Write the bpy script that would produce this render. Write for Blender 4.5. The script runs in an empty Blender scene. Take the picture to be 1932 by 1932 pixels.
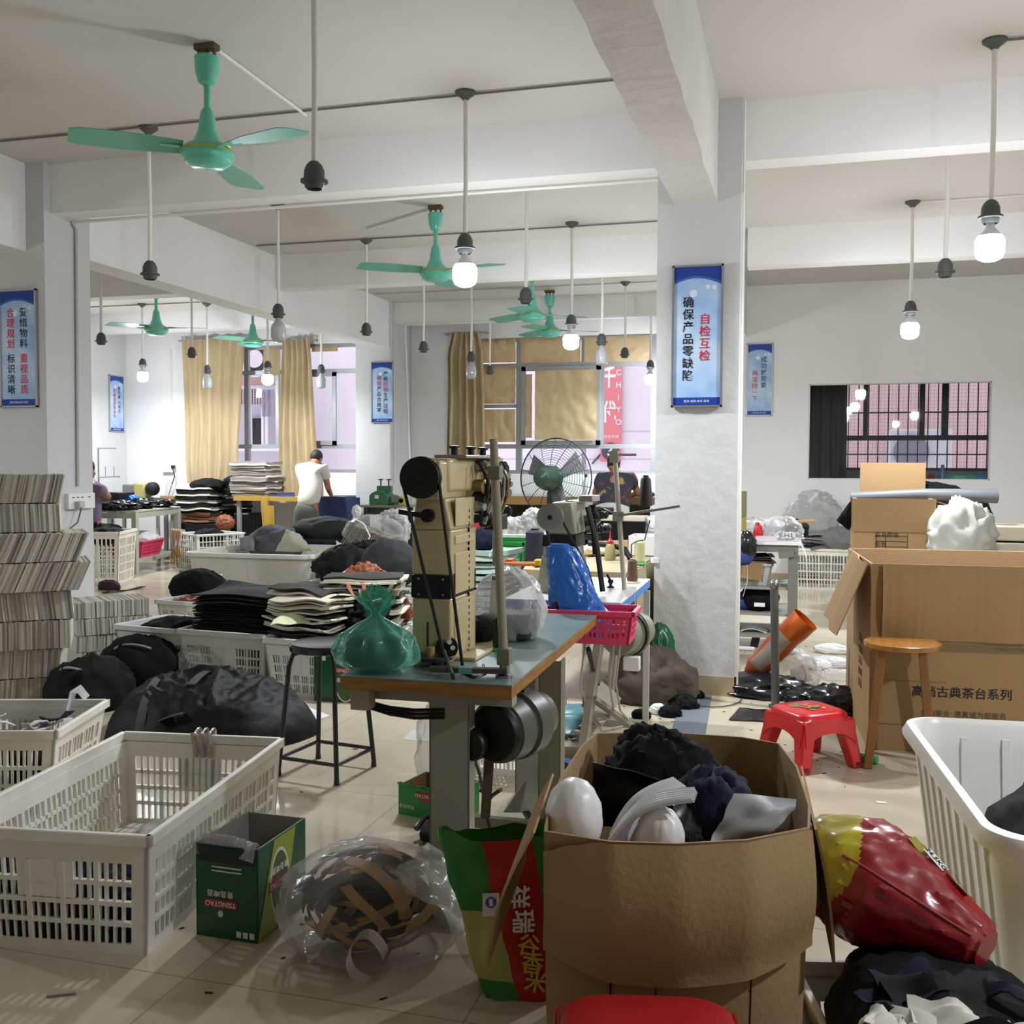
import bpy, bmesh, math, random
from mathutils import Vector, Matrix, Euler, noise
R = math.radians; PI = math.pi
scene = bpy.context.scene; COL = scene.collection

# ---------------------------------------------------------------- camera, world, exposure
CAMH = 1.4; FPX = 1932.0; CPX = 966.0
YAW, PIT, ROL = R(15.8), R(-2.5), R(0.25)
_f = Vector((-math.sin(YAW)*math.cos(PIT), math.cos(YAW)*math.cos(PIT), math.sin(PIT)))
_r0 = Vector((math.cos(YAW), math.sin(YAW), 0)); _u0 = _r0.cross(_f)
_r = _r0*math.cos(ROL)+_u0*math.sin(ROL); _u = _u0*math.cos(ROL)-_r0*math.sin(ROL)
EYE = Vector((0, 0, CAMH))
cam = bpy.data.cameras.new('camera'); cam.sensor_width = 36; cam.lens = 36*FPX/1932
cam.clip_start = .05; cam.clip_end = 200
camo = bpy.data.objects.new('camera', cam); COL.objects.link(camo)
camo.matrix_world = Matrix(((_r.x, _u.x, -_f.x, 0), (_r.y, _u.y, -_f.y, 0), (_r.z, _u.z, -_f.z, CAMH), (0, 0, 0, 1)))
scene.camera = camo
vs = scene.view_settings
scene.display_settings.display_device = 'sRGB'
vs.view_transform = 'Standard'; vs.look = 'None'; vs.gamma = 1; vs.use_curve_mapping = False
vs.exposure = EXPO = 0.92
scene.cycles.max_bounces = 8; scene.cycles.diffuse_bounces = 4; scene.cycles.glossy_bounces = 3
scene.cycles.transmission_bounces = 4; scene.cycles.transparent_max_bounces = 12
scene.cycles.caustics_reflective = False; scene.cycles.caustics_refractive = False
scene.cycles.sample_clamp_indirect = 6; scene.cycles.use_denoising = True
SKY_STRENGTH = 1.0; BULB_STRENGTH = 115.0; LED_WATT = 30.0
w = bpy.data.worlds.new('sky'); scene.world = w; w.use_nodes = True
bg = w.node_tree.nodes['Background']; bg.inputs[0].default_value = (.97, .935, .985, 1); bg.inputs[1].default_value = SKY_STRENGTH

def clampto(mb, t, hx, hy, z0=None):
    """keep a mesh inside the box hx by hy around the thing t"""
    M = mw(t); I = M.inverted(); out = []
    for p in mb.v:
        q = I @ p; q.x = max(-hx, min(hx, q.x)); q.y = max(-hy, min(hy, q.y))
        if z0 is not None: q.z = max(z0, q.z)
        out.append(M @ q)
    mb.v = out; return mb
def ray(px, py): return _f+_r*((px-CPX)/FPX)-_u*((py-CPX)/FPX)
def _pl(px, py, ax, v):
    d = ray(px, py); return EYE+d*((v-EYE[ax])/d[ax])
def Z(px, py, z=0.0): return _pl(px, py, 2, z)
def Yp(px, py, y): return _pl(px, py, 1, y)
def Xp(px, py, x): return _pl(px, py, 0, x)

# ---------------------------------------------------------------- materials
def lin(h):
    if isinstance(h, str):
        h = h.lstrip('#'); c = [int(h[i:i+2], 16)/255 for i in (0, 2, 4)]
    else: c = h
    return tuple(x/12.92 if x <= .04045 else ((x+.055)/1.055)**2.4 for x in c)+(1,)
MATS = {}
def mat(name, col, rough=.6, metal=0, var=0, vscale=6, col2=None, bump=0, bscale=60, spec=.5, emit=0, stretch=None, sheen=0, coat=0, trans=0):
    if name in MATS: return MATS[name]
    m = bpy.data.materials.new(name); m.use_nodes = True; nt = m.node_tree; b = nt.nodes['Principled BSDF']
    c = lin(col); b.inputs['Base Color'].default_value = c
    b.inputs['Roughness'].default_value = rough; b.inputs['Metallic'].default_value = metal
    b.inputs['Specular IOR Level'].default_value = spec
    if coat: b.inputs['Coat Weight'].default_value = coat; b.inputs['Coat Roughness'].default_value = .12
    if sheen: b.inputs['Sheen Weight'].default_value = sheen
    if emit: b.inputs['Emission Color'].default_value = c; b.inputs['Emission Strength'].default_value = emit
    if trans: b.inputs['Transmission Weight'].default_value = trans
    if var or bump:
        tc = nt.nodes.new('ShaderNodeTexCoord'); src = tc.outputs['Object']
        if stretch:
            mp = nt.nodes.new('ShaderNodeMapping'); mp.inputs['Scale'].default_value = stretch
            nt.links.new(src, mp.inputs[0]); src = mp.outputs[0]
    if var:
        n = nt.nodes.new('ShaderNodeTexNoise'); n.inputs['Scale'].default_value = vscale; n.inputs['Detail'].default_value = 5
        n.inputs['Roughness'].default_value = .6
        nt.links.new(src, n.inputs['Vector'])
        rp = nt.nodes.new('ShaderNodeValToRGB'); rp.color_ramp.elements[0].position = .3; rp.color_ramp.elements[1].position = .7
        c2 = lin(col2) if col2 else tuple(x*(1-var) for x in c[:3])+(1,)
        rp.color_ramp.elements[0].color = c2; rp.color_ramp.elements[1].color = c
        nt.links.new(n.outputs['Fac'], rp.inputs[0]); nt.links.new(rp.outputs[0], b.inputs['Base Color'])
    if bump:
        n2 = nt.nodes.new('ShaderNodeTexNoise'); n2.inputs['Scale'].default_value = bscale; n2.inputs['Detail'].default_value = 4
        nt.links.new(src, n2.inputs['Vector'])
        bp = nt.nodes.new('ShaderNodeBump'); bp.inputs['Strength'].default_value = min(bump, 1); bp.inputs['Distance'].default_value = .01*max(1, bump)
        nt.links.new(n2.outputs['Fac'], bp.inputs['Height']); nt.links.new(bp.outputs[0], b.inputs['Normal'])
    MATS[name] = m; return m
def translucent(m, col, k):
    nt = m.node_tree; out = nt.nodes['Material Output']; b = nt.nodes['Principled BSDF']
    tl = nt.nodes.new('ShaderNodeBsdfTranslucent'); tl.inputs[0].default_value = lin(col); mx = nt.nodes.new('ShaderNodeMixShader'); mx.inputs[0].default_value = k
    nt.links.new(b.outputs[0], mx.inputs[1]); nt.links.new(tl.outputs[0], mx.inputs[2]); nt.links.new(mx.outputs[0], out.inputs[0])
def film(name, col, alpha, rough=.25, edge=.5, bscale=25, bump=.5):
    """thin plastic film: clear face on, whiter at grazing angles and along creases"""
    if name in MATS: return MATS[name]
    m = bpy.data.materials.new(name); m.use_nodes = True; nt = m.node_tree; b = nt.nodes['Principled BSDF']; out = nt.nodes['Material Output']
    b.inputs['Base Color'].default_value = lin(col); b.inputs['Roughness'].default_value = rough
    tr = nt.nodes.new('ShaderNodeBsdfTransparent'); mx = nt.nodes.new('ShaderNodeMixShader')
    tr.inputs[0].default_value = tuple(.5+.5*x for x in lin(col)[:3])+(1,)
    lw = nt.nodes.new('ShaderNodeLayerWeight'); lw.inputs[0].default_value = .45
    ma = nt.nodes.new('ShaderNodeMath'); ma.operation = 'MULTIPLY_ADD'; ma.inputs[1].default_value = edge; ma.inputs[2].default_value = alpha; ma.use_clamp = True
    tc = nt.nodes.new('ShaderNodeTexCoord'); n2 = nt.nodes.new('ShaderNodeTexNoise'); n2.inputs['Scale'].default_value = bscale; n2.inputs['Detail'].default_value = 3
    nt.links.new(tc.outputs['Object'], n2.inputs['Vector'])
    bp = nt.nodes.new('ShaderNodeBump'); bp.inputs['Strength'].default_value = bump; bp.inputs['Distance'].default_value = .02
    nt.links.new(n2.outputs['Fac'], bp.inputs['Height']); nt.links.new(bp.outputs[0], b.inputs['Normal']); nt.links.new(bp.outputs[0], lw.inputs['Normal'])
    nt.links.new(lw.outputs['Facing'], ma.inputs[0]); nt.links.new(ma.outputs[0], mx.inputs[0])
    nt.links.new(tr.outputs[0], mx.inputs[1]); nt.links.new(b.outputs[0], mx.inputs[2]); nt.links.new(mx.outputs[0], out.inputs[0])
    MATS[name] = m; return m

# ---------------------------------------------------------------- mesh building
def V(*a): return Vector(a)
class MB:
    def __init__(s): s.v = []; s.f = []; s.m = []; s.k = 0; s.T = Matrix()
    def add(s, vs, fs):
        o = len(s.v); s.v += [s.T @ Vector(p) for p in vs]
        s.f += [tuple(i+o for i in f) for f in fs]; s.m += [s.k]*len(fs); return s
    def bx(s, x0, x1, y0, y1, z0, z1):
        return s.add([(x0,y0,z0),(x1,y0,z0),(x1,y1,z0),(x0,y1,z0),(x0,y0,z1),(x1,y0,z1),(x1,y1,z1),(x0,y1,z1)],
                     [(0,3,2,1),(4,5,6,7),(0,1,5,4),(1,2,6,5),(2,3,7,6),(3,0,4,7)])
    def hexa(s, b, t):
        return s.add(list(b)+list(t), [(0,3,2,1),(4,5,6,7),(0,1,5,4),(1,2,6,5),(2,3,7,6),(3,0,4,7)])
    def tap(s, cx, cy, z0, z1, a0, b0, a1, b1):      # tapered box
        return s.hexa([(cx-a0,cy-b0,z0),(cx+a0,cy-b0,z0),(cx+a0,cy+b0,z0),(cx-a0,cy+b0,z0)],
                      [(cx-a1,cy-b1,z1),(cx+a1,cy-b1,z1),(cx+a1,cy+b1,z1),(cx-a1,cy+b1,z1)])
    def bar(s, p, q, a, b=None, up=(0,0,1)):          # rectangular bar from p to q
        p, q = Vector(p), Vector(q); b = b or a; d = (q-p).normalized(); u = Vector(up)
        if abs(d.dot(u)) > .98: u = Vector((0,1,0)) if abs(d.y) < .9 else Vector((1,0,0))
        x = d.cross(u).normalized()*a/2; y = x.cross(d).normalized()*b/2
        return s.hexa([p-x-y, p+x-y, p+x+y, p-x+y], [q-x-y, q+x-y, q+x+y, q-x+y])
    def tube(s, pts, r, n=8, cap=True, closed=False):
        pts = [Vector(p) for p in pts]; L = len(pts); rr = r if isinstance(r, (list, tuple)) else [r]*L
        vs = []; fs = []; prev = None
        for i, p in enumerate(pts):
            a = pts[i-1] if (i or closed) else p; b = pts[(i+1) % L] if (i < L-1 or closed) else p
            d = (b-a)
            if d.length < 1e-9: d = Vector((0,0,1))
            d.normalize()
            if prev is None:
                u = Vector((0,0,1)) if abs(d.z) < .9 else Vector((1,0,0)); x = d.cross(u).normalized()
            else:
                x = prev-d*prev.dot(d)
                x = x.normalized() if x.length > 1e-6 else d.orthogonal().normalized()
            prev = x; y = d.cross(x)
            vs += [p+(x*math.cos(2*PI*k/n)+y*math.sin(2*PI*k/n))*rr[i] for k in range(n)]
        m = L if closed else L-1
        for i in range(m):
            j = (i+1) % L
            fs += [(i*n+k, i*n+(k+1) % n, j*n+(k+1) % n, j*n+k) for k in range(n)]
        if cap and not closed: fs += [tuple(range(n-1, -1, -1)), tuple((L-1)*n+k for k in range(n))]
        return s.add(vs, fs)
    def cyl(s, p, q, r, r2=None, n=16): return s.tube([p, q], [r, r if r2 is None else r2], n)
    def lathe(s, prof, c=(0,0,0), n=20, ax=None):     # prof [(r,z)]; ax: direction the z axis takes
        T0 = s.T; M = Matrix.Translation(Vector(c))
        if ax is not None: M = M @ Vector((0,0,1)).rotation_difference(Vector(ax)).to_matrix().to_4x4()
        s.T = T0 @ M; vs = []; fs = []
        for r, z in prof: vs += [(r*math.cos(2*PI*k/n), r*math.sin(2*PI*k/n), z) for k in range(n)]
        for i in range(len(prof)-1): fs += [(i*n+k, i*n+(k+1) % n, (i+1)*n+(k+1) % n, (i+1)*n+k) for k in range(n)]
        if prof[0][0] > 1e-5: fs.append(tuple(range(n-1, -1, -1)))
        if prof[-1][0] > 1e-5: fs.append(tuple((len(prof)-1)*n+k for k in range(n)))
        s.add(vs, fs); s.T = T0; return s
    def slab(s, fn, nu, nv, t):                       # surface fn(u,v) given thickness t
        P = [[Vector(fn(i/nu, j/nv)) for j in range(nv+1)] for i in range(nu+1)]; top = []; bot = []
        for i in range(nu+1):
            for j in range(nv+1):
                a = P[min(i+1, nu)][j]-P[max(i-1, 0)][j]; b = P[i][min(j+1, nv)]-P[i][max(j-1, 0)]
                n = a.cross(b)
                n = n.normalized() if n.length > 1e-12 else Vector((0,0,1))
                top.append(P[i][j]+n*t/2); bot.append(P[i][j]-n*t/2)
        N = (nu+1)*(nv+1); I = lambda i, j: i*(nv+1)+j; fs = []
        for i in range(nu):
            for j in range(nv):
                q = (I(i,j), I(i+1,j), I(i+1,j+1), I(i,j+1)); fs += [q, tuple(N+k for k in reversed(q))]
        for i in range(nu):
            fs += [(I(i+1,0), I(i,0), N+I(i,0), N+I(i+1,0)), (I(i,nv), I(i+1,nv), N+I(i+1,nv), N+I(i,nv))]
        for j in range(nv):
            fs += [(I(0,j), I(0,j+1), N+I(0,j+1), N+I(0,j)), (I(nu,j+1), I(nu,j), N+I(nu,j), N+I(nu,j+1))]
        return s.add(top+bot, fs)
    def ribbon(s, pts, w, t=.002, side=(0,0,1)):
        pts = [Vector(p) for p in pts]; n = len(pts)-1; sd = Vector(side)
        def fn(u, v):
            i = min(int(round(u*n)), n); a = pts[max(i-1,0)]; b = pts[min(i+1,n)]; d = (b-a).normalized()
            x = d.cross(sd)
            x = x.normalized() if x.length > 1e-4 else Vector((1,0,0))
            return pts[i]+x*(v-.5)*w
        return s.slab(fn, n, 1, t)
    def blob(s, c, rx, ry, rz, seed=0, amp=.25, fr=2.2, n=40, flat=None, ridge=.6, squash=1):
        c = Vector(c); vs = []; fs = []; m = n//2; off = Vector((seed*7.31, seed*3.17, seed*1.93))
        for i in range(m+1):
            th = PI*i/m
            for k in range(n):
                ph = 2*PI*k/n; d = Vector((math.sin(th)*math.cos(ph), math.sin(th)*math.sin(ph), math.cos(th)))
                q = d*fr+off
                if amp:
                    q = q+.7*noise.noise_vector(q*.9)
                    a = 1-2*abs(noise.noise(q)); b = 1-2*abs(noise.noise(q*2.2+Vector((5,1,2)))); e = 1-2*abs(noise.noise(q*4.7))
                    k2 = 1+amp*(.62*a+.3*b*abs(b)+.09*e-.25)
                else: k2 = 1
                p = Vector((d.x*rx*k2, d.y*ry*k2, d.z*rz*k2))+c
                if flat is not None and p.z < flat: p.z = flat+.0005*(d.z+1)
                vs.append(p)
                if i in (0, m): pass
        for i in range(m):
            fs += [(i*n+k, (i+1)*n+k, (i+1)*n+(k+1) % n, i*n+(k+1) % n) for k in range(n)]
        return s.add(vs, fs)
    def poly(s, pts, h=(0,0,.01)):                    # prism from a planar outline
        n = len(pts); h = Vector(h); P = [Vector(p) for p in pts]
        return s.add(P+[p+h for p in P], [tuple(range(n-1,-1,-1)), tuple(range(n, 2*n))]+[(i, (i+1) % n, n+(i+1) % n, n+i) for i in range(n)])
    def build(s, name, ms, parent=None, ang=40, bev=0, world=True, sub=0, weld=False):
        me = bpy.data.meshes.new(name); vv = s.v
        if parent is not None and world:
            inv = mw(parent).inverted(); vv = [inv @ p for p in vv]
        me.from_pydata([tuple(p) for p in vv], [], s.f)
        if not isinstance(ms, (list, tuple)): ms = [ms]
        for m in ms: me.materials.append(m)
        me.polygons.foreach_set('material_index', s.m)
        b = bmesh.new(); b.from_mesh(me)
        if weld: bmesh.ops.remove_doubles(b, verts=b.verts, dist=weld if weld is not True else 1e-5)
        bmesh.ops.recalc_face_normals(b, faces=b.faces); b.to_mesh(me); b.free()
        if ang: me.shade_smooth(); me.set_sharp_from_angle(angle=R(ang))
        me.update(); o = bpy.data.objects.new(name, me); COL.objects.link(o)
        if parent is not None: o.parent = parent
        if bev:
            md = o.modifiers.new('bevel', 'BEVEL'); md.width = bev; md.segments = 2; md.limit_method = 'ANGLE'; md.angle_limit = R(40)
        if sub:
            md = o.modifiers.new('subd', 'SUBSURF'); md.levels = sub; md.render_levels = sub
        return o
def mw(o):
    M = o.matrix_basis.copy()
    while o.parent is not None: o = o.parent; M = o.matrix_basis @ M
    return M
def tag(o, label, cat, group=None, kind=None):
    o['label'] = label; o['category'] = cat
    if group: o['group'] = group
    if kind: o['kind'] = kind
    return o
def thing(name, label, cat, loc=(0,0,0), rz=0, group=None):
    o = bpy.data.objects.new(name, None); COL.objects.link(o); o.empty_display_size = .1
    o.location = loc; o.rotation_euler = (0,0,rz); return tag(o, label, cat, group)
def single(mb, name, label, cat, ms, group=None, kind=None, **k):   # a thing that is one mesh
    return tag(mb.build(name, ms, **k), label, cat, group, kind)
def struct(mb, name, ms, **k):
    o = mb.build(name, ms, **k); o['kind'] = 'structure'; return o
def dup(o, loc=None, rz=None, label=None, group=None, parent=None, M=None):
    c = o.copy(); COL.objects.link(c)
    if parent is not None: c.parent = parent
    if loc is not None: c.location = loc
    if rz is not None: c.rotation_euler = (0,0,rz)
    if M is not None: c.matrix_basis = M
    if label: c['label'] = label
    if group: c['group'] = group
    for ch in list(o.children): dup(ch, parent=c)
    return c
def text(name, body, size, m, M, parent=None, bold=.0, ext=.0006, sx=1.0, line=1.0, world=True):
    cu = bpy.data.curves.new(name, 'FONT'); cu.body = body; cu.size = size; cu.extrude = ext; cu.offset = bold*size
    cu.align_x = 'CENTER'; cu.align_y = 'CENTER'; cu.space_line = line; cu.resolution_u = 3
    t = bpy.data.objects.new(name, cu); COL.objects.link(t)
    dg = bpy.context.evaluated_depsgraph_get(); me = bpy.data.meshes.new_from_object(t.evaluated_get(dg)); me.name = name
    bpy.data.objects.remove(t); bpy.data.curves.remove(cu)
    T = M @ Matrix.Diagonal((sx, 1, 1, 1))
    if parent is not None and world: T = mw(parent).inverted() @ T
    me.transform(T); me.materials.clear(); me.materials.append(m); me.update()
    o = bpy.data.objects.new(name, me); COL.objects.link(o)
    if parent is not None: o.parent = parent
    return o
def frame(o, x, y):                                   # matrix with axes x, y and x cross y at o
    x = Vector(x).normalized(); y = Vector(y); y = (y-x*y.dot(x)).normalized(); z = x.cross(y)
    return Matrix(((x.x,y.x,z.x,o[0]),(x.y,y.y,z.y,o[1]),(x.z,y.z,z.z,o[2]),(0,0,0,1)))
RND = random.Random(7)
def ru(a, b): return RND.uniform(a, b)
def fbm(x, y, z=0): return noise.noise(V(x,y,z))+.5*noise.noise(V(2.1*x+3,2.1*y,2.1*z))+.25*noise.noise(V(4.3*x,4.3*y+7,4.3*z))
# ---------------------------------------------------------------- the setting
CEIL = 3.62; WF = 13.7; WR = 12.9; XL = -10.35; XR = 4.7; YB = -5.0
m_wall = mat('white_wall', '#f0efee', .85, var=.05, vscale=1.3, bump=.12, bscale=30)
m_pier = mat('pillar_plaster', '#cfcfce', .85, var=.05, vscale=2, bump=.5, bscale=14)
m_beam = mat('beam_plaster', '#d6d4d0', .9, var=.1, vscale=3, bump=.9, bscale=9)
m_ceil = mat('ceiling_paint', '#d3d0c9', .9, var=.05, vscale=.6)
def floor_mat():
    m = bpy.data.materials.new('polished_floor_tile'); m.use_nodes = True; nt = m.node_tree; b = nt.nodes['Principled BSDF']
    tc = nt.nodes.new('ShaderNodeTexCoord'); br = nt.nodes.new('ShaderNodeTexBrick')
    br.offset = 0; br.inputs['Scale'].default_value = 1; br.inputs['Brick Width'].default_value = .8; br.inputs['Row Height'].default_value = .8
    br.inputs['Mortar Size'].default_value = .0022; br.inputs['Mortar Smooth'].default_value = .3
    br.inputs['Color1'].default_value = lin('#c8bda6'); br.inputs['Color2'].default_value = lin('#c3b8a1'); br.inputs['Mortar'].default_value = lin('#948a74')
    nt.links.new(tc.outputs['Object'], br.inputs['Vector'])
    n = nt.nodes.new('ShaderNodeTexNoise'); n.inputs['Scale'].default_value = 2.2; n.inputs['Detail'].default_value = 6
    nt.links.new(tc.outputs['Object'], n.inputs['Vector'])
    rp = nt.nodes.new('ShaderNodeValToRGB'); rp.color_ramp.elements[0].color = (.84,.83,.81,1); rp.color_ramp.elements[1].color = (1,1,1,1)
    rp.color_ramp.elements[0].position = .3; rp.color_ramp.elements[1].position = .65
    nt.links.new(n.outputs['Fac'], rp.inputs[0])
    mx = nt.nodes.new('ShaderNodeMixRGB'); mx.blend_type = 'MULTIPLY'; mx.inputs[0].default_value = .5
    nt.links.new(br.outputs['Color'], mx.inputs[1]); nt.links.new(rp.outputs[0], mx.inputs[2]); nt.links.new(mx.outputs[0], b.inputs['Base Color'])
    rr = nt.nodes.new('ShaderNodeMapRange'); rr.inputs[1].default_value = .3; rr.inputs[2].default_value = .75; rr.inputs[3].default_value = .09; rr.inputs[4].default_value = .3
    nt.links.new(n.outputs['Fac'], rr.inputs[0]); nt.links.new(rr.outputs[0], b.inputs['Roughness'])
    b.inputs['Specular IOR Level'].default_value = .55
    return m
m_floor = floor_mat()
m_base = mat('baseboard_tile', '#b3a283', .25)
struct(MB().bx(XL-.3, XR+.3, YB-.2, 13.9, -.15, 0), 'floor', m_floor, ang=0)
struct(MB().bx(XL-.3, XR+.3, YB-.2, 13.9, CEIL, CEIL+.15), 'ceiling', m_ceil, ang=0)
struct(MB().bx(XL-.25, XL, YB, 13.9, 0, CEIL), 'wall_left', m_wall, ang=0)
struct(MB().bx(XR, XR+.2, YB, 13.9, 0, CEIL), 'wall_right', m_wall, ang=0)
struct(MB().bx(XL, XR, YB-.2, YB, 0, CEIL), 'wall_back', m_wall, ang=0)
# far wall with its two big windows
ZS, ZT = 1.31, 3.19
WA0, WA1 = -8.95, Yp(693, 800, WF).x
WB0, WB1 = Yp(862, 800, WF).x, -.95
b = MB()
b.bx(XL, -.75, WF, WF+.2, 0, ZS).bx(XL, -.75, WF, WF+.2, ZT, CEIL)
for x0, x1 in ((XL, WA0), (WA1, WB0), (WB1, -.75)): b.bx(x0, x1, WF, WF+.2, ZS, ZT)
struct(b, 'wall_far', m_wall, ang=0)
# partition of the right bay with an internal glazed opening
OX0, OX1 = Yp(1526, 800, WR).x, Yp(1870, 800, WR).x; OZ0, OZ1 = Yp(1700, 905, WR).z, Yp(1700, 722, WR).z
b = MB()
b.bx(-.9, XR, WR, WR+.12, 0, OZ0).bx(-.9, XR, WR, WR+.12, OZ1, CEIL).bx(-.9, OX0, WR, WR+.12, OZ0, OZ1).bx(OX1, XR, WR, WR+.12, OZ0, OZ1)
struct(b, 'wall_partition', m_wall, ang=0)
struct(MB().bx(-.9, -.75, WR+.12, 13.9, 0, CEIL), 'wall_partition', m_wall, ang=0)
# pillars
def pillar(x0, x1, y0, y1, rough=0, nm='pillar'):
    mb = MB()
    if rough:
        n = 60
        def face(p, ax, ay, w, h):
            def fn(u, v):
                q = Vector(p)+Vector(ax)*w*u+Vector(ay)*h*v; nr = Vector(ax).cross(Vector(ay))
                ed = min(u, 1-u)*8; ed = min(1, ed)
                return q+nr*(.007*ed*(abs(fbm(q.x*5, q.z*2.2, q.y*5))+.4*noise.noise(q*17)))
            vs = [fn(i/14, j/90) for i in range(15) for j in range(91)]
            mb.add(vs, [(i*91+j, (i+1)*91+j, (i+1)*91+j+1, i*91+j+1) for i in range(14) for j in range(90)])
        face((x0,y0,0), (1,0,0), (0,0,1), x1-x0, CEIL); face((x1,y0,0), (0,1,0), (0,0,1), y1-y0, CEIL)
        face((x1,y1,0), (-1,0,0), (0,0,1), x1-x0, CEIL); face((x0,y1,0), (0,-1,0), (0,0,1), y1-y0, CEIL)
    else: mb.bx(x0, x1, y0, y1, 0, CEIL)
    return struct(mb, nm, m_pier, ang=60 if rough else 0)
pillar(-.88, -.38, 6.37, 6.87, 1); pillar(-5.88, -5.38, 6.37, 6.87)
pillar(-5.87, -5.37, 12.9, WF); pillar(XL, -10.1, 12.75, WF); pillar(XL, -10.1, 6.37, 6.87)
pillar(-.88, -.38, .2, .7) if False else None
for x0, x1, y0, y1 in ((-.70,-.37,6.36,6.37),(-.38,-.368,6.36,6.88),(-5.89,-5.37,6.358,6.37),(-5.38,-5.368,6.358,6.88)):
    struct(MB().bx(x0, x1, y0, y1, 0, .12), 'baseboard_pillar', m_base, ang=0)
struct(MB().bx(-.68, XR, WR-.012, WR, 0, .12), 'baseboard_partition', m_base, ang=0)
struct(MB().bx(XL, -5.87, WF-.012, WF, 0, .12), 'baseboard_far', m_base, ang=0)
struct(MB().bx(-.84, -.6, 6.352, 6.362, 0, .1), 'trim_1', m_pier, ang=0)
# beams
def beam(x0, x1, y0, y1, z, rough=0, nm='beam'):
    mb = MB()
    if rough:
        ny = 90
        def prof(i):
            y = y0+(y1-y0)*i/ny; a = .012*fbm(y*3, 1)+.008*noise.noise(V(y*11, 3, 0)); c = .008*fbm(y*3.3, 9)+.01*noise.noise(V(y*13, 8, 0))
            out = [(x0, y, CEIL), (x0, y, z+.02+.5*a)]
            for k in range(9):
                u = k/8; x = x0+(x1-x0)*u+(a if k == 0 else c if k == 8 else 0)
                q = V(x*9, y*5, 0); out.append((x, y, z+.012*abs(fbm(q.x, q.y))+.006*noise.noise(q*3)))
            return out+[(x1, y, z+.02+.5*c), (x1, y, CEIL)]
        P = [prof(i) for i in range(ny+1)]; k = len(P[0])
        mb.add([p for r in P for p in r], [(i*k+j, i*k+j+1, (i+1)*k+j+1, (i+1)*k+j) for i in range(ny) for j in range(k-1)])
    else: mb.bx(x0, x1, y0, y1, z, CEIL)
    return struct(mb, nm, m_beam if rough else m_wall, ang=50 if rough else 0)
beam(-.78, -.52, YB, 6.4, 3.0, 1); beam(-.93, -.68, 6.87, 12.95, 3.0)
beam(-5.8, -5.54, YB, 6.4, 2.98); beam(-5.64, -5.381, 6.872, 12.9, 3.0)
for y0, y1, z in ((2.9, 3.1, 3.26), (6.44, 6.63, 3.26), (9.8, 10.02, 3.27)):
    beam(-5.38 if y0 > 4 else -5.54, -.78, y0, y1, z); beam(-.52, XR, y0, y1, z); beam(XL, -5.6, y0, y1, z)
beam(XL, -5.6, 13.0, 13.25, 3.36); beam(-5.38, -.64, 13.05, 13.3, 3.34)
# ---------------------------------------------------------------- windows
m_alu = mat('aluminium_frame', '#a9abad', .4, .6)
m_dalu = mat('dark_aluminium', '#4c4d50', .5, .3)
def glass_mat():
    m = bpy.data.materials.new('window_glass'); m.use_nodes = True; nt = m.node_tree; nt.nodes.remove(nt.nodes['Principled BSDF'])
    tr = nt.nodes.new('ShaderNodeBsdfTransparent'); gl = nt.nodes.new('ShaderNodeBsdfGlossy'); gl.inputs['Roughness'].default_value = .02
    tr.inputs[0].default_value = (.93, .94, .96, 1)
    fr = nt.nodes.new('ShaderNodeFresnel'); fr.inputs[0].default_value = 1.5; mx = nt.nodes.new('ShaderNodeMixShader')
    nt.links.new(fr.outputs[0], mx.inputs[0]); nt.links.new(tr.outputs[0], mx.inputs[1]); nt.links.new(gl.outputs[0], mx.inputs[2])
    nt.links.new(mx.outputs[0], nt.nodes['Material Output'].inputs[0]); return m
m_glass = glass_mat()
def win(nm, x0, x1, z0, z1, y, vbars, hbars, fw=.05, m=None, sash=()):
    mb = MB()
    mb.bx(x0, x1, y, y+.07, z0, z0+fw).bx(x0, x1, y, y+.07, z1-fw, z1).bx(x0, x0+fw, y, y+.07, z0, z1).bx(x1-fw, x1, y, y+.07, z0, z1)
    for (xa, za, zb, w_) in vbars: mb.bx(xa-w_/2, xa+w_/2, y+.005, y+.065, za, zb)
    for (za, xa, xb, w_) in hbars: mb.bx(xa, xb, y+.002, y+.068, za-w_/2, za+w_/2)
    o = struct(mb, nm, m or m_alu)
    p = MB().bx(x0+.02, x1-.02, y+.03, y+.036, z0+.02, z1-.02).build('pane', m_glass, o, ang=0); p['kind'] = 'structure'
    for (xa, xb, za, zb) in sash:
        q = MB(); f = .06
        q.bx(xa, xb, y-.03, y, za, za+f).bx(xa, xb, y-.03, y, zb-f, zb).bx(xa, xa+f, y-.03, y, za, zb).bx(xb-f, xb, y-.03, y, za, zb)
        q.build('sash', m_alu, o)
    return o
wx = lambda px: Yp(px, 780, WF).x
wz = lambda px, py: Yp(px, py, WF).z
zt2, zb2 = wz(1080, 687), wz(1080, 842)
win('window_2', WB0, WB1, ZS, ZT, WF+.04, [(wx(977), ZS, ZT, .08), (wx(1098), zt2, ZT, .05), (wx(1100), ZS, zb2, .05), (wx(1232), ZS, ZT, .07), (wx(1134), zb2, zt2, .05)],
    [(zt2, WB0, WB1, .07), (zb2, WB0, WB1, .06), (wz(940, 766), WB0, wx(977), .05), (wz(1240, 760), wx(1232), WB1, .05)],
    sash=[(wx(983), wx(1132), zb2+.02, zt2-.02)])
zt1, zb1 = wz(640, 699), wz(640, 842)
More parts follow.
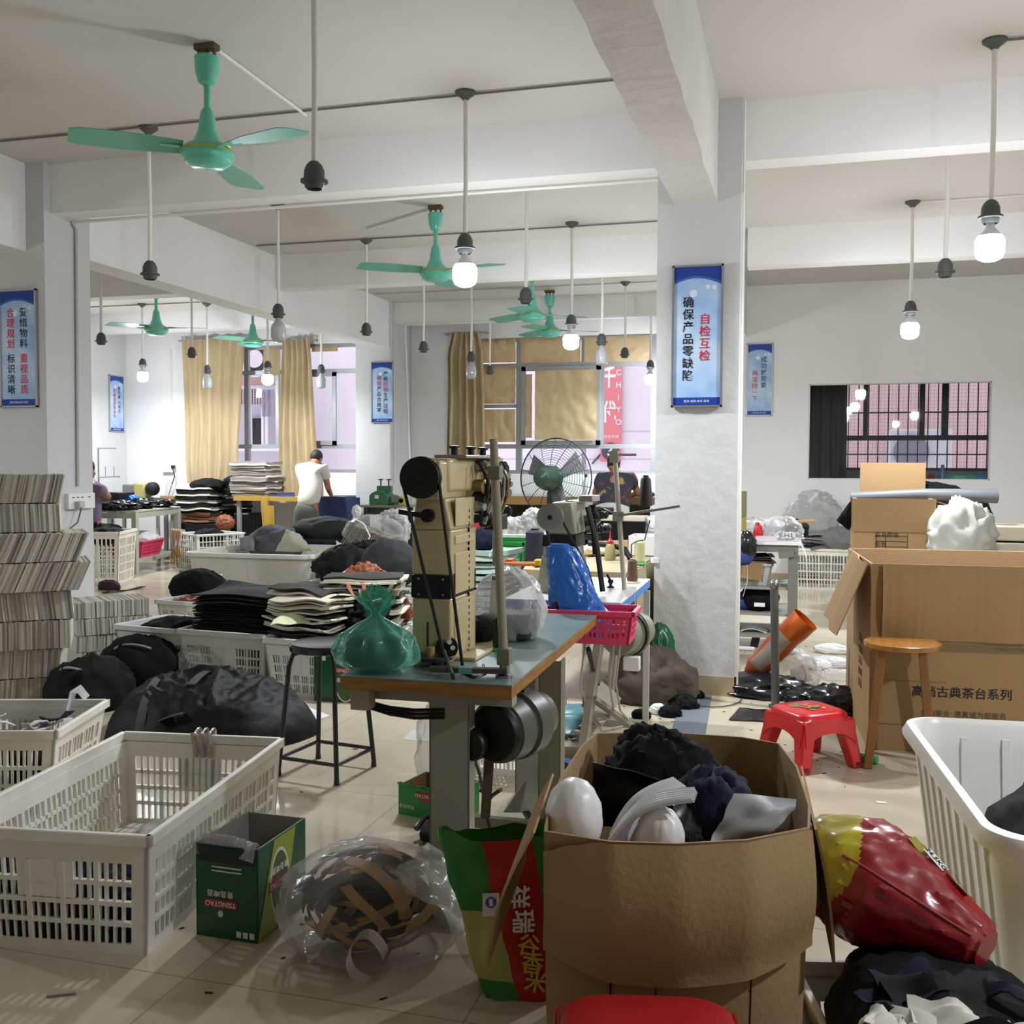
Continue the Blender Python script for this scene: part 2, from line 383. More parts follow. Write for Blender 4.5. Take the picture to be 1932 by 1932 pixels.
win('window_1', WA0, WA1, ZS, ZT, WF+.04, [(wx(679), ZS, ZT, .08), (wx(520), zb1, ZT, .05), (wx(462), ZS, ZT, .07)],
    [(zt1, WA0, WA1, .06), (zb1, WA0, WA1, .06), (wz(690, 770), wx(679), WA1, .04)], sash=[(wx(560), wx(633), zb1+.02, zt1-.02)])
o = win('window_3', OX0, OX1, OZ0, OZ1, WR+.03, [], [], fw=.012, m=mat('white_plaster_reveal', '#dddbd6', .8))
# small inner room behind the partition with a barred window to the outside
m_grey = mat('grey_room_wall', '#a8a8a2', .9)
YI = 15.2
ix = lambda px: Yp(px, 800, YI).x
iz = lambda px, py: Yp(px, py, YI).z
bx0, bx1, bz0, bz1 = ix(1592), ix(1900), iz(1700, 888), iz(1700, 700)
b = MB(); b.bx(-.75, 4.5, YI, YI+.15, 0, bz0).bx(-.75, 4.5, YI, YI+.15, bz1, 3.3).bx(-.75, bx0, YI, YI+.15, bz0, bz1).bx(bx1, 4.5, YI, YI+.15, bz0, bz1)
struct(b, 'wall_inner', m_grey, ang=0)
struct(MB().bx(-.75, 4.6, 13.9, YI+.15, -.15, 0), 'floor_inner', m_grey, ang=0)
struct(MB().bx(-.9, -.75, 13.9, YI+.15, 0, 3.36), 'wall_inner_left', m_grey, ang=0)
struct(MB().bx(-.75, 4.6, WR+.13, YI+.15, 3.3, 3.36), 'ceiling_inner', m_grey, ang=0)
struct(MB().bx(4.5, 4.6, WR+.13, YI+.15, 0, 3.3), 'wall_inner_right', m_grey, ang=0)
win('window_4', bx0, bx1, bz0, bz1, YI+.02, [(ix(1633), iz(1700, 826), bz1, .06), (ix(1740), iz(1700, 826), bz1, .07), (ix(1783), iz(1700, 826), bz1, .08)],
    [(iz(1700, 826), bx0, bx1, .07)], fw=.04, m=m_dalu)
g = thing('window_grille', 'dark steel bar grille behind the internal window of the white partition', 'grille', (bx0, YI+.2, bz0))
for px in range(1602, 1900, 19):
    MB().tube([(ix(px), YI+.2, bz0-.05), (ix(px), YI+.2, bz1+.05)], .009, 6).build('bar', m_dalu, g)
MB().bar((bx0, YI+.2, iz(1700, 777)), (bx1, YI+.2, iz(1700, 777)), .02).build('crossbar', m_dalu, g)
MB().bar((bx0, YI+.2, iz(1700, 857)), (bx1, YI+.2, iz(1700, 857)), .02).build('crossbar', m_dalu, g)
def folds(x0, x1, z0, z1, y, n, amp, t=.004, seed=0, pinch=None, botw=None, nu=70, nv=24):
    def fn(u, v):
        z = z0+(z1-z0)*v; a, c = x0, x1
        if botw: a = x0+(botw[0]-x0)*(1-v); c = x1+(botw[1]-x1)*(1-v)
        if pinch: k = pinch(v); mid = (a+c)/2; a = mid+(a-mid)*k; c = mid+(c-mid)*k
        ph = n*u*2*PI+1.3*noise.noise(V(u*3, v*1.2, seed))
        return (a+(c-a)*u+.02*noise.noise(V(u*4, v*3, seed+5)), y+amp*math.sin(ph)*(.6+.4*noise.noise(V(u*5, 2, seed)))+.03*noise.noise(V(u*6, v*4, seed)), z+.02*noise.noise(V(u*9, v, seed)))
    return MB().slab(fn, nu, nv, t)
m_gcur = mat('dark_grey_curtain', '#7d7e7a', .9)
single(folds(Yp(1500,800,15.1).x, Yp(1598,800,15.1).x, 0.02, 2.9, 15.1, 5, .05, seed=3), 'curtain', 'dark grey curtain seen through the internal partition window', 'curtain', m_gcur)
# ---------------------------------------------------------------- outside
m_ext = mat('pale_render', '#e6dfe8', .9, var=.05, vscale=2)
def tile_mat(name, c1, c2, s):
    m = bpy.data.materials.new(name); m.use_nodes = True; nt = m.node_tree; b = nt.nodes['Principled BSDF']; b.inputs['Roughness'].default_value = .6
    tc = nt.nodes.new('ShaderNodeTexCoord'); mp = nt.nodes.new('ShaderNodeMapping'); mp.inputs['Rotation'].default_value = (R(90), 0, 0)
    br = nt.nodes.new('ShaderNodeTexBrick'); br.offset = 0; br.inputs['Scale'].default_value = 1
    br.inputs['Brick Width'].default_value = s; br.inputs['Row Height'].default_value = s; br.inputs['Mortar Size'].default_value = s*.06
    br.inputs['Color1'].default_value = lin(c1); br.inputs['Color2'].default_value = lin(c1); br.inputs['Mortar'].default_value = lin(c2)
    nt.links.new(tc.outputs['Object'], mp.inputs[0]); nt.links.new(mp.outputs[0], br.inputs['Vector']); nt.links.new(br.outputs['Color'], b.inputs['Base Color']); return m
m_ptile = tile_mat('pink_facade_tile', '#dcc0bd', '#b58f90', .06)
def outside(mb, name, label, cat, m, **k): return single(mb, name, label, cat, m, **k)
bl = thing('exterior_building', 'pale lilac building facade across the alley outside the far windows', 'building', (-6, 18.4, -1))
MB().bx(-16, .2, 18.4, 19, -1.5, 7).build('facade', m_ext, bl, ang=0)
b = MB()
for z in (1.3, 1.55, 1.8, 2.05): b.bx(-6.4, -.6, 18.395, 18.4, z, z+.012)
b.build('cladding_joint', mat('lilac_joint', '#c3b8c9', .9), bl, ang=0)
MB().bx(-1.75, -.9, 18.2, 18.4, 2.3, 2.42).build('ledge', mat('terracotta', '#c98468', .8), bl, ang=0)
bp_ = thing('exterior_building', 'pink tiled building seen through the barred inner window', 'building', (1.5, 18.4, -1))
MB().bx(.2, 9, 18.4, 19, -1.5, 7).build('facade', m_ptile, bp_, ang=0)
ac = thing('air_conditioner', 'white outdoor air conditioner unit behind the window bars', 'air conditioner', Yp(1735, 865, 17.7))
p = Yp(1740, 852, 17.7)
MB().bx(p.x-.5, p.x+.45, 17.7, 18.05, p.z-.36, p.z+.36).build('casing', mat('ac_white', '#dedbe0', .5), ac, bev=.02)
MB().lathe([(.0, 0), (.27, 0), (.27, .03), (0, .03)], (p.x-.17, 17.67, p.z), 28, (0, -1, 0)).build('fan_grille', mat('ac_grille', '#8d8a95', .5), ac)
for dx in (-.35, .3): MB().bar((p.x+dx, 17.7, p.z-.385), (p.x+dx, 18.42, p.z-.385), .05).build('bracket', m_dalu, ac)
# red street banner with its writing
YS = 18.3
s0, s1 = Yp(1134, 690, YS), Yp(1173, 690, YS)
zt_, zb_ = Yp(1150, 688, YS).z+.5, Yp(1150, 871, YS).z
bn = thing('street_banner', 'red vertical street banner with white writing beyond the middle window', 'banner', (s0.x, YS, zb_))
MB().bx(s0.x, s1.x, YS, YS+.03, zb_, zt_).build('banner_cloth', mat('banner_red', '#e07f88', .7), bn, ang=0)
m_bw = mat('banner_white', '#f6ecf0', .6); bwid = s1.x-s0.x
FX = lambda px, py: frame(Yp(px, py, YS-.004), (1,0,0), (0,0,1))
h1 = (Yp(1150, 690, YS).z-Yp(1150, 733, YS).z)
text('lettering', '千', h1*1.0, m_bw, FX(1149, 714), bn, .03, sx=.62); text('lettering', '代', h1*1.0, m_bw, FX(1149, 780), bn, .03, sx=.62)
for i, ch in enumerate('CHIYO'): text('lettering', ch, h1*.35, m_bw, FX(1167, 703+i*23.5), bn, .01)
text('lettering', '服务热线', h1*.17, m_bw, FX(1153, 824), bn)
MB().lathe([(0, 0), (.16, 0), (.16, .02), (0, .02)], Yp(1152, 852, YS-.002), 24, (0, -1, 0)).build('number_disc', mat('disc_purple', '#4a4358', .6), bn)
text('lettering', '3', .22, m_bw, FX(1151, 852) @ Matrix.Translation((0, 0, .024)), bn, .02)
for py in (725, 785, 835): MB().bar(Yp(1131, py, YS+.02), Yp(1136, py+6, YS+.02)+V(0, .07, 0), .02).build('bracket', m_dalu, bn)
bd = thing('wall_bracket', 'dark diagonal strut at the foot of the red banner outside', 'bracket', Yp(1120, 872, YS))
MB().bar(Yp(1118, 874, YS+.05), Yp(1134, 856, YS+.1), .03).bar(Yp(1118, 874, YS+.05), Yp(1118, 874, YS+.05)+V(0, .001, 0), .03).build('strut', m_dalu, bd)
# neighbour's balcony seen in the left window
YN = 16.6
nb = thing('exterior_balcony', 'grey neighbouring balcony with railings and a dark doorway outside', 'balcony', Yp(490, 860, YN))
MB().bx(Yp(440,800,17.3).x, Yp(545,800,17.3).x, YN+.75, 18.38, -.8, Yp(480,846,YN).z).build('balcony_block', mat('balcony_wall', '#b9b4c0', .9), nb, ang=0)
q = lambda px, py, dy=0: Yp(px, py, YN+dy)
def rect(px0, px1, py0, py1, dy, t): a = q(px0, py1, dy); c = q(px1, py0, dy); return (min(a.x, c.x), max(a.x, c.x), YN+dy, YN+dy+t, min(a.z, c.z), max(a.z, c.z))
MB().bx(*rect(440, 545, 640, 950, .8, .1)).build('back_wall', mat('balcony_wall', '#b9b4c0', .9), nb, ang=0)
MB().bx(*rect(466, 492, 789, 842, .7, .06)).build('doorway', mat('dark_doorway', '#15151a', .8), nb, ang=0)
MB().bx(*rect(440, 520, 706, 727, .1, .08)).build('parapet', mat('parapet_pink', '#c9a29c', .9), nb, ang=0)
MB().bx(*rect(440, 540, 728, 734, -.1, .9)).build('slab', mat('slab_grey', '#c7c4cf', .9), nb, ang=0)
b = MB()
for px in (470, 493, 500): b.bx(*rect(px, px+4, 770, 842, .5, .04))
b.bx(*rect(440, 545, 846, 851, .3, .05)); b.build('railing', mat('rail_white', '#e3e1ea', .5), nb)
b = MB()
for i in range(8): b.bx(*rect(455+i*5, 456+i*5, 733, 763, .02, .02))
for i in range(6): b.bx(*rect(455, 492, 734+i*5, 735+i*5, .02, .02))
b.build('drying_rack', mat('rack_brown', '#7e5c56', .7), nb)
st = thing('shop_sign', 'black round framed sign hanging at the top of left window outside', 'sign', q(478, 690))
MB().bx(*rect(462, 497, 645, 704, -.3, .05)).build('board', mat('sign_black', '#1d1a1f', .5), st, ang=0)
c0 = q(481, 677, -.32); MB().tube([c0+V(.26*math.cos(t*PI/12), 0, .3*math.sin(t*PI/12)) for t in range(24)], .03, 6, closed=True).build('ring', mat('sign_rim', '#d9d3dc', .4), st)
MB().lathe([(0, 0), (.16, 0), (.16, .02), (0, .02)], c0, 20, (0, -1, 0)).build('disc', mat('sign_rim', '#d9d3dc', .4), st)
tw = thing('towel', 'grey towel hanging to dry outside the left window', 'towel', q(505, 760))
single_ = folds(q(494, 740, -.2).x, q(518, 740, -.2).x, q(500, 786, -.2).z, q(500, 735, -.2).z, YN-.2, 2, .04, seed=8, nu=24, nv=10); single_.build('cloth', mat('towel_grey', '#9c97a8', .9), tw)
# ---------------------------------------------------------------- paper taped over the panes
m_paper = mat('tan_paper', '#e0cfab', .55, bump=1.2, bscale=7, var=.08, vscale=4, stretch=(1, 1, 1)); translucent(m_paper, '#f0e0ba', .6)
def paper(px0, px1, py0, py1, label, seed, tone=None, dy=-.005):
    x0, x1, z0, z1 = wx(px0), wx(px1), wz((px0+px1)/2, py1), wz((px0+px1)/2, py0)
    def fn(u, v):
        p = V(x0+(x1-x0)*u, 0, z0+(z1-z0)*v); r = abs(noise.noise(V(p.x*5+p.z*2, p.z*4, seed)))+.5*abs(noise.noise(V(p.x*11, p.z*9-p.x*4, seed)))
        return (p.x, WF+.03+dy-.03*r, p.z)
    mb = MB().slab(fn, 26, 26, .002)
    return single(mb, 'paper_sheet', label, 'paper', m_paper, group='paper sheets covering the middle window' if px0 > 700 else None, ang=25)
paper(905, 972, 638, 684, 'crinkled tan paper in top pane beside the gathered curtain', 1)
paper(981, 1094, 636, 684, 'crinkled tan paper in middle top pane of the middle window', 2)
paper(1101, 1226, 634, 682, 'crinkled tan paper in top pane above the red banner', 3)
paper(907, 972, 690, 762, 'crinkled tan paper in tall left pane, upper half', 4)
paper(907, 972, 772, 834, 'crinkled tan paper in tall left pane below the rail', 5)
paper(1010, 1126, 698, 830, 'large crinkled tan paper covering the sliding sash', 6, dy=-.05)
paper(988, 1003, 706, 826, 'narrow strip of tan paper left of the sliding sash', 7)
paper(1236, 1262, 762, 834, 'tan paper in pane half hidden by the white pillar', 8)
paper(497, 528, 655, 708, 'tan paper behind the lit bulb in the left window', 9)
paper(588, 637, 653, 663, 'torn strip of tan paper at top of the left window', 10)
# ---------------------------------------------------------------- curtains
m_cur = mat('ochre_curtain', '#cdb891', .9, var=.2, vscale=3, col2='#b39d74', stretch=(3, 1, .5), sheen=.2); translucent(m_cur, '#c9ab78', .15)
YC = 13.56
zc = lambda px, py: Yp(px, py, YC).z
xc = lambda px: Yp(px, 780, YC).x
def curtain(px0, px1, py0, py1, n, amp, label, seed, **k):
    zt_ = zc((px0+px1)/2, py0); t = thing('curtain', label, 'curtain', (xc((px0+px1)/2), YC, zt_))
    folds(xc(px0), xc(px1), zc((px0+px1)/2, py1), zt_, YC, n, amp, seed=seed, **k).build('curtain_cloth', m_cur, t)
    MB().tube([(xc(px0)-.06, YC, zt_-.02), (xc(px1)+.06, YC, zt_-.02)], .009).build('curtain_rod', m_alu, t)
    for x in (xc(px0)-.05, xc(px1)+.05): MB().bx(x-.01, x+.01, YC, WF+.002, zt_-.03, zt_-.01).build('rod_bracket', m_alu, t)
    return t
curtain(344, 462, 638, 912, 6, .045, 'wide ochre curtain hanging by left wall corner', 1, botw=(xc(352), xc(446)))
curtain(533, 585, 639, 935, 5, .06, 'ochre curtain hanging behind the man in white shirt', 2, botw=(xc(524), xc(602)))
curtain(846, 911, 626, 890, 5, .06, 'gathered ochre curtain beside the paper covered window', 3, botw=(xc(842), xc(916)), pinch=lambda v: 1-.25*max(0, v-.85)/.15)
# ---------------------------------------------------------------- pendants
m_rod = mat('white_conduit', '#e6e3db', .5); m_sock = mat('grey_socket', '#4e524f', .55); m_cup = mat('grey_ceiling_cup', '#55574f', .6)
m_off = mat('opal_bulb', '#cfd2d4', .15, spec=.6, trans=.25); m_collar = mat('bulb_collar', '#d8d8d8', .4)
m_on = mat('lit_bulb', '#f0f5ff', .4, emit=BULB_STRENGTH)
ZSOCK = 2.67
pen = {}
def pendant(name, px, py, label, bulb=None, z=ZSOCK, base=None):
    p = Z(px, py, z) if base is None else Z(base[0], base[1], CEIL)
    cup = base is not None
    t = thing('pendant_lamp', label, 'lamp', (p.x, p.y, CEIL), 0, 'bare bulb pendants hanging from the ceiling')
    x, y = p.x, p.y
    MB().tube([(x, y, CEIL-.02), (x+.004, y, (CEIL+z)/2), (x, y, z+.1)], .0135, 8).build('rod', m_rod, t)
    MB().lathe([(.062, 0), (.06, -.012), (.03, -.035), (.016, -.05)], (x, y, CEIL), 18).build('ceiling_cup', m_cup, t)
    MB().lathe([(.02, .11), (.035, .095), (.046, .07), (.048, .03), (.062, .028), (.062, .018), (.046, .016), (.042, -.005), (.034, -.012), (.034, .01), (0, .012)], (x, y, z), 18).build('socket', m_sock, t)
    if bulb == 'on':
        MB().lathe([(.02, .01), (.022, -.03), (.045, -.06), (.06, -.075)], (x, y, z), 18).build('collar', m_collar, t)
        MB().lathe([(.0, -.205), (.035, -.203), (.06, -.19), (.071, -.165), (.073, -.1), (.062, -.077), (0, -.0765)], (x, y, z), 24).build('bulb', m_on, t)
        la = bpy.data.lights.new('bulb_light', 'AREA'); la.shape = 'DISK'; la.size = .12; la.energy = LED_WATT; la.color = (.88, .94, 1)
        lo = bpy.data.objects.new('bulb_light', la); COL.objects.link(lo); lo.parent = t; lo.location = (0, 0, z-.207-CEIL)
    elif bulb == 'off':
        MB().lathe([(.02, .01), (.022, -.02), (.035, -.045), (.056, -.07), (.063, -.1), (.063, -.17), (.055, -.2), (.03, -.214), (0, -.216)], (x, y, z), 22).build('bulb', m_off, t)
    return t
pendant('', 0, 0, 'empty pendant socket on a long rod left of the nearest green fan', None, 2.64, (280, 240))
pendant('', 593, 352, 'empty pendant socket on thick rod nearest the camera', None, 2.66)
pendant('', 0, 0, 'brightest lit bulb pendant, in the middle in front of second fan', 'on', 2.68, (878, 173))
pendant('', 0, 0, 'lit bulb pendant in the right bay, nearest the camera', 'on', 2.69, (1877, 75))
pendant('', 0, 0, 'lit bulb pendant in right bay above the internal window', 'on', 2.69, (1722, 380))
pendant('', 1783, 520, 'empty pendant socket between the two lit bulbs of right bay')
pendant('', 0, 0, 'empty pendant socket left of the second green fan', None, 2.7, (691, 452))
pendant('', 525, 598, 'large unlit white bulb pendant in front of the left beam', 'off')
pendant('', 0, 0, 'lit bulb pendant above the pedestal fan', 'on', 2.68, (1079, 420))
pendant('', 992, 570, 'empty pendant socket just in front of the third green fan')
pendant('', 0, 0, 'thin empty pendant socket in front of top right papered pane', None, 2.73, (1180, 532))
pendant('', 1135, 650, 'unlit bulb pendant right of the lit one above pedestal fan', 'off')
pendant('', 1227, 696, 'lit bulb pendant half behind the white pillar edge', 'on')
pendant('', 889, 681, 'unlit bulb pendant in front of the gathered curtain', 'off')
pendant('', 924, 705, 'empty pendant socket in front of the leftmost papered panes')
pendant('', 799, 663, 'empty pendant socket before the blank white wall left of gathered curtain')
pendant('', 191, 648, 'empty pendant socket beside the near left pillar')
pendant('', 0, 0, 'lit bulb pendant near the left wall sign', 'on', 2.76, (268, 573))
pendant('', 362, 673, 'empty pendant socket in front of the wide ochre curtain')
pendant('', 391, 704, 'small unlit bulb pendant in front of the wide ochre curtain', 'off')
pendant('', 505, 697, 'lit bulb pendant in front of the left window', 'on')
pendant('', 606, 703, 'unlit bulb pendant in front of bare left window panes', 'off')
for bx_, by_, lab in ((2.3, 2.4, 'added lit bulb pendant, unseen outside the frame on the right'), (-6.6, 3.0, 'added lit bulb pendant in left bay, unseen outside the frame')):  # two pendants added out of view to brighten the foreground and left side
    q_ = V(bx_, by_, CEIL)-EYE; q_ = (q_.dot(_r)/q_.dot(_f)*FPX+CPX, CPX-q_.dot(_u)/q_.dot(_f)*FPX)
    pendant('', 0, 0, lab, 'on', 2.69, q_)
# ---------------------------------------------------------------- ceiling fans
m_mint = mat('mint_enamel', '#62c2a9', .3, coat=.4); m_gold = mat('gold_trim', '#c8b25a', .3, .8); m_rust = mat('rusty_plate', '#6b5a3f', .7, .4)
m_blade = mat('mint_blade', '#5fae97', .4)
def fan(x, y, zb, angs, label, r=.66, ztop=CEIL):
    t = thing('ceiling_fan', label, 'fan', (x, y, ztop), 0, 'green ceiling fans')
    MB().bx(x-.06, x+.06, y-.03, y+.03, ztop-.03, ztop).bx(x-.05, x-.04, y-.01, y+.01, ztop-.06, ztop-.03).bx(x+.04, x+.05, y-.01, y+.01, ztop-.06, ztop-.03).tube([(x, y, ztop-.03), (x, y, ztop-.09)], .008).build('mounting_plate', m_rust, t)
    MB().lathe([(.062, ztop-.065), (.066, ztop-.07), (.06, ztop-.15), (.045, ztop-.2), (.022, ztop-.215)], (x, y, 0), 22).build('canopy', m_mint, t)
    MB().lathe([(.0185, ztop-.2), (.0185, zb+.13)], (x, y, 0), 12).build('rod', m_mint, t)
    MB().lathe([(.02, zb+.22), (.035, zb+.2), (.05, zb+.1), (.075, zb+.04), (.125, zb+.012), (.14, zb-.01), (.14, zb-.035), (.12, zb-.05), (.118, zb-.066), (.09, zb-.085), (0, zb-.092)], (x, y, 0), 32).build('motor_housing', m_mint, t)
    MB().lathe([(.14, zb-.006), (.1425, zb-.008), (.1425, zb-.015), (.14, zb-.017)], (x, y, 0), 32).build('gold_ring', m_gold, t)
    for a in angs:
        d = V(math.cos(a), math.sin(a), 0); n = V(-d.y, d.x, 0)
        def fn(u, v):
            w_ = .055+.05*min(1, u*2.2)
            if u > .93: w_ *= 1-.3*(u-.93)/.07
            s = (v-.5)*2*w_
            return V(x, y, zb+.0)+d*(.13+(r-.13)*u)+n*s+V(0, 0, .035*(v-.5)*(1-.4*u)-.015*u)
        bl = MB().slab(fn, 12, 4, .004).build('blade', m_blade, t)
        MB().bar(V(x, y, zb-.002)+d*.11, V(x, y, zb-.002)+d*.24, .05, .006).build('blade_arm', m_mint, bl)
    return t
def angto(cx, cy, px, py, z): p = Z(px, py, z); return math.atan2(p.y-cy, p.x-cx)
f1 = Z(390, 84, CEIL); zb = 3.07
a0 = angto(f1.x, f1.y, 560, 240, zb)
fan(f1.x, f1.y, zb, [a0, a0+2*PI/3, a0+4*PI/3], 'green ceiling fan nearest the camera, above the fabric bundles', .68)
f2 = Z(822, 388, CEIL); a0 = angto(f2.x, f2.y, 978, 490, zb)
fan(f2.x, f2.y, zb, [a0, a0+2*PI/3, a0+4*PI/3], 'second green ceiling fan, beside the brightest bulb', .68)
for px, py, a0, lab in ((1004, 596, .5, 'third green ceiling fan, in front of the papered window'), (1037, 626, .3, 'farthest green ceiling fan close under the window beam'),
                        (295, 622, 0.1, 'green ceiling fan in the left bay near the lit bulb'), (477, 645, .2, 'green ceiling fan in left bay beside the wide curtain')):
    p = Z(px, py, 3.04)
    if p.y > 13: p.y = 12.9
    if py == 626: p = Yp(1037, 626, 12.6); 
    fan(p.x, p.y, p.z+.02, [a0, a0+2*PI/3, a0+4*PI/3], lab, .62)
# ---------------------------------------------------------------- conduits and outlets
m_cond = mat('painted_conduit', '#b9b5ac', .6); m_dark = mat('dark_conduit', '#77726a', .7)
def conduit(pts, label, m=None, r=.007, g='thin conduits along ceiling and beams'):
    return single(MB().tube(pts, r, 6), 'electrical_conduit', label, 'conduit', m or m_cond, group=g)
cz = CEIL-.012
conduit([(-5.5, 5.87, cz), (-.8, 5.87, cz)], 'thin dark conduit on ceiling through nearest pendant row', m_dark)
conduit([(-5.3, 9.28, cz), (-.8, 9.28, cz)], 'thin dark conduit on ceiling beside the second green fan', m_dark)
conduit([(-5.3, 12.25, cz), (-.8, 12.25, cz)], 'thin conduit on ceiling above the papered window')
conduit([(.95, 5.86, cz), (XR, 5.8, cz)], 'thin dark conduit on right bay ceiling from nearest lit bulb', m_dark)
conduit([(.85, 9.18, cz), (XR, 9.1, cz)], 'thin conduit on right bay ceiling from the farther lit bulb', m_rod)
conduit([(XL, 12.25, cz), (-5.64, 12.25, cz)], 'thin conduit on the left bay ceiling', m_dark)
conduit([(-5.366, 6.66, 3.245), (-.8, 6.645, 3.245)], 'white conduit along the underside edge of the nearest cross beam', m_rod, .012)
conduit([(-5.366, 6.66, 3.245), (-5.366, 6.7, 3.2), (-5.366, 6.68, 1.24)], 'grey conduit running down the near left pillar', m_cond, .012)
conduit([f1+V(.04, 0, -.015), Z(577, 212, CEIL)+V(0, 0, -.015)], 'short white conduit slanting from nearest fan across the ceiling', m_rod, .011)
conduit([f2+V(.04, 0, -.015), f2+V(-.9, .6, -.015)], 'short white conduit on ceiling behind the second fan', m_rod, .011)
conduit([(-.365, 6.375, 3.6), (-.365, 6.375, .02)], 'white vertical conduit down the right edge of white pillar', m_rod, .009)
conduit([Yp(764, 611, 13.03), Yp(775, 900, 13.03)], 'thin conduit down the far pillar by the green machine', m_rod, .012)
conduit([Yp(322, 660, 13.68), Yp(325, 880, 13.68)], 'thin conduit down far wall to the socket beside curtain', m_rod, .012)
conduit([(-5.25, 13.0, 3.32), (-.7, 13.0, 3.32)], 'white conduit along the window beam', m_rod, .011)
m_outlet = mat('outlet_white', '#e8e6e2', .4); m_plug = mat('plug_grey', '#b8b4b0', .5); m_blk = mat('black_plastic', '#141416', .4); m_wine = mat('outlet_red', '#8a3a3c', .4)
po = Xp(147, 945, -5.38)
t = thing('wall_outlet', 'double white wall socket with a plug on the near left pillar', 'socket', (-5.38, po.y, po.z))
MB().bx(-5.38, -5.34, po.y-.15, po.y+.15, po.z-.06, po.z+.06).build('faceplate', m_outlet, t, bev=.005)
b = MB()
for dy in (-.1, -.05, 0, .08): b.bx(-5.341, -5.338, po.y+dy-.012, po.y+dy+.012, po.z+.025, po.z+.032)
b.build('slots', m_blk, t)
MB().bx(-5.34, -5.29, po.y-.09, po.y-.03, po.z-.05, po.z).build('plug', m_plug, t, bev=.006)
MB().bx(-5.34, -5.335, po.y-.02, po.y+.02, po.z-.045, po.z-.01).build('switch', m_wine, t)
single(MB().tube([V(-5.3, po.y-.06, po.z-.05), V(-5.29, po.y-.12, po.z-.16), V(-5.29, po.y-.28, po.z-.24), V(-5.33, po.y-.45, po.z-.34), V(-5.34, po.y-.5, po.z-.5)], .006), 'power_cord', 'grey power cord drooping from pillar socket behind the bundles', 'cord', m_cup)
p = Yp(321, 884, 13.68)
t = thing('wall_outlet', 'white wall socket with a black plug beside the wide curtain', 'socket', p)
MB().bx(p.x-.11, p.x+.07, 13.64, 13.7, p.z-.06, p.z+.06).build('faceplate', m_outlet, t, bev=.005)
MB().bx(p.x+.06, p.x+.11, 13.61, 13.66, p.z+.0, p.z+.05).build('plug', m_blk, t, bev=.006)
single(MB().tube([V(p.x+.09, 13.62, p.z), V(p.x+.13, 13.6, p.z-.12), V(p.x+.06, 13.6, p.z-.3), V(p.x, 13.6, p.z-.47)], .008), 'power_cord', 'black power cord hanging from the far socket', 'cord', m_blk)
# ---------------------------------------------------------------- slogan boards
m_frame = mat('sign_frame_metal', '#b8babd', .3, .8)
def panel_mat():
    m = bpy.data.materials.new('printed_sky_panel'); m.use_nodes = True; nt = m.node_tree; b = nt.nodes['Principled BSDF']; b.inputs['Roughness'].default_value = .25
    tc = nt.nodes.new('ShaderNodeTexCoord'); n = nt.nodes.new('ShaderNodeTexNoise'); n.inputs['Scale'].default_value = 3; n.inputs['Detail'].default_value = 2
    nt.links.new(tc.outputs['Object'], n.inputs['Vector']); rp = nt.nodes.new('ShaderNodeValToRGB')
    rp.color_ramp.elements[0].color = lin('#8fb4e2'); rp.color_ramp.elements[1].color = lin('#cfe2f5'); rp.color_ramp.elements[0].position = .35; rp.color_ramp.elements[1].position = .65
    nt.links.new(n.outputs['Fac'], rp.inputs[0]); nt.links.new(rp.outputs[0], b.inputs['Base Color']); return m
m_panel = panel_mat(); m_navy = mat('print_navy', '#24409a', .25); m_navy2 = mat('print_blue', '#3f66b8', .25); m_ink = mat('print_black', '#141620', .4); m_red = mat('print_red', '#c9283a', .4); m_pale = mat('print_pale', '#dbe9f7', .3)
def sign(M, w, h, cols, label, footer='服务·进取·务实·高效'):
    """M: frame at the board's lower left corner, x along its width, y up, z out of the wall"""
    t = thing('slogan_board', label, 'sign'); t.matrix_basis = M; t['group'] = 'blue slogan boards'
    L = dict(parent=t, world=False); f = .014*h/1.0
    b = MB(); b.bx(0, w, 0, f, 0, .02).bx(0, w, h-f, h, 0, .02).bx(0, f, 0, h, 0, .02).bx(w-f, w, 0, h, 0, .02); b.build('frame', m_frame, **L)
    MB().bx(f, w-f, f, h-f, .002, .012).build('panel', m_panel, ang=0, **L)
    def band(zo, y0, rise, m, nm, skew=.05):
        n = 16; pts = [(f+(w-2*f)*i/n, y0*h+rise*h*math.sin(PI*(.15+.75*i/n))-rise*h*.4, zo) for i in range(n+1)]
        MB().poly([(w-f, h-f, zo), (f, h-f, zo)]+pts, (0, 0, .0006)).build(nm, m, ang=0, **L)
    band(.0121, .865, .07, m_navy2, 'header_arc'); band(.0128, .885, .062, m_navy, 'header')
    MB().bx(f, w-f, f, f+.055*h, .0121, .0128).build('footer', m_navy, ang=0, **L)
    for (u, v, r) in ((.42, .8, .055), (.7, .845, .03), (.82, .84, .03)): MB().lathe([(0, 0), (r*w*1.4, 0), (r*w*1.4, .0006), (0, .0006)], (u*w, v*h, .0122), 18).build('light_spot', m_pale, ang=0, **L)
    text('footer_lettering', footer, .05*w*1.15, m_pale, Matrix.Translation((w/2, f+.0275*h, .0132)), t, world=False)
    for (u, v, s, body) in cols:
        y = h*v
        for ch, cl in body:
            if ch != ' ':
                text('lettering', ch, s*h, m_ink if cl == 'k' else m_red, Matrix.Translation((u*w, y, .0133)), t, .008, world=False)
            y -= s*h*(1.06 if ch != ' ' else .45)
    return t
def ck(s, c='k'): return [(x, c) for x in s]
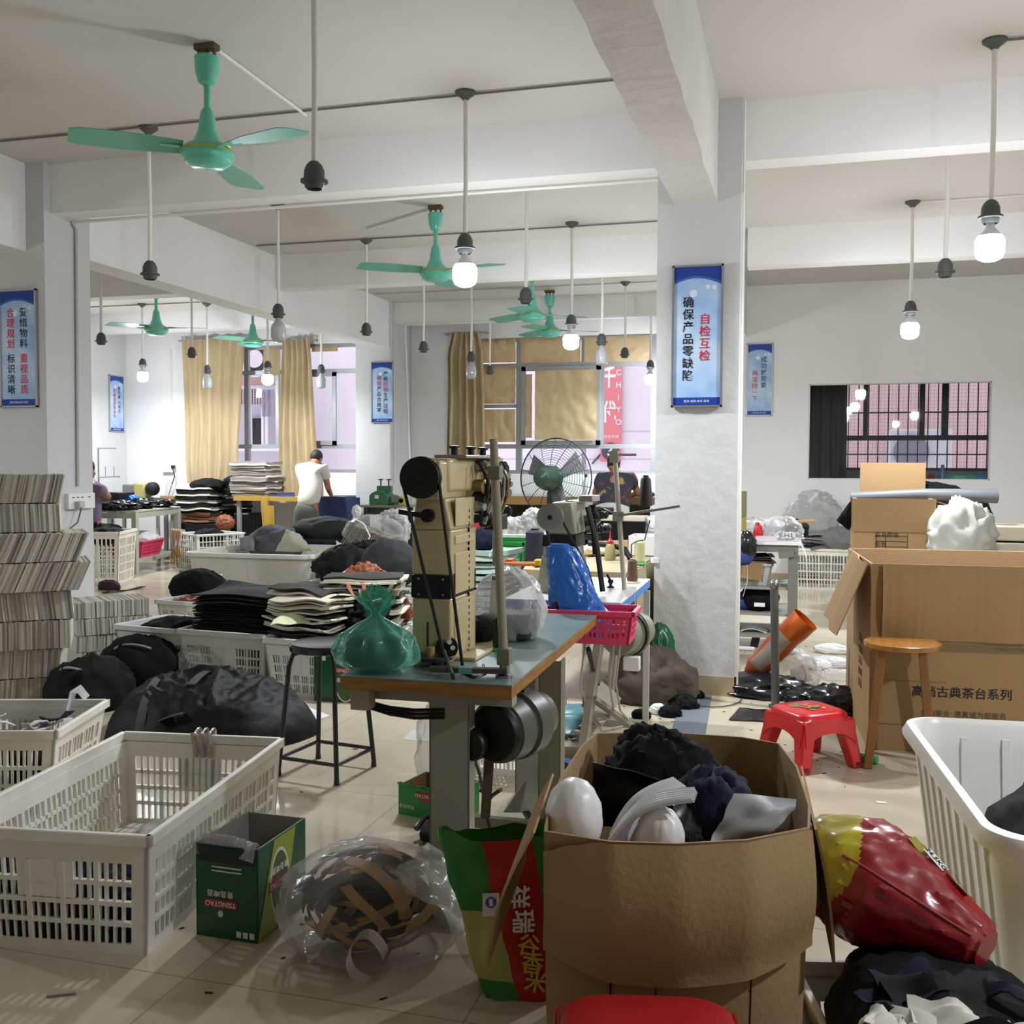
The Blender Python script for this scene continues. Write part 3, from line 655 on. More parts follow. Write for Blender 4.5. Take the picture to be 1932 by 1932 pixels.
# on the white pillar (faces the camera side)
a = Yp(1266.5, 769, 6.36); c = Yp(1366, 498, 6.36)
sign(frame((a.x, 6.361, a.z), (1,0,0), (0,0,1)), c.x-a.x, c.z-a.z, [(.32, .735, .081, ck('确保产品零缺陷')), (.65, .615, .081, ck('自检互检', 'r'))], 'blue slogan board hanging on the white pillar')
a = Yp(1408, 785, WR-.01); c = Yp(1459, 647, WR-.01)
sign(frame((a.x, WR-.005, a.z), (1,0,0), (0,0,1)), c.x-a.x, c.z-a.z, [(.65, .77, .083, ck('成功就是要')), (.32, .585, .083, ck('再坚持一下', 'r'))], 'blue slogan board on the partition wall right of white pillar')
a = Yp(701, 798, 12.89); c = Yp(742, 682, 12.89)
sign(frame((a.x, 12.895, a.z), (1,0,0), (0,0,1)), c.x-a.x, c.z-a.z, [(.66, .8, .083, ck('严格')+ck('控制', 'r')+ck('生产过程')), (.36, .73, .083, ck('确保', 'r')+ck('产品合格率'))], 'blue slogan board on far pillar above the green machine')
a = Yp(72, 768, 6.36); c = Yp(63, 545, 6.36); hh = c.z-a.z; ww = hh*.375
sign(frame((a.x-.0-ww, 6.366, a.z), (1,0,0), (0,0,1)), ww, hh, [(.65, .8, .083, ck('爱惜物料 ')+ck('重视品质', 'r')), (.3, .8, .083, ck('合理规划 ', 'r')+ck('标识清晰'))], 'blue slogan board on the near left pillar, cut by the frame')
a = Xp(205, 814, -10.1); c = Xp(231, 708, -10.1)
yy0 = Xp(205, 760, -10.1).y; yy1 = Xp(232, 760, -10.1).y
sign(frame((-10.098, yy0, a.z), (0,1,0), (0,0,1)), max(.2, yy1-yy0), Xp(218, 706, -10.1).z-Xp(218, 812, -10.1).z, [(.68, .77, .07, ck('看问题 小地方')), (.35, .72, .07, ck('常酿品质致命伤', 'r'))], 'blue slogan board on the far left wall pier')
# ---------------------------------------------------------------- containers
m_crate = mat('white_crate_plastic', '#f4f2e8', .4, var=.1, vscale=5, col2='#e2ddcd')
m_crate2 = mat('pale_crate_plastic', '#cfcfca', .5, var=.1, vscale=5)
m_tub = mat('white_tub_plastic', '#eeece5', .35, var=.08, vscale=4)
m_pink = mat('pink_plastic', '#e0436c', .4); m_card = mat('cardboard', '#a5855c', .85, var=.1, vscale=3, bump=.15, bscale=80)
m_card2 = mat('cardboard_edge', '#b59669', .9)
m_black = mat('black_fabric', '#0c0c0d', .85, var=.3, vscale=9, spec=.25); m_navyf = mat('navy_fabric', '#12152a', .85, spec=.25)
m_white = mat('white_bag_plastic', '#eceae8', .35); m_strap = mat('black_strap', '#3a3b40', .7)
def crate(t, W, L, H, tp=.03, rows=4, nx=14, ny=20, rim=.035, solid=.05, m=None, bar=.008, post=.05, handle=True, th=.012, band=.014, lip=.012):
    """slotted crate: W along x, L along y, local to the Empty t"""
    m = m or m_crate; K = dict(parent=t, world=False)
    def wall(o, ax, n, ln, nm, hole):
        o = Vector(o); ax = Vector(ax); n = Vector(n); b = MB()
        def P(u, z, d): k = tp*(1-z/H); s = k/ln; return o+ax*(ln*(s+(1-2*s)*u))+n*(k+d)+V(0, 0, z)
        def br(u0, u1, z0, z1, d0=0, d1=th):
            b.hexa([P(u0,z0,d0), P(u1,z0,d0), P(u1,z0,d1), P(u0,z0,d1)], [P(u0,z1,d0), P(u1,z1,d0), P(u1,z1,d1), P(u0,z1,d1)])
        pu = post/ln; br(0, pu, 0, H-rim); br(1-pu, 1, 0, H-rim); br(pu, 1-pu, 0, .03); br(pu, 1-pu, H-rim-solid, H-rim)
        z0, z1 = .03, H-rim-solid
        for i in range(1, rows): z = z0+(z1-z0)*i/rows; br(pu, 1-pu, z-band/2, z+band/2, -.003, th)
        k = nx if ln == W else ny
        for i in range(1, k):
            u = pu+(1-2*pu)*i/k; w_ = bar*(2.0 if i % 4 == 0 else 1)/ln; br(u-w_/2, u+w_/2, z0, z1, -.004 if i % 4 == 0 else 0, th)
        if hole:
            br(.36, .64, z1-.11, z1, -.002, th)
        return b.build(nm, m, ang=0, **K)
    wall((-W/2,-L/2,0), (1,0,0), (0,1,0), W, 'end_wall', handle); wall((W/2,L/2,0), (-1,0,0), (0,-1,0), W, 'end_wall', handle)
    wall((W/2,-L/2,0), (0,1,0), (-1,0,0), L, 'side_wall', 0); wall((-W/2,L/2,0), (0,-1,0), (1,0,0), L, 'side_wall', 0)
    b = MB(); a, c, e = W/2+lip, L/2+lip, .02
    b.bx(-a, a, -c, -c+e, H-rim, H).bx(-a, a, c-e, c, H-rim, H).bx(-a, -a+e, -c, c, H-rim, H).bx(a-e, a, -c, c, H-rim, H)
    b.build('rim', m, bev=.004, **K)
    b = MB(); i_ = 1
    b.bx(-W/2+tp, W/2-tp, -L/2+tp, L/2-tp, .004, .014); b.build('base', m, ang=0, **K)
    return t
def at(t, x, y, z): return mw(t) @ Vector((x, y, z))
# big slotted crate in front
A, B, C = Z(280,1575,.36), Z(530,1392,.36), Z(250,1378,.36)
yv = (B-A); L_ = yv.length; rz = math.atan2(-yv.x, yv.y); xv = V(math.cos(rz), math.sin(rz), 0); W_ = .64
ctr = A+yv/2-xv*W_/2; ctr.z = 0
t = thing('slotted_crate', 'big near-empty white slotted crate, front left on the floor', 'crate', ctr, rz)
crate(t, W_, L_, .36, tp=.02, rows=4, nx=20, ny=30, solid=.055)
crA = t
b = MB()
for i in range(3): b.tube([at(t, -.02+i*.03, L_/2+.02, .30), at(t, -.02+i*.03, L_/2+.02, .375), at(t, -.02+i*.03, L_/2-.03, .37), at(t, -.02+i*.03+.01, L_/2-.03, .28)], .012, 6)
single(b, 'tape_strip', 'translucent tape wrapped over the far rim of the big crate', 'tape', film('tape_film', '#cfc6b8', .5))
def scraps(n, cx, cy, z, rx, ry, name, label, cat, ms, seed, group, size=.12, hz=.05, th=.003):
    r_ = random.Random(seed)
    for i in range(n):
        a = r_.uniform(0, 2*PI); rr = math.sqrt(r_.random()); x = cx+rx*rr*math.cos(a); y = cy+ry*rr*math.sin(a); ro = r_.uniform(0, PI); s = size*r_.uniform(.6, 1.3); zz = z+hz*r_.random(); sd = r_.random()*50
        fn = lambda u, v: (x+s*(u-.5)*math.cos(ro)-s*.7*(v-.5)*math.sin(ro), y+s*(u-.5)*math.sin(ro)+s*.7*(v-.5)*math.cos(ro), zz+.3*s*noise.noise(V(u*2, v*2, sd))+.02)
        single(MB().slab(fn, 8, 6, th), name, label, cat, r_.choice(ms), group=group)
p = at(crA, -.05, -.3, 0)
single(clampto(MB().blob(at(crA, -.06, -.36, .06), .3, .2, .15, 8, .35, 1.8, 48), crA, .285, .5, .018), 'fabric_heap', 'dark navy fabric heap at the near end of big front crate', 'fabric', m_navyf, weld=True, ang=85)
scraps(6, p.x, p.y+.28, .03, .16, .12, 'fabric_scrap', 'dark fabric scrap lying in bottom of the big front crate', 'scrap', [m_navyf, m_black], 3, 'scraps in the big front crate', .16)
m_clear = film('clear_bag', '#e6e6e6', .10, .2, .55)
single(MB().blob(at(crA, .12, .05, .09), .16, .2, .09, 5, .35, 2.5, flat=.016), 'plastic_bag', 'crumpled clear plastic bag lying inside the big front crate', 'bag', m_clear, weld=True)
# second crate behind it on the left
A, B = Z(105,1378,.34), Z(197,1322,.34); yv = B-A; L_ = .55; rz = math.atan2(-yv.x, yv.y); xv = V(math.cos(rz), math.sin(rz), 0)
ctr = A+yv.normalized()*L_/2-xv*.33; ctr.z = 0
t = thing('slotted_crate', 'smaller white crate with cut straps, cut by left frame edge', 'crate', ctr, rz)
crate(t, .66, L_, .34, tp=.045, rows=3, nx=22, ny=14, solid=.05); crB = t
m_wstrap = mat('white_edged_strap', '#d9d4d8', .6)
for i in range(7):
    p = at(crB, -.2+.07*i, -.1+.1*(i % 3), .25)
    pts = [p+V(.09*math.cos(k*.5+i), .07*math.sin(k*.5+i), .03*math.sin(k*.9+i)+.01*i) for k in range(9)]
    single(MB().ribbon(pts, .035, .004), 'strap_piece', 'curled dark strap piece in the crate at left frame edge', 'strap', m_navyf if i % 2 else m_wstrap, group='strap pieces in left crate')
single(MB().ribbon([at(crB, .17, .22, .2), at(crB, .17, .25, .3), at(crB, .18, .27, .37), at(crB, .2, .29, .385), at(crB, .23, .3, .34)], .04, .005, (1,0,0)), 'strap_piece', 'white edged navy strap hooked over the far rim of left crate', 'strap', m_wstrap)
single(clampto(MB().blob(at(crB, 0, 0, .14), .28, .23, .1, 4, .3, 2.2), crB, .27, .215, .018), 'fabric_heap', 'dark fabric heap filling the crate at left frame edge', 'fabric', m_black, weld=True, ang=85)
# ---------------------------------------------------------------- beer cartons
m_gcard = mat('green_carton', '#0c5230', .35); m_gcard2 = mat('bright_green_carton', '#1f8a3c', .35); m_rl = mat('label_red', '#a3262a', .35); m_lime = mat('lime_print', '#9aa632', .35)
m_lw = mat('label_white', '#e6e2da', .4); m_olive = mat('olive_print', '#3f5a28', .35); m_inner = mat('carton_inside', '#8c8780', .8)
def open_box(t, w, d, h, m, mi, th=.004, lean=0):
    K = dict(parent=t, world=False)
    for nm, q in (('front_panel', (-w/2, w/2, -d/2, -d/2+th)), ('back_panel', (-w/2, w/2, d/2-th, d/2)), ('side_panel', (-w/2, -w/2+th, -d/2, d/2)), ('side_panel', (w/2-th, w/2, -d/2, d/2))):
        MB().bx(*q, 0, h).build(nm, m, ang=0, **K)
    b = MB(); e = th+.0005
    b.bx(-w/2+e, w/2-e, -d/2+e, -d/2+e+.001, .01, h).bx(-w/2+e, w/2-e, d/2-e-.001, d/2-e, .01, h).bx(-w/2+e, -w/2+e+.001, -d/2+e, d/2-e, .01, h).bx(w/2-e-.001, w/2-e, -d/2+e, d/2-e, .01, h).bx(-w/2+e, w/2-e, -d/2+e, d/2-e, .002, .006)
    b.build('lining', mi, ang=0, **K)
A, B, C = Z(368,1763), Z(490,1782), Z(560,1690)
xv = (B-A); wbx = xv.length*.95; rz = math.atan2(xv.y, xv.x); dbx = .29
n_ = V(-math.sin(rz), math.cos(rz), 0); ctr = A+xv/2+n_*dbx/2
t = thing('beer_carton', 'dark green beer carton standing upside down beside the big crate', 'box', ctr, rz); bxA = t
hb = .28; open_box(t, wbx, dbx, hb, m_gcard, m_inner)
K = dict(parent=t, world=False)
MB().bx(-wbx/2+.01, wbx/2-.01, -dbx/2-.004, -dbx/2-.001, hb-.05, hb-.005).build('flap_edge', mat('carton_dark', '#122019', .5), ang=0, **K)
MFr = frame((0, -dbx/2-.0006, 0), (1,0,0), (0,0,1)); UP = Matrix.Rotation(PI, 4, 'Z')
def lab(t, M, w, h, m, nm='label_patch', ell=False, z=.0004):
    L = MB()
    pts = [(w/2*math.cos(k*PI/12), h/2*math.sin(k*PI/12), 0) for k in range(24)] if ell else [(-w/2,-h/2,0),(w/2,-h/2,0),(w/2,h/2,0),(-w/2,h/2,0)]
    L.T = M @ Matrix.Translation((0, 0, z)); return L.poly(pts, (M.to_3x3() @ V(0, 0, .0004))).build(nm, m, t, ang=0, world=False) if False else MB_poly(t, M, pts, m, nm, z)
def MB_poly(t, M, pts, m, nm, z):
    L = MB(); L.T = M @ Matrix.Translation((0, 0, z)); n = len(pts)
    L.add([(x, y, 0) for x, y, _ in pts]+[(x, y, .0004) for x, y, _ in pts], [tuple(range(n-1, -1, -1)), tuple(range(n, 2*n))]+[(i, (i+1) % n, n+(i+1) % n, n+i) for i in range(n)])
    return L.build(nm, m, t, ang=0, world=False)
def logo(t, M, s, oval=None):
    """s: label width; red plate with the brewery name, upside down when M is"""
    MB_poly(t, M, [(-s*.5,-s*.12,0),(s*.5,-s*.12,0),(s*.54,0,0),(s*.5,s*.12,0),(-s*.5,s*.12,0),(-s*.54,0,0)], m_rl, 'red_plate', .0012)
    text('lettering', 'TSINGTAO', s*.2, m_lw, M @ Matrix.Translation((0, -.0*s, .0022)), t, .008, .0003, world=False)
M0 = MFr @ Matrix.Translation((-.02, .105, 0)) @ UP
logo(t, M0, .105); text('lettering', '青岛啤酒', .022, m_lw, M0 @ Matrix.Translation((0, -.032, .002)), t, .01, .0003, world=False)
lab(t, M0 @ Matrix.Translation((0, .03, 0)), .034, .034, m_olive, 'crest', True); lab(t, M0 @ Matrix.Translation((0, .03, .0008)), .016, .02, m_lw, 'crest', True)
for i in range(3): lab(t, MFr @ Matrix.Translation((.06+.022*i-.02, .02, 0)), .016, .018, m_lw, 'handling_mark')
for i in range(2): lab(t, MFr @ Matrix.Translation((.0, hb-.065-.012*i, 0)), .1, .004, m_lw, 'small_print')
MSd = frame((wbx/2+.0006, 0, 0), (0,1,0), (0,0,1))
lab(t, MSd @ Matrix.Translation((0, hb/2, 0)), dbx*.98, hb*.98, m_lime, 'side_print', z=-.0002) if False else None
Mb = MSd @ Matrix.Translation((-.02, hb*.5, 0)) @ UP
MB_poly(t, Mb, [(-.1,-hb*.49,0),(.03,-hb*.49,0),(.13,hb*.49,0),(-.02,hb*.49,0)], m_lime, 'lime_stripe', .0004)
lab(t, Mb, .115, .21, m_lw, 'bottle_print', True, .001); lab(t, Mb, .1, .19, m_olive, 'bottle_print', True, .0016)
logo(t, Mb @ Matrix.Translation((0, 0, .001)), .125); text('lettering', '青岛啤酒', .024, m_lw, Mb @ Matrix.Translation((0, -.045, .0026)), t, .01, .0003, world=False)
single(MB().slab(lambda u, v: at(bxA, -wbx/2+wbx*u, -dbx/2-.01+.05*v+.02*math.sin(4*u), hb-.03+.05*math.sin(PI*v)), 8, 8, .0008), 'plastic_wrap', 'torn clear wrap on top of the dark green beer carton', 'plastic film', m_clear)
# small bright green carton by the table leg
A, B = Z(752,1535), Z(822,1549); xv = B-A; rz = math.atan2(xv.y, xv.x)
ctr = A+xv.normalized()*.13+V(-math.sin(rz), math.cos(rz), 0)*.1
t = thing('beer_carton', 'small bright green beer carton, torn open beside the table leg', 'box', ctr, rz)
open_box(t, .26, .2, .12, m_gcard2, mat('brown_lining', '#7d5a40', .8)); MFr = frame((0, -.1006, 0), (1,0,0), (0,0,1))
M0 = MFr @ Matrix.Translation((.0, .09, 0)) @ UP; MB_poly(t, M0, [(-.05,-.015,0),(.05,-.015,0),(.03,.012,0),(0,.028,0),(-.03,.012,0)], m_rl, 'red_plate', .0008)
text('lettering', 'TSINGTAO', .02, m_lw, M0 @ Matrix.Translation((0, 0, .0016)), t, .008, .0003, world=False); text('lettering', '青岛啤酒', .018, m_lw, MFr @ Matrix.Translation((-.09, .035, .0008)), t, .0, .0003, world=False)
MB().slab(lambda u, v: (-.13+.26*u, -.1-.01*v, .12-.0*v+.012*abs(noise.noise(V(u*7, 0, 0)))*v+.01*v), 14, 2, .003).build('torn_flap', m_gcard2, parent=t, world=False)
# carton leaning behind the table, bottle print
A = Z(672,1328); t = thing('beer_carton', 'green beer carton with large bottle print beside grey crate', 'box', A+V(-.13, .12, 0), R(3))
open_box(t, .3, .22, .3, m_gcard, m_inner); MFr = frame((.05, -.1108, .15), (1,0,0), (-.25,0,1))
lab(t, MFr, .15, .3, m_lw, 'bottle_print', True, .0004); lab(t, MFr, .135, .28, m_olive, 'bottle_print', True, .001); logo(t, MFr @ Matrix.Translation((0, .04, .0006)), .15)
text('lettering', '青岛啤酒', .03, m_lw, MFr @ Matrix.Translation((0, -.02, .002)), t, .01, .0003, world=False); lab(t, frame((-.1, -.1108, .26), (1,0,0), (0,0,1)), .05, .03, m_lw)
# ---------------------------------------------------------------- clear bag of strips
c = Z(690,1830); c = V(-1.17, 2.72, 0)
m_strA = mat('tan_strip', '#c39a6b', .8); m_strB = mat('brown_black_strip', '#2b2324', .8); m_strC = mat('plum_strip', '#5c2440', .8)
t = thing('bag_of_strips', 'clear plastic bag full of tan and dark fabric strips on front floor', 'bag', c)
r_ = random.Random(5); bc = c+V(-.03, 0, .14)
def strip(i, lay):
    ax_ = V(r_.uniform(-1, 1), r_.uniform(-1, 1), r_.uniform(-1, 1)).normalized(); u0 = ax_.orthogonal().normalized(); v0 = ax_.cross(u0); a0 = r_.uniform(0, 6.28); al = r_.uniform(1.0, 2.4); off = r_.uniform(-.75, .75); wd = r_.uniform(.09, .15)
    def fn(u, v):
        a = a0+al*u; o2 = off+.12*math.sin(3*u+i)+(v-.5)*wd*2; d = (u0*math.cos(a)+v0*math.sin(a)+ax_*o2).normalized(); k = lay+.04*math.sin(5*u+i)+.05*(v-.5)*math.sin(i)
        p = bc+V(d.x*.225*k, d.y*.185*k, d.z*.15*k); p.z = max(.012+.0005*i, p.z); return p
    return MB().slab(fn, 14, 3, .003)
for i in range(66): strip(i, .95-.004*i if i < 50 else r_.uniform(.45, .7)).build('fabric_strip', [m_strA, m_strB, m_strA, m_strB, m_strA, m_strC][i % 6 if i % 12 != 5 else 0], t)
MB().blob(bc+V(0, 0, -.02), .13, .1, .085, 3, .2).build('strip_core', m_strB, t, weld=True)
m_bagf = film('thick_clear_bag', '#dcdad8', .05, .16, .5, 9, .45)
def bagfn(seed, c, rx, ry, rz_, spread):
    mb = MB().blob((0,0,0), 1, 1, 1, seed, .11, 1.7, 56)
    mb.v = [V(c.x+p.x*rx*(1+spread*max(0, -p.z)), c.y+p.y*ry*(1+spread*max(0, -p.z)), max(.002, c.z+p.z*rz_)) for p in mb.v]; return mb
bagfn(11, c+V(-.02, 0, .13), .27, .22, .165, .12).build('bag_film', m_bagf, t, weld=True)
MB().slab(lambda u, v: c+V(.1+.27*u, -.12+.26*v+.03*math.sin(5*u), .27-.25*u+.05*noise.noise(V(u*3, v*3, 4))+.03*math.sin(6*v)*u), 16, 14, .0006).build('loose_film', m_bagf, t)
def knot(u, v):
    a = 4.5*u; r = .035+.05*u; return c+V(.07+r*math.cos(a)+.02*v, -.215-.012*math.sin(a*2)-.01*v, .09+r*.9*math.sin(a)+.035*(v-.5))
MB().slab(knot, 40, 5, .0006).build('twisted_film', film('bag_fold', '#efece8', .22, .2, .5, 9, .4), t)
# ---------------------------------------------------------------- rice sack
p0, p1 = Z(905,1868), Z(1010,1880)
c = V(-.70, 2.62, 0); rz = R(22); H_ = .43
t = thing('rice_sack', 'green, red and yellow printed rice sack standing open on front floor', 'bag', c, rz)
m_sg = mat('sack_green', '#2e7d32', .35); m_sr = mat('sack_red', '#b3211f', .35); m_sy = mat('sack_yellow', '#c2b04c', .4, var=.25, vscale=9, col2='#9fb06a')
mb = MB(); nu, nv = 48, 26
def sack(u, v):
    a = 2*PI*u; k = 1-.12*v+.1*math.sin(PI*v); w_ = .125*(.92+.3*v); d_ = .075*(1-.45*v)+.01
    x = w_*math.copysign(abs(math.cos(a))**.7, math.cos(a)); y = d_*math.copysign(abs(math.sin(a))**.7, math.sin(a))
    nn = .012*noise.noise(V(math.cos(a)*2, math.sin(a)*2, v*5)); z = H_*v+(.015*math.sin(2*a+1)+.02*noise.noise(V(math.cos(a)*2, math.sin(a)*2, 3)) if v == 1 else 0)
    lean = -.085*v
    return V(x+lean+nn, y+nn, z)
P = [[sack(i/nu, j/nv) for j in range(nv+1)] for i in range(nu)]
for i in range(nu):
    for j in range(nv):
        a = 2*PI*(i+.5)/nu; x = math.cos(a); v = (j+.5)/nv; front = math.sin(a) < 0
        mb.k = 1 if (front and -.12 < x < .5) else 0 if (v > .52 or v < .1) else 2
        mb.add([P[i][j], P[(i+1) % nu][j], P[(i+1) % nu][j+1], P[i][j+1]], [(0,1,2,3)])
mb.build('sack_body', [m_sg, m_sr, m_sy], t, world=False, weld=True)
MB().bx(-.11, .11, -.055, .055, .002, .008).build('sack_base', m_sg, t, world=False)
def sfront(x, v): return frame((x*.8-.085*v, -.075*(1-.45*v)-.008, H_*v), (1,0,0), (-.085/H_, .03/H_, 1))
m_gy = mat('print_gold', '#d8b23c', .4)
for i, ch in enumerate('祥瑞'): text('lettering', ch, .062, m_lw, sfront(.03, .64-.15*i) @ Matrix.Translation((0, 0, .012)) @ Matrix.Rotation(-PI/2, 4, 'Z'), t, .02, .0004, world=False)
for i, ch in enumerate('谷香米'): text('lettering', ch, .06, m_gy, sfront(.035, .34-.11*i) @ Matrix.Translation((0, 0, .014)) @ Matrix.Rotation(-.2, 4, 'Z'), t, .015, .0004, world=False)
MS = sfront(-.06, .6) @ Matrix.Translation((0, 0, .012)); MB_poly(t, MS, [(-.022,-.03,0),(.022,-.03,0),(.022,.03,0),(-.022,.03,0)], m_lw, 'quality_mark', .0); MB_poly(t, MS, [(.015*math.cos(k*PI/8), .015*math.sin(k*PI/8)+.006, 0) for k in range(16)], m_navy2, 'quality_mark', .0008)
MB_poly(t, MS, [(-.004,-.004,0),(.006,-.002,0),(.004,.016,0),(-.006,.014,0)], m_lw, 'quality_mark', .0014)
# ---------------------------------------------------------------- big open carton in front
ZR = .68
rim_px = [(1026,1568),(1150,1588),(1280,1592),(1410,1585),(1528,1562),(1530,1520),(1505,1445),(1470,1402),(1400,1390),(1250,1380),(1125,1383),(1098,1405),(1060,1460),(1034,1520)]
rimP = [Z(x, y, ZR) for x, y in rim_px]; cc = sum(rimP, V(0,0,0))/len(rimP)
t = thing('open_carton', 'big open cardboard carton of fabric scraps, nearest the camera', 'box', (cc.x, cc.y, 0))
cartA = t
def loop(pts, k, z0, z1, th, n=1, wob=.004):
    """wall of a carton: closed loop of rim points, drawn in by k at the foot"""
    N = len(pts); cen = sum(pts, V(0,0,0))/N; mb = MB()
    ring = lambda off, z, s: [V(cen.x+(p.x-cen.x)*s*(1-off/max(.1, (p-cen).length)), cen.y+(p.y-cen.y)*s*(1-off/max(.1, (p-cen).length)), z) for p in pts]
    rows = [ring(0, z0, k), ring(0, (z0+z1)/2, (1+k)/2+.01), ring(0, z1, 1), ring(th, z1, 1), ring(th, (z0+z1)/2, (1+k)/2+.01), ring(th, z0, k)]
    vs = [p for r in rows for p in r]; fs = []
    for a in range(6):
        b_ = (a+1) % 6
        for i in range(N): fs.append((a*N+i, a*N+(i+1) % N, b_*N+(i+1) % N, b_*N+i))
    return mb.add(vs, fs)
loop(rimP, .94, .0, ZR, .006).build('carton_wall', m_card, t, ang=50)
MB().poly([V(cc.x+(p.x-cc.x)*.93, cc.y+(p.y-cc.y)*.93, .004) for p in rimP], (0,0,.006)).build('carton_floor', m_card, t)
fwd = V(-math.sin(YAW), math.cos(YAW), 0); rt = V(math.cos(YAW), math.sin(YAW), 0)
r0, r1 = rimP[0], rimP[4]
def flapfront(u, v):
    i = u*4; k = min(int(i), 3); p = rimP[k].lerp(rimP[k+1], i-k); dn = .27*(1-.16*abs(2*u-1)**3)
    jag = .014*noise.noise(V(u*22, 1, 3)) if u < .16 else 0
    return p-fwd*(.012+.03*math.sin(PI*min(1, v*1.1))+.012*v)+V(0, 0, -dn*v-.018*(1-v)*max(0, .2-u)/.2*2+jag*(1-v))-rt*(.0)
MB().slab(flapfront, 28, 10, .005).build('front_flap', m_card, t)
def sideflap(a, c, out, drop, tw):
    return MB().slab(lambda u, v: a.lerp(c, u)+rt*out*(.02+.09*v*(1-.3*u)+.02*math.sin(3*v))+V(0, 0, -drop*v*(1-.25*u))-fwd*tw*v, 8, 10, .005)
sideflap(rimP[0]-fwd*.01, rimP[12], -1, .25, .05).build('side_flap', m_card, t); sideflap(rimP[4]-fwd*.01, rimP[6], .45, .28, .0).build('side_flap', m_card, t)
b = MB()
for i in range(9): q = rimP[10].lerp(rimP[11], i/8)-fwd*.002; b.cyl(q+V(0,0,-.02), q+V(0,0,-.16), .0045, n=6)
b.build('crushed_corner', m_card2, t)
bodyF = lambda u, z: (lambda p: V(cc.x+(p.x-cc.x)*(.94+.06*z/ZR), cc.y+(p.y-cc.y)*(.94+.06*z/ZR), z))(rimP[int(min(u*4, 3))].lerp(rimP[int(min(u*4, 3))+1], u*4-int(min(u*4, 3))))
b = MB(); dz = -fwd*.004
for q1, q2 in (((.25, .3), (.25, .45)), ((.42, .3), (.42, .45)), ((.78, .1), (.78, .45)), ((.44, .365), (.78, .375))): MB().bar(bodyF(*q1)+dz, bodyF(*q2)+dz, .003).build('printed_line', m_ink, t)
# contents
zt_ = ZR-.14
def cloth(name, label, cat, c, rx, ry, rz_, seed, m, amp=.3, fr=2.2, flat=None, n=48, group=None, clamp=None):
    mb = MB().blob(c, rx, ry, rz_, seed, amp, fr, n, flat)
    if clamp: clampto(mb, *clamp)
    return single(mb, name, label, cat, m, weld=True, group=group, ang=85)
m_satin = mat('black_leatherette', '#121214', .35, var=.1); m_gsheet = mat('grey_leatherette', '#aeaeb0', .55); m_filmw = film('milky_bag', '#f2f1f0', .62, .3, .4, 20, .5)
q = lambda px, py, z: Z(px, py, z)
cloth('fabric_heap', 'dark scrap heap at the bottom of the big front carton', 'fabric', V(cc.x, cc.y+.02, .36), .19, .28, .13, 2, m_black, .2)
cloth('fabric_bundle', 'crumpled black cloth at far side of the front carton', 'fabric', q(1250, 1470, .62), .13, .1, .1, 7, m_black, .35, 1.9)
cloth('fabric_bundle', 'crumpled black cloth sticking up highest in front carton', 'fabric', q(1230, 1425, .66), .085, .06, .07, 9, m_black, .4, 2)
cloth('fabric_bundle', 'dark navy cloth between grey sheet and white handles in carton', 'fabric', q(1345, 1540, .6), .09, .12, .1, 12, m_navyf, .35, 1.8)
def quadsheet(name, label, cat, corners, m, curl=.02, seed=0, t=.003, n=12):
    a, b_, c_, d_ = [Vector(x) for x in corners]; nr = (b_-a).cross(d_-a).normalized()
    fn = lambda u, v: a.lerp(b_, u).lerp(d_.lerp(c_, u), v)+nr*(curl*math.sin(PI*u)*math.sin(PI*v)+curl*.6*noise.noise(V(u*3, v*3, seed)))
    return single(MB().slab(fn, n, n, t), name, label, cat, m)
quadsheet('leather_piece', 'black leatherette sheet leaning inside the front carton', 'leather', [q(1115, 1560, .52), q(1300, 1560, .5), q(1270, 1475, .66), q(1118, 1438, .7)], m_satin, .03, 1, .004)
quadsheet('leather_piece', 'grey leatherette sheet bent over right side of front carton', 'leather', [q(1340, 1590, .6), q(1480, 1580, .6), q(1503, 1508, .68), q(1385, 1497, .69)], m_gsheet, .035, 2, .004)
quadsheet('leather_piece', 'dark grey leatherette strip behind white bag handles in carton', 'leather', [q(1270, 1590, .58), q(1330, 1590, .6), q(1320, 1500, .66), q(1270, 1520, .66)], m_satin, .03, 5, .004)
cloth('plastic_bag', 'white plastic bag bulging over left edge of front carton', 'bag', q(1082, 1545, .66), .06, .065, .085, 3, m_white, .07, 1.4)
m_pleat = mat('milky_white_plastic', '#e9e9ea', .3); translucent(m_pleat, '#ffffff', .3)
def pleats(px0, px1, label, w=.05, seed=0, z0=.6, z1=.72):
    a, c = q(*px0, z0), q(*px1, z1)
    d = (c-a); s = d.cross(V(0, 0, 1)).normalized(); up = s.cross(d).normalized()
    fn = lambda u, v: a+d*u+s*(v-.5)*w*2*(1-.2*u)+up*(.007*math.cos(v*5*2*PI)+.03*math.sin(PI*u))
    return single(MB().slab(fn, 14, 50, .0012), 'carrier_bag', label, 'bag', m_pleat, ang=80)
pleats((1150, 1590), (1310, 1500), 'pleated white bag handle reaching right over front carton', .045); pleats((1165, 1590), (1285, 1478), 'pleated white bag handle behind the first in front carton', .04, 3, .58, .7)
cloth('plastic_bag', 'twisted white plastic bag at middle of the front carton', 'bag', q(1245, 1585, .62), .05, .05, .07, 8, m_white, .1, 1.6)
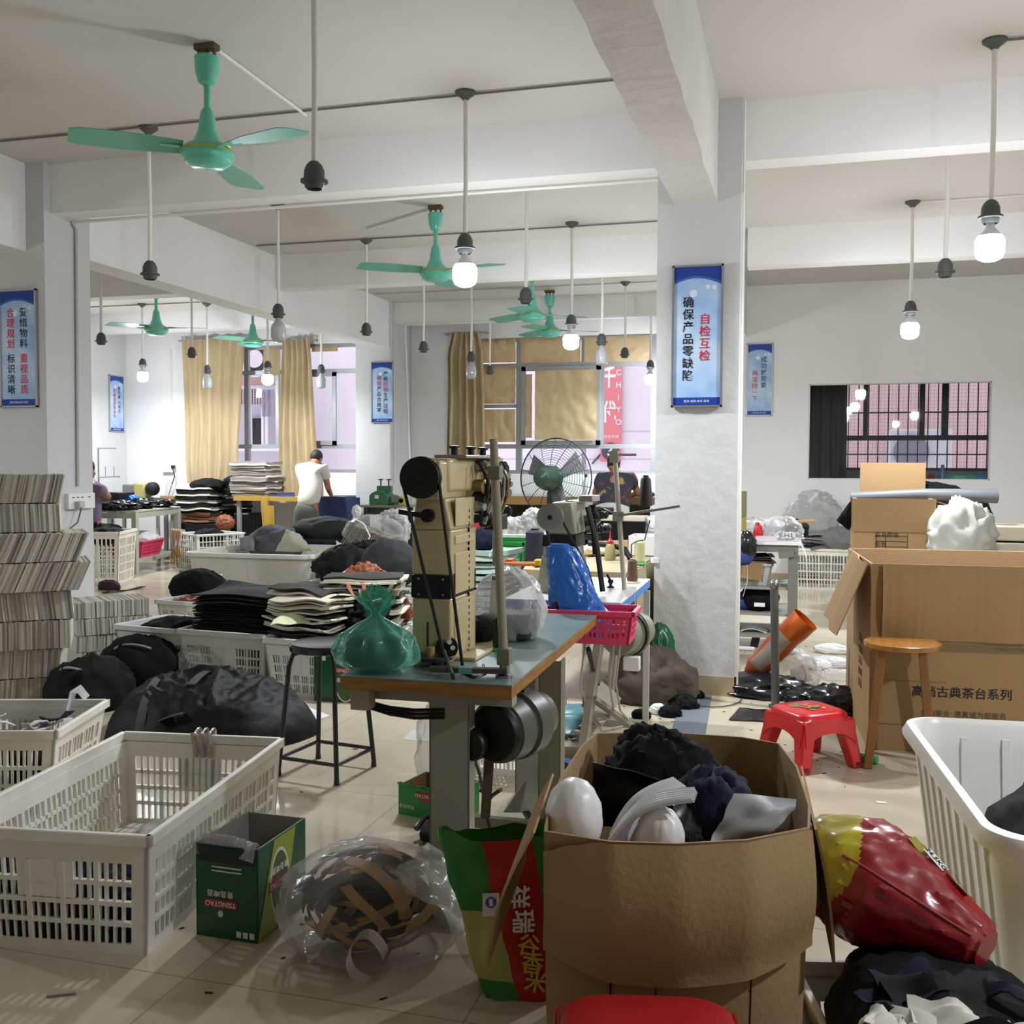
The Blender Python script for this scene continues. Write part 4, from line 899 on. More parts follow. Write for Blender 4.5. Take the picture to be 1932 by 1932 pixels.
# ---------------------------------------------------------------- red plastic stools
m_rp = mat('red_plastic', '#c8161d', .28, coat=.3); m_rp2 = mat('dull_red_plastic', '#b01218', .5)
def plastic_stool(t, w, h, m, top=.8, floral=False):
    K = dict(parent=t, world=False); a = w*top/2; b = MB()
    N = 32; sq = lambda k, s, p=5: (s*math.copysign(abs(math.cos(2*PI*k/N))**(2/p), math.cos(2*PI*k/N)), s*math.copysign(abs(math.sin(2*PI*k/N))**(2/p), math.sin(2*PI*k/N)))
    rings = [(a*.0+.02, h-.003), (a*.5, h), (a*.88, h-.003), (a*.98, h-.014), (a*1.03, h-.035), (a*1.09, h-.075), (a*1.075, h-.075), (a*1.0, h-.035), (a*.9, h-.02), (.02, h-.012)]
    vs = []; fs = []
    for s, z in rings: vs += [(*sq(k, s), z) for k in range(N)]
    for i in range(len(rings)): 
        j = (i+1) % len(rings); fs += [(i*N+k, i*N+(k+1) % N, j*N+(k+1) % N, j*N+k) for k in range(N)]
    b.add(vs, fs).build('seat', m, **K)
    for sx in (-1, 1):
        for sy in (-1, 1):
            x0, y0, x1, y1 = sx*a*.72, sy*a*.72, sx*w/2*.97, sy*w/2*.97; g = MB(); e = .034*w/.3; e2 = .027*w/.3
            mx, my = x1*.97+x0*.03, y1*.97+y0*.03; g.hexa([(x1-e2,y1-e2,0),(x1+e2,y1-e2,0),(x1+e2,y1+e2,0),(x1-e2,y1+e2,0)], [(x0-e*1.15,y0-e*1.15,h-.03),(x0+e*1.15,y0-e*1.15,h-.03),(x0+e*1.15,y0+e*1.15,h-.03),(x0-e*1.15,y0+e*1.15,h-.03)])
            o = g.build('leg', m, bev=.009, **K)
            MB().bx(x1-e2*.45, x1+e2*.45, y1+sy*e2*1.0-.003, y1+sy*e2*1.0+.003, .012, .03).build('foot_notch', mat('notch_dark_red', '#6d0a10', .5), o, ang=0, world=False)
    b = MB()
    for s in (-1, 1):   # aprons between the legs, arched below
        def ap(u, v, s=s): x = (2*u-1)*a; zz = h-.04-(.05+.06*abs(2*u-1)**2.5)*v; return (x, s*(a*1.05+.012*v), zz)
        def ap2(u, v, s=s): x = (2*u-1)*a; zz = h-.04-(.05+.06*abs(2*u-1)**2.5)*v; return (s*(a*1.05+.012*v), x, zz)
        b.slab(ap, 12, 4, .005); b.slab(ap2, 12, 4, .005)
    b.build('apron', m, **K)
    if floral:
        f = MB(); r_ = random.Random(3)
        for i in range(16):
            f.k = i % 3 != 0; x, y = r_.uniform(-.06, .06), r_.uniform(-.06, .06); ro = r_.uniform(0, 6); n = 10
            f.add([(x+.022*math.cos(k*2*PI/n)*math.cos(ro)-.01*math.sin(k*2*PI/n)*math.sin(ro), y+.022*math.cos(k*2*PI/n)*math.sin(ro)+.01*math.sin(k*2*PI/n)*math.cos(ro), h+.0008+.0002*i) for k in range(n)], [tuple(range(n))])
        f.build('flower_print', [mat('print_peach', '#d97a55', .4), mat('print_leaf', '#6f8a55', .4)], ang=0, **K)
c = Z(1525, 1437)
plastic_stool(thing('plastic_stool', 'small glossy red plastic stool with faded flowers on top', 'stool', c, R(38)), .31, .265, m_rp, .92, True)
c = Z(1235, 1935, .45); c.z = 0
plastic_stool(thing('plastic_stool', 'dull red plastic stool cut by the bottom frame edge', 'stool', c+V(.0, -.03, 0), R(13)), .33, .45, m_rp2, .93)
# ---------------------------------------------------------------- wooden stool
m_wood = mat('varnished_wood', '#a86f2e', .25, var=.25, vscale=4, col2='#8a5522', stretch=(8, 1, 1), coat=.4); m_wood2 = mat('stool_leg_wood', '#8a5c2c', .4, var=.25, vscale=5, stretch=(6, 6, 1))
c = Z(1698, 1440); t = thing('wooden_stool', 'round topped wooden stool in front of printed big carton', 'stool', c, R(-5)); hs = .585; K = dict(parent=t, world=False)
MB().lathe([(.16, hs-.03), (.172, hs-.026), (.175, hs-.015), (.172, hs-.004), (.165, hs), (0, hs)], n=36).build('seat', m_wood, **K)
for k in range(4):
    a = PI/4+k*PI/2; MB().bar((.2*math.cos(a), .2*math.sin(a), 0), (.125*math.cos(a), .125*math.sin(a), hs-.03), .04, .04).build('leg', m_wood2, bev=.004, **K)
# ---------------------------------------------------------------- black steel stool
m_bk = mat('black_enamel', '#121214', .35, coat=.2); m_worn = mat('worn_seat', '#2b2a2b', .2, .3, var=.4, vscale=12, col2='#151516')
c = Z(617, 1455)
t = thing('steel_stool', 'round black steel stool with square footrest beside green table', 'stool', (c.x, c.y, 0), R(-8)); hs = .6; K = dict(parent=t, world=False)
MB().lathe([(.15, hs-.04), (.166, hs-.035), (.168, hs-.012), (.16, hs-.002), (.14, hs-.006), (.008, hs-.01)], n=36).build('seat', m_worn, **K)
for sx in (-1, 1):
    for sy in (-1, 1):
        MB().tube([(sx*.155, sy*.155, .0), (sx*.155, sy*.155, .03), (sx*.12, sy*.12, hs-.1), (sx*.108, sy*.108, hs-.05), (sx*.07, sy*.07, hs-.035)], [.014, .0115, .0115, .0115, .0115], 10).build('leg', m_bk, **K)
for a, b_ in (((-1,-1),(1,-1)), ((1,-1),(1,1)), ((1,1),(-1,1)), ((-1,1),(-1,-1))):
    MB().cyl((a[0]*.151, a[1]*.151, .085), (b_[0]*.151, b_[1]*.151, .085), .009, n=8).build('footrest_rail', m_bk, **K)
# ---------------------------------------------------------------- big white tub on the right
ZT_ = .56
A, B = Z(1882,1578,ZT_), Z(1710,1350,ZT_)
yv = B-A; Lt = yv.length; rz = math.atan2(-yv.x, yv.y); Wt = .75; xv = V(math.cos(rz), math.sin(rz), 0); ctr = A+yv/2+xv*Wt/2; ctr.z = 0
def tub(t, W, L, H, z0=.0, tp=.09, m=None, r=.1, ribs=9):
    m = m or m_tub; K = dict(parent=t, world=False); N = 48
    def ring(w, l, z, rr):
        out = []
        for k in range(N):
            a = 2*PI*(k+.5)/N; sx = 1 if math.cos(a) > 0 else -1; sy = 1 if math.sin(a) > 0 else -1; q = a % (PI/2)
            cx, cy = sx*(w/2-rr), sy*(l/2-rr); out.append((cx+rr*math.cos(a), cy+rr*math.sin(a), z))
        return out
    rows = [ring(W-2*tp, L-2*tp, z0, r*.7), ring(W-tp*.4, L-tp*.4, H-.1, r), ring(W-.04, L-.04, H-.035, r), ring(W+.0, L+.0, H-.03, r*1.1), ring(W+.05, L+.05, H-.045, r*1.2), ring(W+.055, L+.055, H-.03, r*1.2), ring(W+.03, L+.03, H-.004, r*1.15), ring(W-.01, L-.01, H, r*1.1), ring(W-.04, L-.04, H-.02, r), ring(W-tp*.4-.02, L-tp*.4-.02, H-.1, r), ring(W-2*tp-.02, L-2*tp-.02, z0+.015, r*.7)]
    vs = [p for q in rows for p in q]; fs = []
    for i in range(len(rows)-1): fs += [(i*N+k, i*N+(k+1) % N, (i+1)*N+(k+1) % N, (i+1)*N+k) for k in range(N)]
    fs += [tuple(range(N-1, -1, -1)), tuple((len(rows)-1)*N+k for k in range(N))]
    MB().add(vs, fs).build('tub_body', m, ang=45, **K)
    b = MB()
    for s in (-1, 1):
        for i in range(ribs):
            y = (-.5+(i+.5)/ribs)*(L-2*tp-.1); b.hexa([(s*(W/2-tp)-.012, y-.012, z0+.03), (s*(W/2-tp)+.012, y-.012, z0+.03), (s*(W/2-tp)+.012, y+.012, z0+.03), (s*(W/2-tp)-.012, y+.012, z0+.03)], [(s*(W/2-tp*.2)-.012, y*1.05-.012, H-.06), (s*(W/2-tp*.2)+.012, y*1.05-.012, H-.06), (s*(W/2-tp*.2)+.012, y*1.05+.012, H-.06), (s*(W/2-tp*.2)-.012, y*1.05+.012, H-.06)])
        for i in range(max(2, ribs//2)):
            x = (-.5+(i+.5)/max(2, ribs//2))*(W-2*tp-.1); b.hexa([(x-.012, s*(L/2-tp)-.012, z0+.03), (x+.012, s*(L/2-tp)-.012, z0+.03), (x+.012, s*(L/2-tp)+.012, z0+.03), (x-.012, s*(L/2-tp)+.012, z0+.03)], [(x-.012, s*(L/2-tp*.2)-.012, H-.06), (x+.012, s*(L/2-tp*.2)-.012, H-.06), (x+.012, s*(L/2-tp*.2)+.012, H-.06), (x-.012, s*(L/2-tp*.2)+.012, H-.06)])
    b.build('ribs', m, **K)
t = thing('plastic_tub', 'large white plastic tub cut by the right frame edge', 'tub', ctr, rz); tub(t, Wt, Lt, ZT_, .05, .07); tubR = t
K = dict(parent=t, world=False)
MB().bx(-Wt/2+.03, Wt/2-.03, -Lt/2+.03, Lt/2-.03, .0, .05).build('trolley_base', mat('trolley_grey', '#b5b0a4', .5), bev=.01, **K)
p = at(tubR, .05, -.12, .27); cloth('fabric_heap', 'navy and black fabric heap inside the large right tub', 'fabric', at(tubR, .0, -.1, .34), .25, .42, .2, 4, m_black, .2, 1.7, clamp=(tubR, .265, .45, .075))
# ---------------------------------------------------------------- crate of scraps with red bag on top
A = Z(1556,1790,.3); c = V(.29, 2.1, 0)
t = thing('slotted_crate', 'low white crate of black offcuts beside the front carton', 'crate', c, R(14)); crate(t, .4, .8, .25, tp=.03, rows=3, nx=14, ny=22)
cloth('fabric_heap', 'black offcut heap filling the crate below the red bag', 'fabric', c+V(0, 0, .25), .215, .42, .13, 6, m_black, .25, clamp=None)
m_wsc = mat('white_scrap', '#cfcbc0', .8)
scraps(11, c.x+.02, c.y-.2, .36, .16, .16, 'fabric_scrap', 'white fabric offcut on the black heap below the red bag', 'scrap', [m_wsc], 11, 'white offcuts below red bag', .13, .03)
scraps(7, c.x, c.y-.1, .36, .15, .25, 'fabric_scrap', 'black fabric offcut on the heap below the red bag', 'scrap', [m_black, m_navyf], 12, 'black offcuts below red bag', .15, .03)
single(MB().ribbon([c+V(.05+.02*k, -.15+.012*k, .335+.003*k) for k in range(5)], .02, .003), 'ribbon_piece', 'short yellow green ribbon on the black offcuts', 'ribbon', mat('yellow_green', '#a8a63c', .6))
m_rb = mat('sack_dark_red', '#8c0e1a', .3, coat=.3); m_yb = mat('bag_yellow', '#c9b524', .28, coat=.4, var=.25, vscale=7, col2='#7d7a2a')
p0, p1 = Z(1600, 1640, .45), Z(1810, 1770, .38)
t = thing('red_sack', 'glossy red and yellow printed sack lying on the offcut crate', 'bag', V((p0.x+p1.x)/2, (p0.y+p1.y)/2, .3))
ax = (p1-p0); ax.z = -.06; Lr = ax.length; ax.normalize(); sx_ = ax.cross(V(0,0,1)).normalized(); up_ = sx_.cross(ax)
def redbag(u, v):
    a = 2*PI*u; k = .145*(1-.62*max(0, v-.45)/.55-.35*max(0, .25-v)/.25); wob = 1+.08*noise.noise(V(math.cos(a)*1.5, math.sin(a)*1.5, v*3))+.07*(1-2*abs(noise.noise(V(math.cos(a)*2.5, math.sin(a)*2.5, v*5+7))))+.045*(1-2*abs(noise.noise(V(math.cos(a)*5+3, math.sin(a)*5, v*9+7))))
    if v > .97: k *= .8
    return p0-ax*.1+ax*(Lr+.16)*v+(sx_*math.cos(a)*k*1.05+up_*math.sin(a)*k*.85)*wob+V(0, 0, .0)
mb = MB(); nu, nv = 72, 60; P = [[redbag(i/nu, j/nv) for j in range(nv+1)] for i in range(nu)]
for i in range(nu):
    for j in range(nv):
        a = 2*PI*(i+.5)/nu; v = (j+.5)/nv; mb.k = 1 if (v < .3+.12*math.sin(2*a+.5) or (math.cos(a) < -.55 and v < .75)) else 0
        mb.add([P[i][j], P[(i+1) % nu][j], P[(i+1) % nu][j+1], P[i][j+1]], [(0,1,2,3)])
mb.add([P[i][0] for i in range(nu)], [tuple(range(nu-1, -1, -1))]); mb.add([P[i][nv] for i in range(nu)], [tuple(range(nu))])
mb.build('sack_body', [m_rb, m_yb], t, weld=True)
MB().tube([redbag(.12, .32+.64*k/14)+(redbag(.12, .32+.64*k/14)-redbag(.62, .32+.64*k/14)).normalized()*.002 for k in range(15)], .0028, 6).build('seam', mat('seam_pink', '#a84a4f', .5), t)
def onbag(u, v, s): a, b_, c_ = redbag(u, v), redbag(u, v+.02), redbag(u+.01, v); M = frame(a, b_-a, a-c_); return M
for u, v, w_, m_, s_ in ((.30, .52, .05, m_yb, ''), (.30, .62, .06, m_lw, '24.5KG'), (.30, .76, .06, m_lw, '|||||')):
    M = onbag(u, v, 0); z = M.col[2].to_3d(); o_ = M.col[3].to_3d(); cen = p0-ax*.1+ax*(Lr+.16)*v
    if (o_-cen).dot(z) < 0: M = M @ Matrix.Rotation(PI, 4, 'X')
    iv = mw(t).inverted()
    MB_poly(t, iv @ M, [(-w_/2,-.013,0),(w_/2,-.013,0),(w_/2,.013,0),(-w_/2,.013,0)], m_, 'printed_panel', .006)
    if s_: text('lettering', s_, .02 if s_ != '|||||' else .024, m_ink, M @ Matrix.Translation((0, 0, .0075)), t, .01, .0003)
single(MB().blob(p0+V(-.08, .1, .02), .05, .05, .05, 4, .4, 2.5), 'plastic_bag', 'lilac plastic bag end behind the yellow sack top', 'bag', mat('lilac_bag', '#b9a3d8', .3), weld=True)
# ---------------------------------------------------------------- bundles of cut sheets on edge
m_bd = [mat('bundle_grey', '#a39e90', .9), mat('bundle_light', '#bbb6a7', .9), mat('bundle_dark', '#8b867a', .9)]
def bundle(name, label, c, w, d, h, rz, seed, group=None, lean=.02, n=54, bulge=.02):
    r_ = random.Random(seed); mb = MB(); rings = []; cols = []; x = -w/2
    sh = r_.uniform(-lean, lean)
    while x < w/2:
        st = r_.uniform(.004, .016); o = [r_.uniform(-.005, .005) for _ in range(4)]; col = r_.choice((0, 0, 1, 1, 2)); bl = bulge*(1-(2*x/w)**2)
        for xx in (x, min(x+st, w/2)):
            rings.append([(xx-sh, -d/2+o[0], .002+bl*.0), (xx-sh, d/2+o[1], .002), (xx+sh, d/2+o[1]-.01, h+o[2]*.6), (xx+sh, -d/2+o[0]+r_.uniform(-.003, .003), h+o[2]*.6)]); cols.append(col)
        x += st
    vs = [p for r in rings for p in r]; fs = []; N = len(rings)
    for i in range(N-1):
        for k in range(4): fs.append((i*4+k, (i+1)*4+k, (i+1)*4+(k+1) % 4, i*4+(k+1) % 4))
    fs += [(3, 2, 1, 0), tuple((N-1)*4+k for k in range(4))]
    mb.T = Matrix.Translation(c) @ Matrix.Rotation(rz, 4, 'Z'); mb.add(vs, fs)
    cc_ = []
    for i in range(N-1): cc_ += [cols[i]]*4
    mb.m = cc_+[1, 1]
    return single(mb, name, label, 'fabric bundle', m_bd, ang=20, group=group)
ys = [897, 962, 1012, 1070, 1124, 1178, 1232, 1290, 1345]
rights = [(113, 0), (106, 1), (150, 2), (148, 3), (134, 4), (128, 5), (118, 6), (112, 7)]
base = Z(122, 1352); words_ = ['topmost bundle of grey sheets in the tall stack on left', 'second bundle from the top of the tall grey stack', 'third bundle from the top, jutting farthest right in grey stack', 'fourth bundle from the top of the tall grey stack, jutting right',
          'fifth bundle from the top of the tall grey stack', 'sixth bundle from the top of the tall grey stack', 'seventh bundle from the top of the tall grey stack', 'bottom bundle of the tall grey stack, behind the left crate']
hb_ = 1.35/8
for k in range(8):
    z = (7-k)*hb_; px = rights[k][0]; p = Yp(px, (ys[k]+ys[k+1])/2, base.y+.25)
    w_ = .66; bundle('fabric_bundle', words_[k], V(p.x-.39+.02*(k % 2), base.y+.22, z), w_, .44, hb_-.004, R(36+[4, 2, 7, 6, 3, 1, -2, 1][k]), 20+k, 'grey sheet bundles in tall stack', [.02, .005, .035, .04, -.02, .0, .01, .02][k])
sb = Z(165, 1262)
for k, lab_ in enumerate(('top bundle of the low grey stack behind the tall one', 'second bundle of low grey stack behind the tall one', 'third bundle of the low grey stack behind the tall one', 'lowest bundle of low grey stack behind the tall one')):
    bundle('fabric_bundle', lab_, V(sb.x-.03+.02*(k % 2), sb.y+.25, (3-k)*.115), .5, .36, .112, R(48+2*k), 40+k, 'grey sheet bundles in low stack', .01)
# ---------------------------------------------------------------- black bags and heap
def bag(name, label, c, rx, ry, rz_, seed, m, amp=.14, fr=1.7, n=48, cat='bag', ang=85, clamp=None):
    mb = MB().blob(c, rx, ry, rz_, seed, amp, fr, n, .0)
    if clamp: clampto(mb, *clamp)
    return single(mb, name, label, cat, m, weld=True, ang=ang)
m_nyl = mat('black_nylon', '#060607', .6, spec=.25, bump=.8, bscale=9)
hc = V(-3.0, 4.75, .06)
t = thing('duffel_heap', 'big slumped black bag heap with grey webbing straps behind crates', 'bag', (hc.x, hc.y, 0))
def heapz(x, y):
    e = ((x-hc.x)/.58)**2+((y-hc.y)/.46)**2
    return .29*max(0, 1-e)**.55 if e < 1 else 0
def heapfn(u, v):
    a = 2*PI*u; rr = v; x = hc.x+.58*rr*math.cos(a)*(1+.12*noise.noise(V(math.cos(a)*2, math.sin(a)*2, 4))); y = hc.y+.46*rr*math.sin(a)*(1+.12*noise.noise(V(math.cos(a)*2, math.sin(a)*2, 9)))
    z = .27*max(0, 1-rr*rr)**.55; q_ = V(x*4.5, y*4.5, 2); q_ = q_+.8*noise.noise_vector(q_*.7); f = (1-2*abs(noise.noise(q_)))*.045+(1-2*abs(noise.noise(q_*2.3)))*.03+(1-2*abs(noise.noise(q_*5)))*.012
    return V(x, y, max(.003, z+f*min(1, (1-rr)*5)*(.4+.6*(1-rr))))
N1, N2 = 130, 56; mb = MB(); P = [[heapfn(i/N1, (j+.02)/N2) for j in range(N2+1)] for i in range(N1)]
mb.add([P[i][j] for i in range(N1) for j in range(N2+1)], [(i*(N2+1)+j, ((i+1) % N1)*(N2+1)+j, ((i+1) % N1)*(N2+1)+j+1, i*(N2+1)+j+1) for i in range(N1) for j in range(N2)]+[tuple(i*(N2+1) for i in range(N1))])
mb.build('bag_body', m_nyl, t, ang=85)
for (p0_, p1_) in (((300, 1268), (262, 1395)), ((345, 1300), (300, 1395)), ((360, 1285), (440, 1330))):
    a, c = Z(*p0_, .3), Z(*p1_, .05); pts = []
    for k in range(13):
        q = a.lerp(c, k/12); pts.append(V(q.x, q.y, max(.02, heapz(q.x, q.y))+.022))
    MB().ribbon(pts, .045, .004).build('webbing_strap', m_strap, t)
for k, (px, py) in enumerate(((530, 1330), (520, 1375), (545, 1345))):
    a = Z(px, py, .03); MB().ribbon([a+V(.06*math.cos(j*.5), .05*math.sin(j*.5+k), .05+.04*math.sin(j*.45)) for j in range(11)], .025, .003, (0,0,1)).build('strap_end', m_black, t)
m_trim = mat('grey_piping', '#8f9092', .5)
for px, py, rx, ry, rz_, lab_, sd in ((150, 1318, .2, .26, .2, 'black bag with grey piping in front of tall stack', 3), (258, 1268, .3, .2, .2, 'flat black bag with grey piping by the white crates', 7)):
    c = Z(px, py+22); t = thing('black_bag', lab_, 'bag', c)
    MB().blob(c+V(0, .1, .08), rx, ry, rz_, sd, .3, 1.6, 48, .003).build('bag_body', m_black, t, weld=True, ang=80)
    MB().tube([c+V(rx*.85*math.cos(2.6-k*.17), .1-ry*.75*math.sin(2.6-k*.17)*.9, .07+rz_*.95*math.sin(2.6-k*.17)) for k in range(10)], .008, 6).build('piping', m_trim, t)
bag('black_bag', 'low black bag lid behind the left edge crate', Z(120, 1325)+V(0, .12, .05), .17, .14, .1, 12, m_nyl)
bag('plastic_bag', 'clear plastic bag slumped against the pale crate', Z(390, 1290)+V(0, .0, .1), .2, .14, .16, 15, m_clear, .25, 2.4)
quadsheet('paper_sheet', 'white paper sheet on floor beside black stool legs', 'paper', [Z(530, 1385, .003), Z(622, 1350, .003), Z(560, 1325, .003), Z(500, 1345, .003)], mat('white_paper', '#dcdce0', .7), .001, 3, .001)
# ---------------------------------------------------------------- row of pale crates with stacks
def rcrate(A, W, L, H, rz, label, rows=4, nx=24, ny=20, **k):
    t = thing('slotted_crate', label, 'crate', A, rz); return crate(t, W, L, H, rows=rows, nx=nx, ny=ny, m=m_crate2, **k)
cA = Z(283, 1287); cB = Z(415, 1302); cC = Z(550, 1322)
r1 = rcrate(cA+V(-.0, .3, 0), .6, .5, .35, R(-8), 'pale slotted crate left of the one holding black panels', tp=.04, solid=.07)
r2 = rcrate(cB+V(.0, .3, 0), .66, .5, .36, R(-4), 'pale slotted crate under the black cut panels', tp=.04, solid=.07)
r3 = rcrate(cC+V(.04, .3, 0), .5, .5, .36, R(-4), 'pale slotted crate under the cream panels beside black stool', tp=.04, solid=.07)
r4 = rcrate(Z(335, 1195)+V(0, .3, 0), .5, .45, .26, R(-6), 'smaller white crate of brown scraps behind the black panels', rows=3, tp=.03)
bag('fabric_heap', 'black fabric heap in the pale crate by low grey stack', at(r1, 0, 0, .24), .27, .22, .13, 5, m_black, .25, cat='fabric', clamp=(r1, .24, .19, .02))
m_brn = mat('brown_leather', '#8a4a2c', .55, var=.2)
bag('fabric_heap', 'brown scrap heap in smaller white crate behind black panels', at(r4, 0, 0, .19), .22, .2, .09, 6, m_brn, .35, 3, cat='fabric', clamp=(r4, .2, .17, .02))
m_pan = [mat('black_panel', '#0a0a0b', .75, spec=.3), mat('charcoal_panel', '#131316', .75, spec=.3)]
m_crm = [mat('cream_panel', '#d8d2bf', .8, var=.06), mat('cream_panel_dark', '#bdb6a2', .8)]
m_back = mat('dark_backing', '#2a2622', .85)
def sheets(n, c, w, d, h, rz, label, name, ms, seed, group, amp=.012, curl=.02, jit=.02, th=None, cat='panel', back=None, nx=9, ny=7):
    r_ = random.Random(seed); th = th or h/n*.55; out = []
    prev = {}
    for i in range(n):
        s = seed*3.1+i*.37; j = r_.uniform(-jit, jit); k = r_.uniform(-jit, jit); a = rz+r_.uniform(-.06, .06); z = c.z+h*(i+.5)/n; ed = r_.uniform(-1, 1)*curl; ww, dd = w*r_.uniform(.93, 1.02), d*r_.uniform(.93, 1.02)
        now = {}
        def fn(u, v):
            x, y = (u-.5)*ww+j, (v-.5)*dd+k
            zz = z+amp*noise.noise(V(u*2+seed, v*2, i*.15))+ed*((2*u-1)**4+(2*v-1)**4)*.5
            if back is not None: zz -= .03*((2*u-1)**2*.6+(2*v-1)**2*.4)*(i/n)
            kk = (round(u*nx), round(v*ny)); zz = max(zz, prev.get(kk, -9)+th*1.08) if kk not in now else now[kk]; now[kk] = zz
            return V(c.x+x*math.cos(a)-y*math.sin(a), c.y+x*math.sin(a)+y*math.cos(a), zz)
        mb = MB().slab(fn, nx, ny, th); prev = now; mm = ms[i % len(ms)] if not isinstance(ms[0], list) else ms[i]
        out.append(single(mb, name, label, cat, mm, group=group, ang=35))
    return out
z0 = .36
cP = at(r2, .0, .02, z0)
m_black2 = m_black
for q_, w_, d_, lab_ in ((r2, .285, .205, 'black fabric filling the pale crate under black panels'), (r3, .205, .205, 'black fabric filling the pale crate beside black stool')):
    single(clampto(MB().blob(at(q_, 0, 0, .17), w_*1.5, d_*1.5, .15, 3, .1, 1.5), q_, w_, d_, .018), 'fabric_heap', lab_, 'fabric', m_black, weld=True, ang=85)
sheets(20, V(cP.x+.02, cP.y, .33), .56, .44, .27, R(-3), 'black cut panel in the thick stack on pale crates', 'fabric_sheet', m_pan, 1, 'black panels in thick stack', .016, .01, .022, back=1)
cQ = at(r3, -.02, .06, z0)
sheets(17, V(cQ.x-.05, cQ.y-.03, .34), .44, .38, .31, R(-10), 'cream cut panel with dark backing in front stack on crates', 'fabric_sheet', [m_crm[0], m_back, m_crm[1]], 2, 'cream panels in the front stack', .03, .035, .04, back=1)
sheets(18, V(cQ.x+.17, cQ.y+.26, .34), .5, .36, .38, R(14), 'cream cut panel in the rear stack on crates', 'fabric_sheet', [m_crm[0], m_crm[1], m_back], 3, 'cream panels in the rear stack', .02, .03, .03, back=1)
sheets(5, V(cP.x-.1, cP.y+.42, .37), .6, .3, .2, R(8), 'black cut panel lying loose behind the thick black stack', 'fabric_sheet', m_pan, 8, 'loose black panels behind stack', .03, .03, .06)
quadsheet('fabric_flap', 'pale yellow cloth flap folded over front of cream panels', 'fabric', [Z(510, 1180, .45), Z(585, 1175, .45), Z(592, 1150, .5), Z(545, 1140, .52)], mat('pale_yellow_cloth', '#c9c8a2', .8), .04, 3, .004)
# support crates under the rear stacks
r5 = rcrate(V(cQ.x+.12, cQ.y+.42, 0), .55, .45, .34, R(10), 'pale crate behind, under the rear cream panel stack', rows=3)
r6 = rcrate(V(cP.x-.08, cP.y+.55, 0), .6, .4, .36, R(4), 'pale crate behind, under the loose black panels', rows=3)
# scraps on the right of the stacks, behind the green bag
c = Z(715, 1120, .5)
r7 = rcrate(V(c.x+.05, c.y+.3, 0), .62, .6, .42, R(5), 'white crate of brown and cream scraps behind the green bag', rows=4)
for k, (px, py, z, m_, lab_) in enumerate(((690, 1095, .6, m_brn, 'brown leather strip heap on crate behind the green bag'), (705, 1130, .5, m_crm[0], 'cream scrap heap on the crate behind the green bag'), (735, 1150, .45, m_brn, 'rust brown scrap heap right of the cream scraps'), (690, 1165, .45, m_black, 'black scrap heap behind the green bag knot'))):
    bag('scrap_heap', lab_, Z(px, py, z), .13, .12, .1, 30+k, m_, .55, 3.2, cat='scrap')
sheets(10, V(c.x+.72, c.y+.42, .36), .5, .4, .14, R(6), 'pale grey cut panel in low stack beside machine column', 'fabric_sheet', [mat('pale_grey_panel', '#b9b6a8', .8)], 9, 'pale grey panels beside machine', .008, .008, .02)
r8 = rcrate(V(c.x+.72, c.y+.42, 0), .6, .5, .35, R(6), 'pale crate under the low pale grey panel stack', rows=3)
r_ = random.Random(4)
for i in range(9):
    q = Z(660+r_.uniform(0, 60), 1085+r_.uniform(-5, 40), .62); pts = [q+V(.13*(k/8-.5)*2, .05*math.sin(k+i), .06*math.sin(k*.6+i)) for k in range(9)]
    single(MB().ribbon(pts, .025, .003), 'leather_strip', 'curly brown and cream strip on scraps behind the green bag', 'strip', m_brn if i % 3 else m_crm[0], group='curly strips behind green bag')
# ---------------------------------------------------------------- mid white tub with fabric
A, B = Z(425, 1122), Z(640, 1112)
ta, tb, tcn = Z(410, 1038, .5), Z(570, 1042, .5), Z(640, 1019, .5)
t = thing('plastic_tub', 'long white plastic tub of grey and cream fabric, middle of room', 'tub', V((tb.x+ta.x)/2-.02, tb.y+.0+.35, 0), R(2)); tub(t, abs(tb.x-ta.x)+.45, 1.35, .5, .02, .1, mat('pale_tub_plastic', '#d9d8cd', .5), .12, 11); tubM = t
m_gr = mat('grey_cloth', '#56545a', .9, var=.1); m_gr2 = mat('mid_grey_cloth', '#7b7a78', .9)
q_ = lambda px, py, z: Z(px, py, z)
bag('fabric_bundle', 'dark grey folded fabric heaped in the long white tub', q_(500, 1030, .5)+V(0, .25, .0), .3, .26, .2, 3, m_gr, .3, 1.8, cat='fabric')
quadsheet('fabric_piece', 'pale cream fabric piece standing in the long white tub', 'fabric', [q_(520, 1040, .45), q_(590, 1040, .45), q_(566, 1008, .66), q_(540, 1000, .72)], m_crm[0], .05, 2, .01)
quadsheet('fabric_piece', 'mid grey fabric piece at left end of long white tub', 'fabric', [q_(455, 1038, .45), q_(480, 1040, .45), q_(480, 1008, .62), q_(452, 1015, .6)], m_gr2, .03, 4, .01)
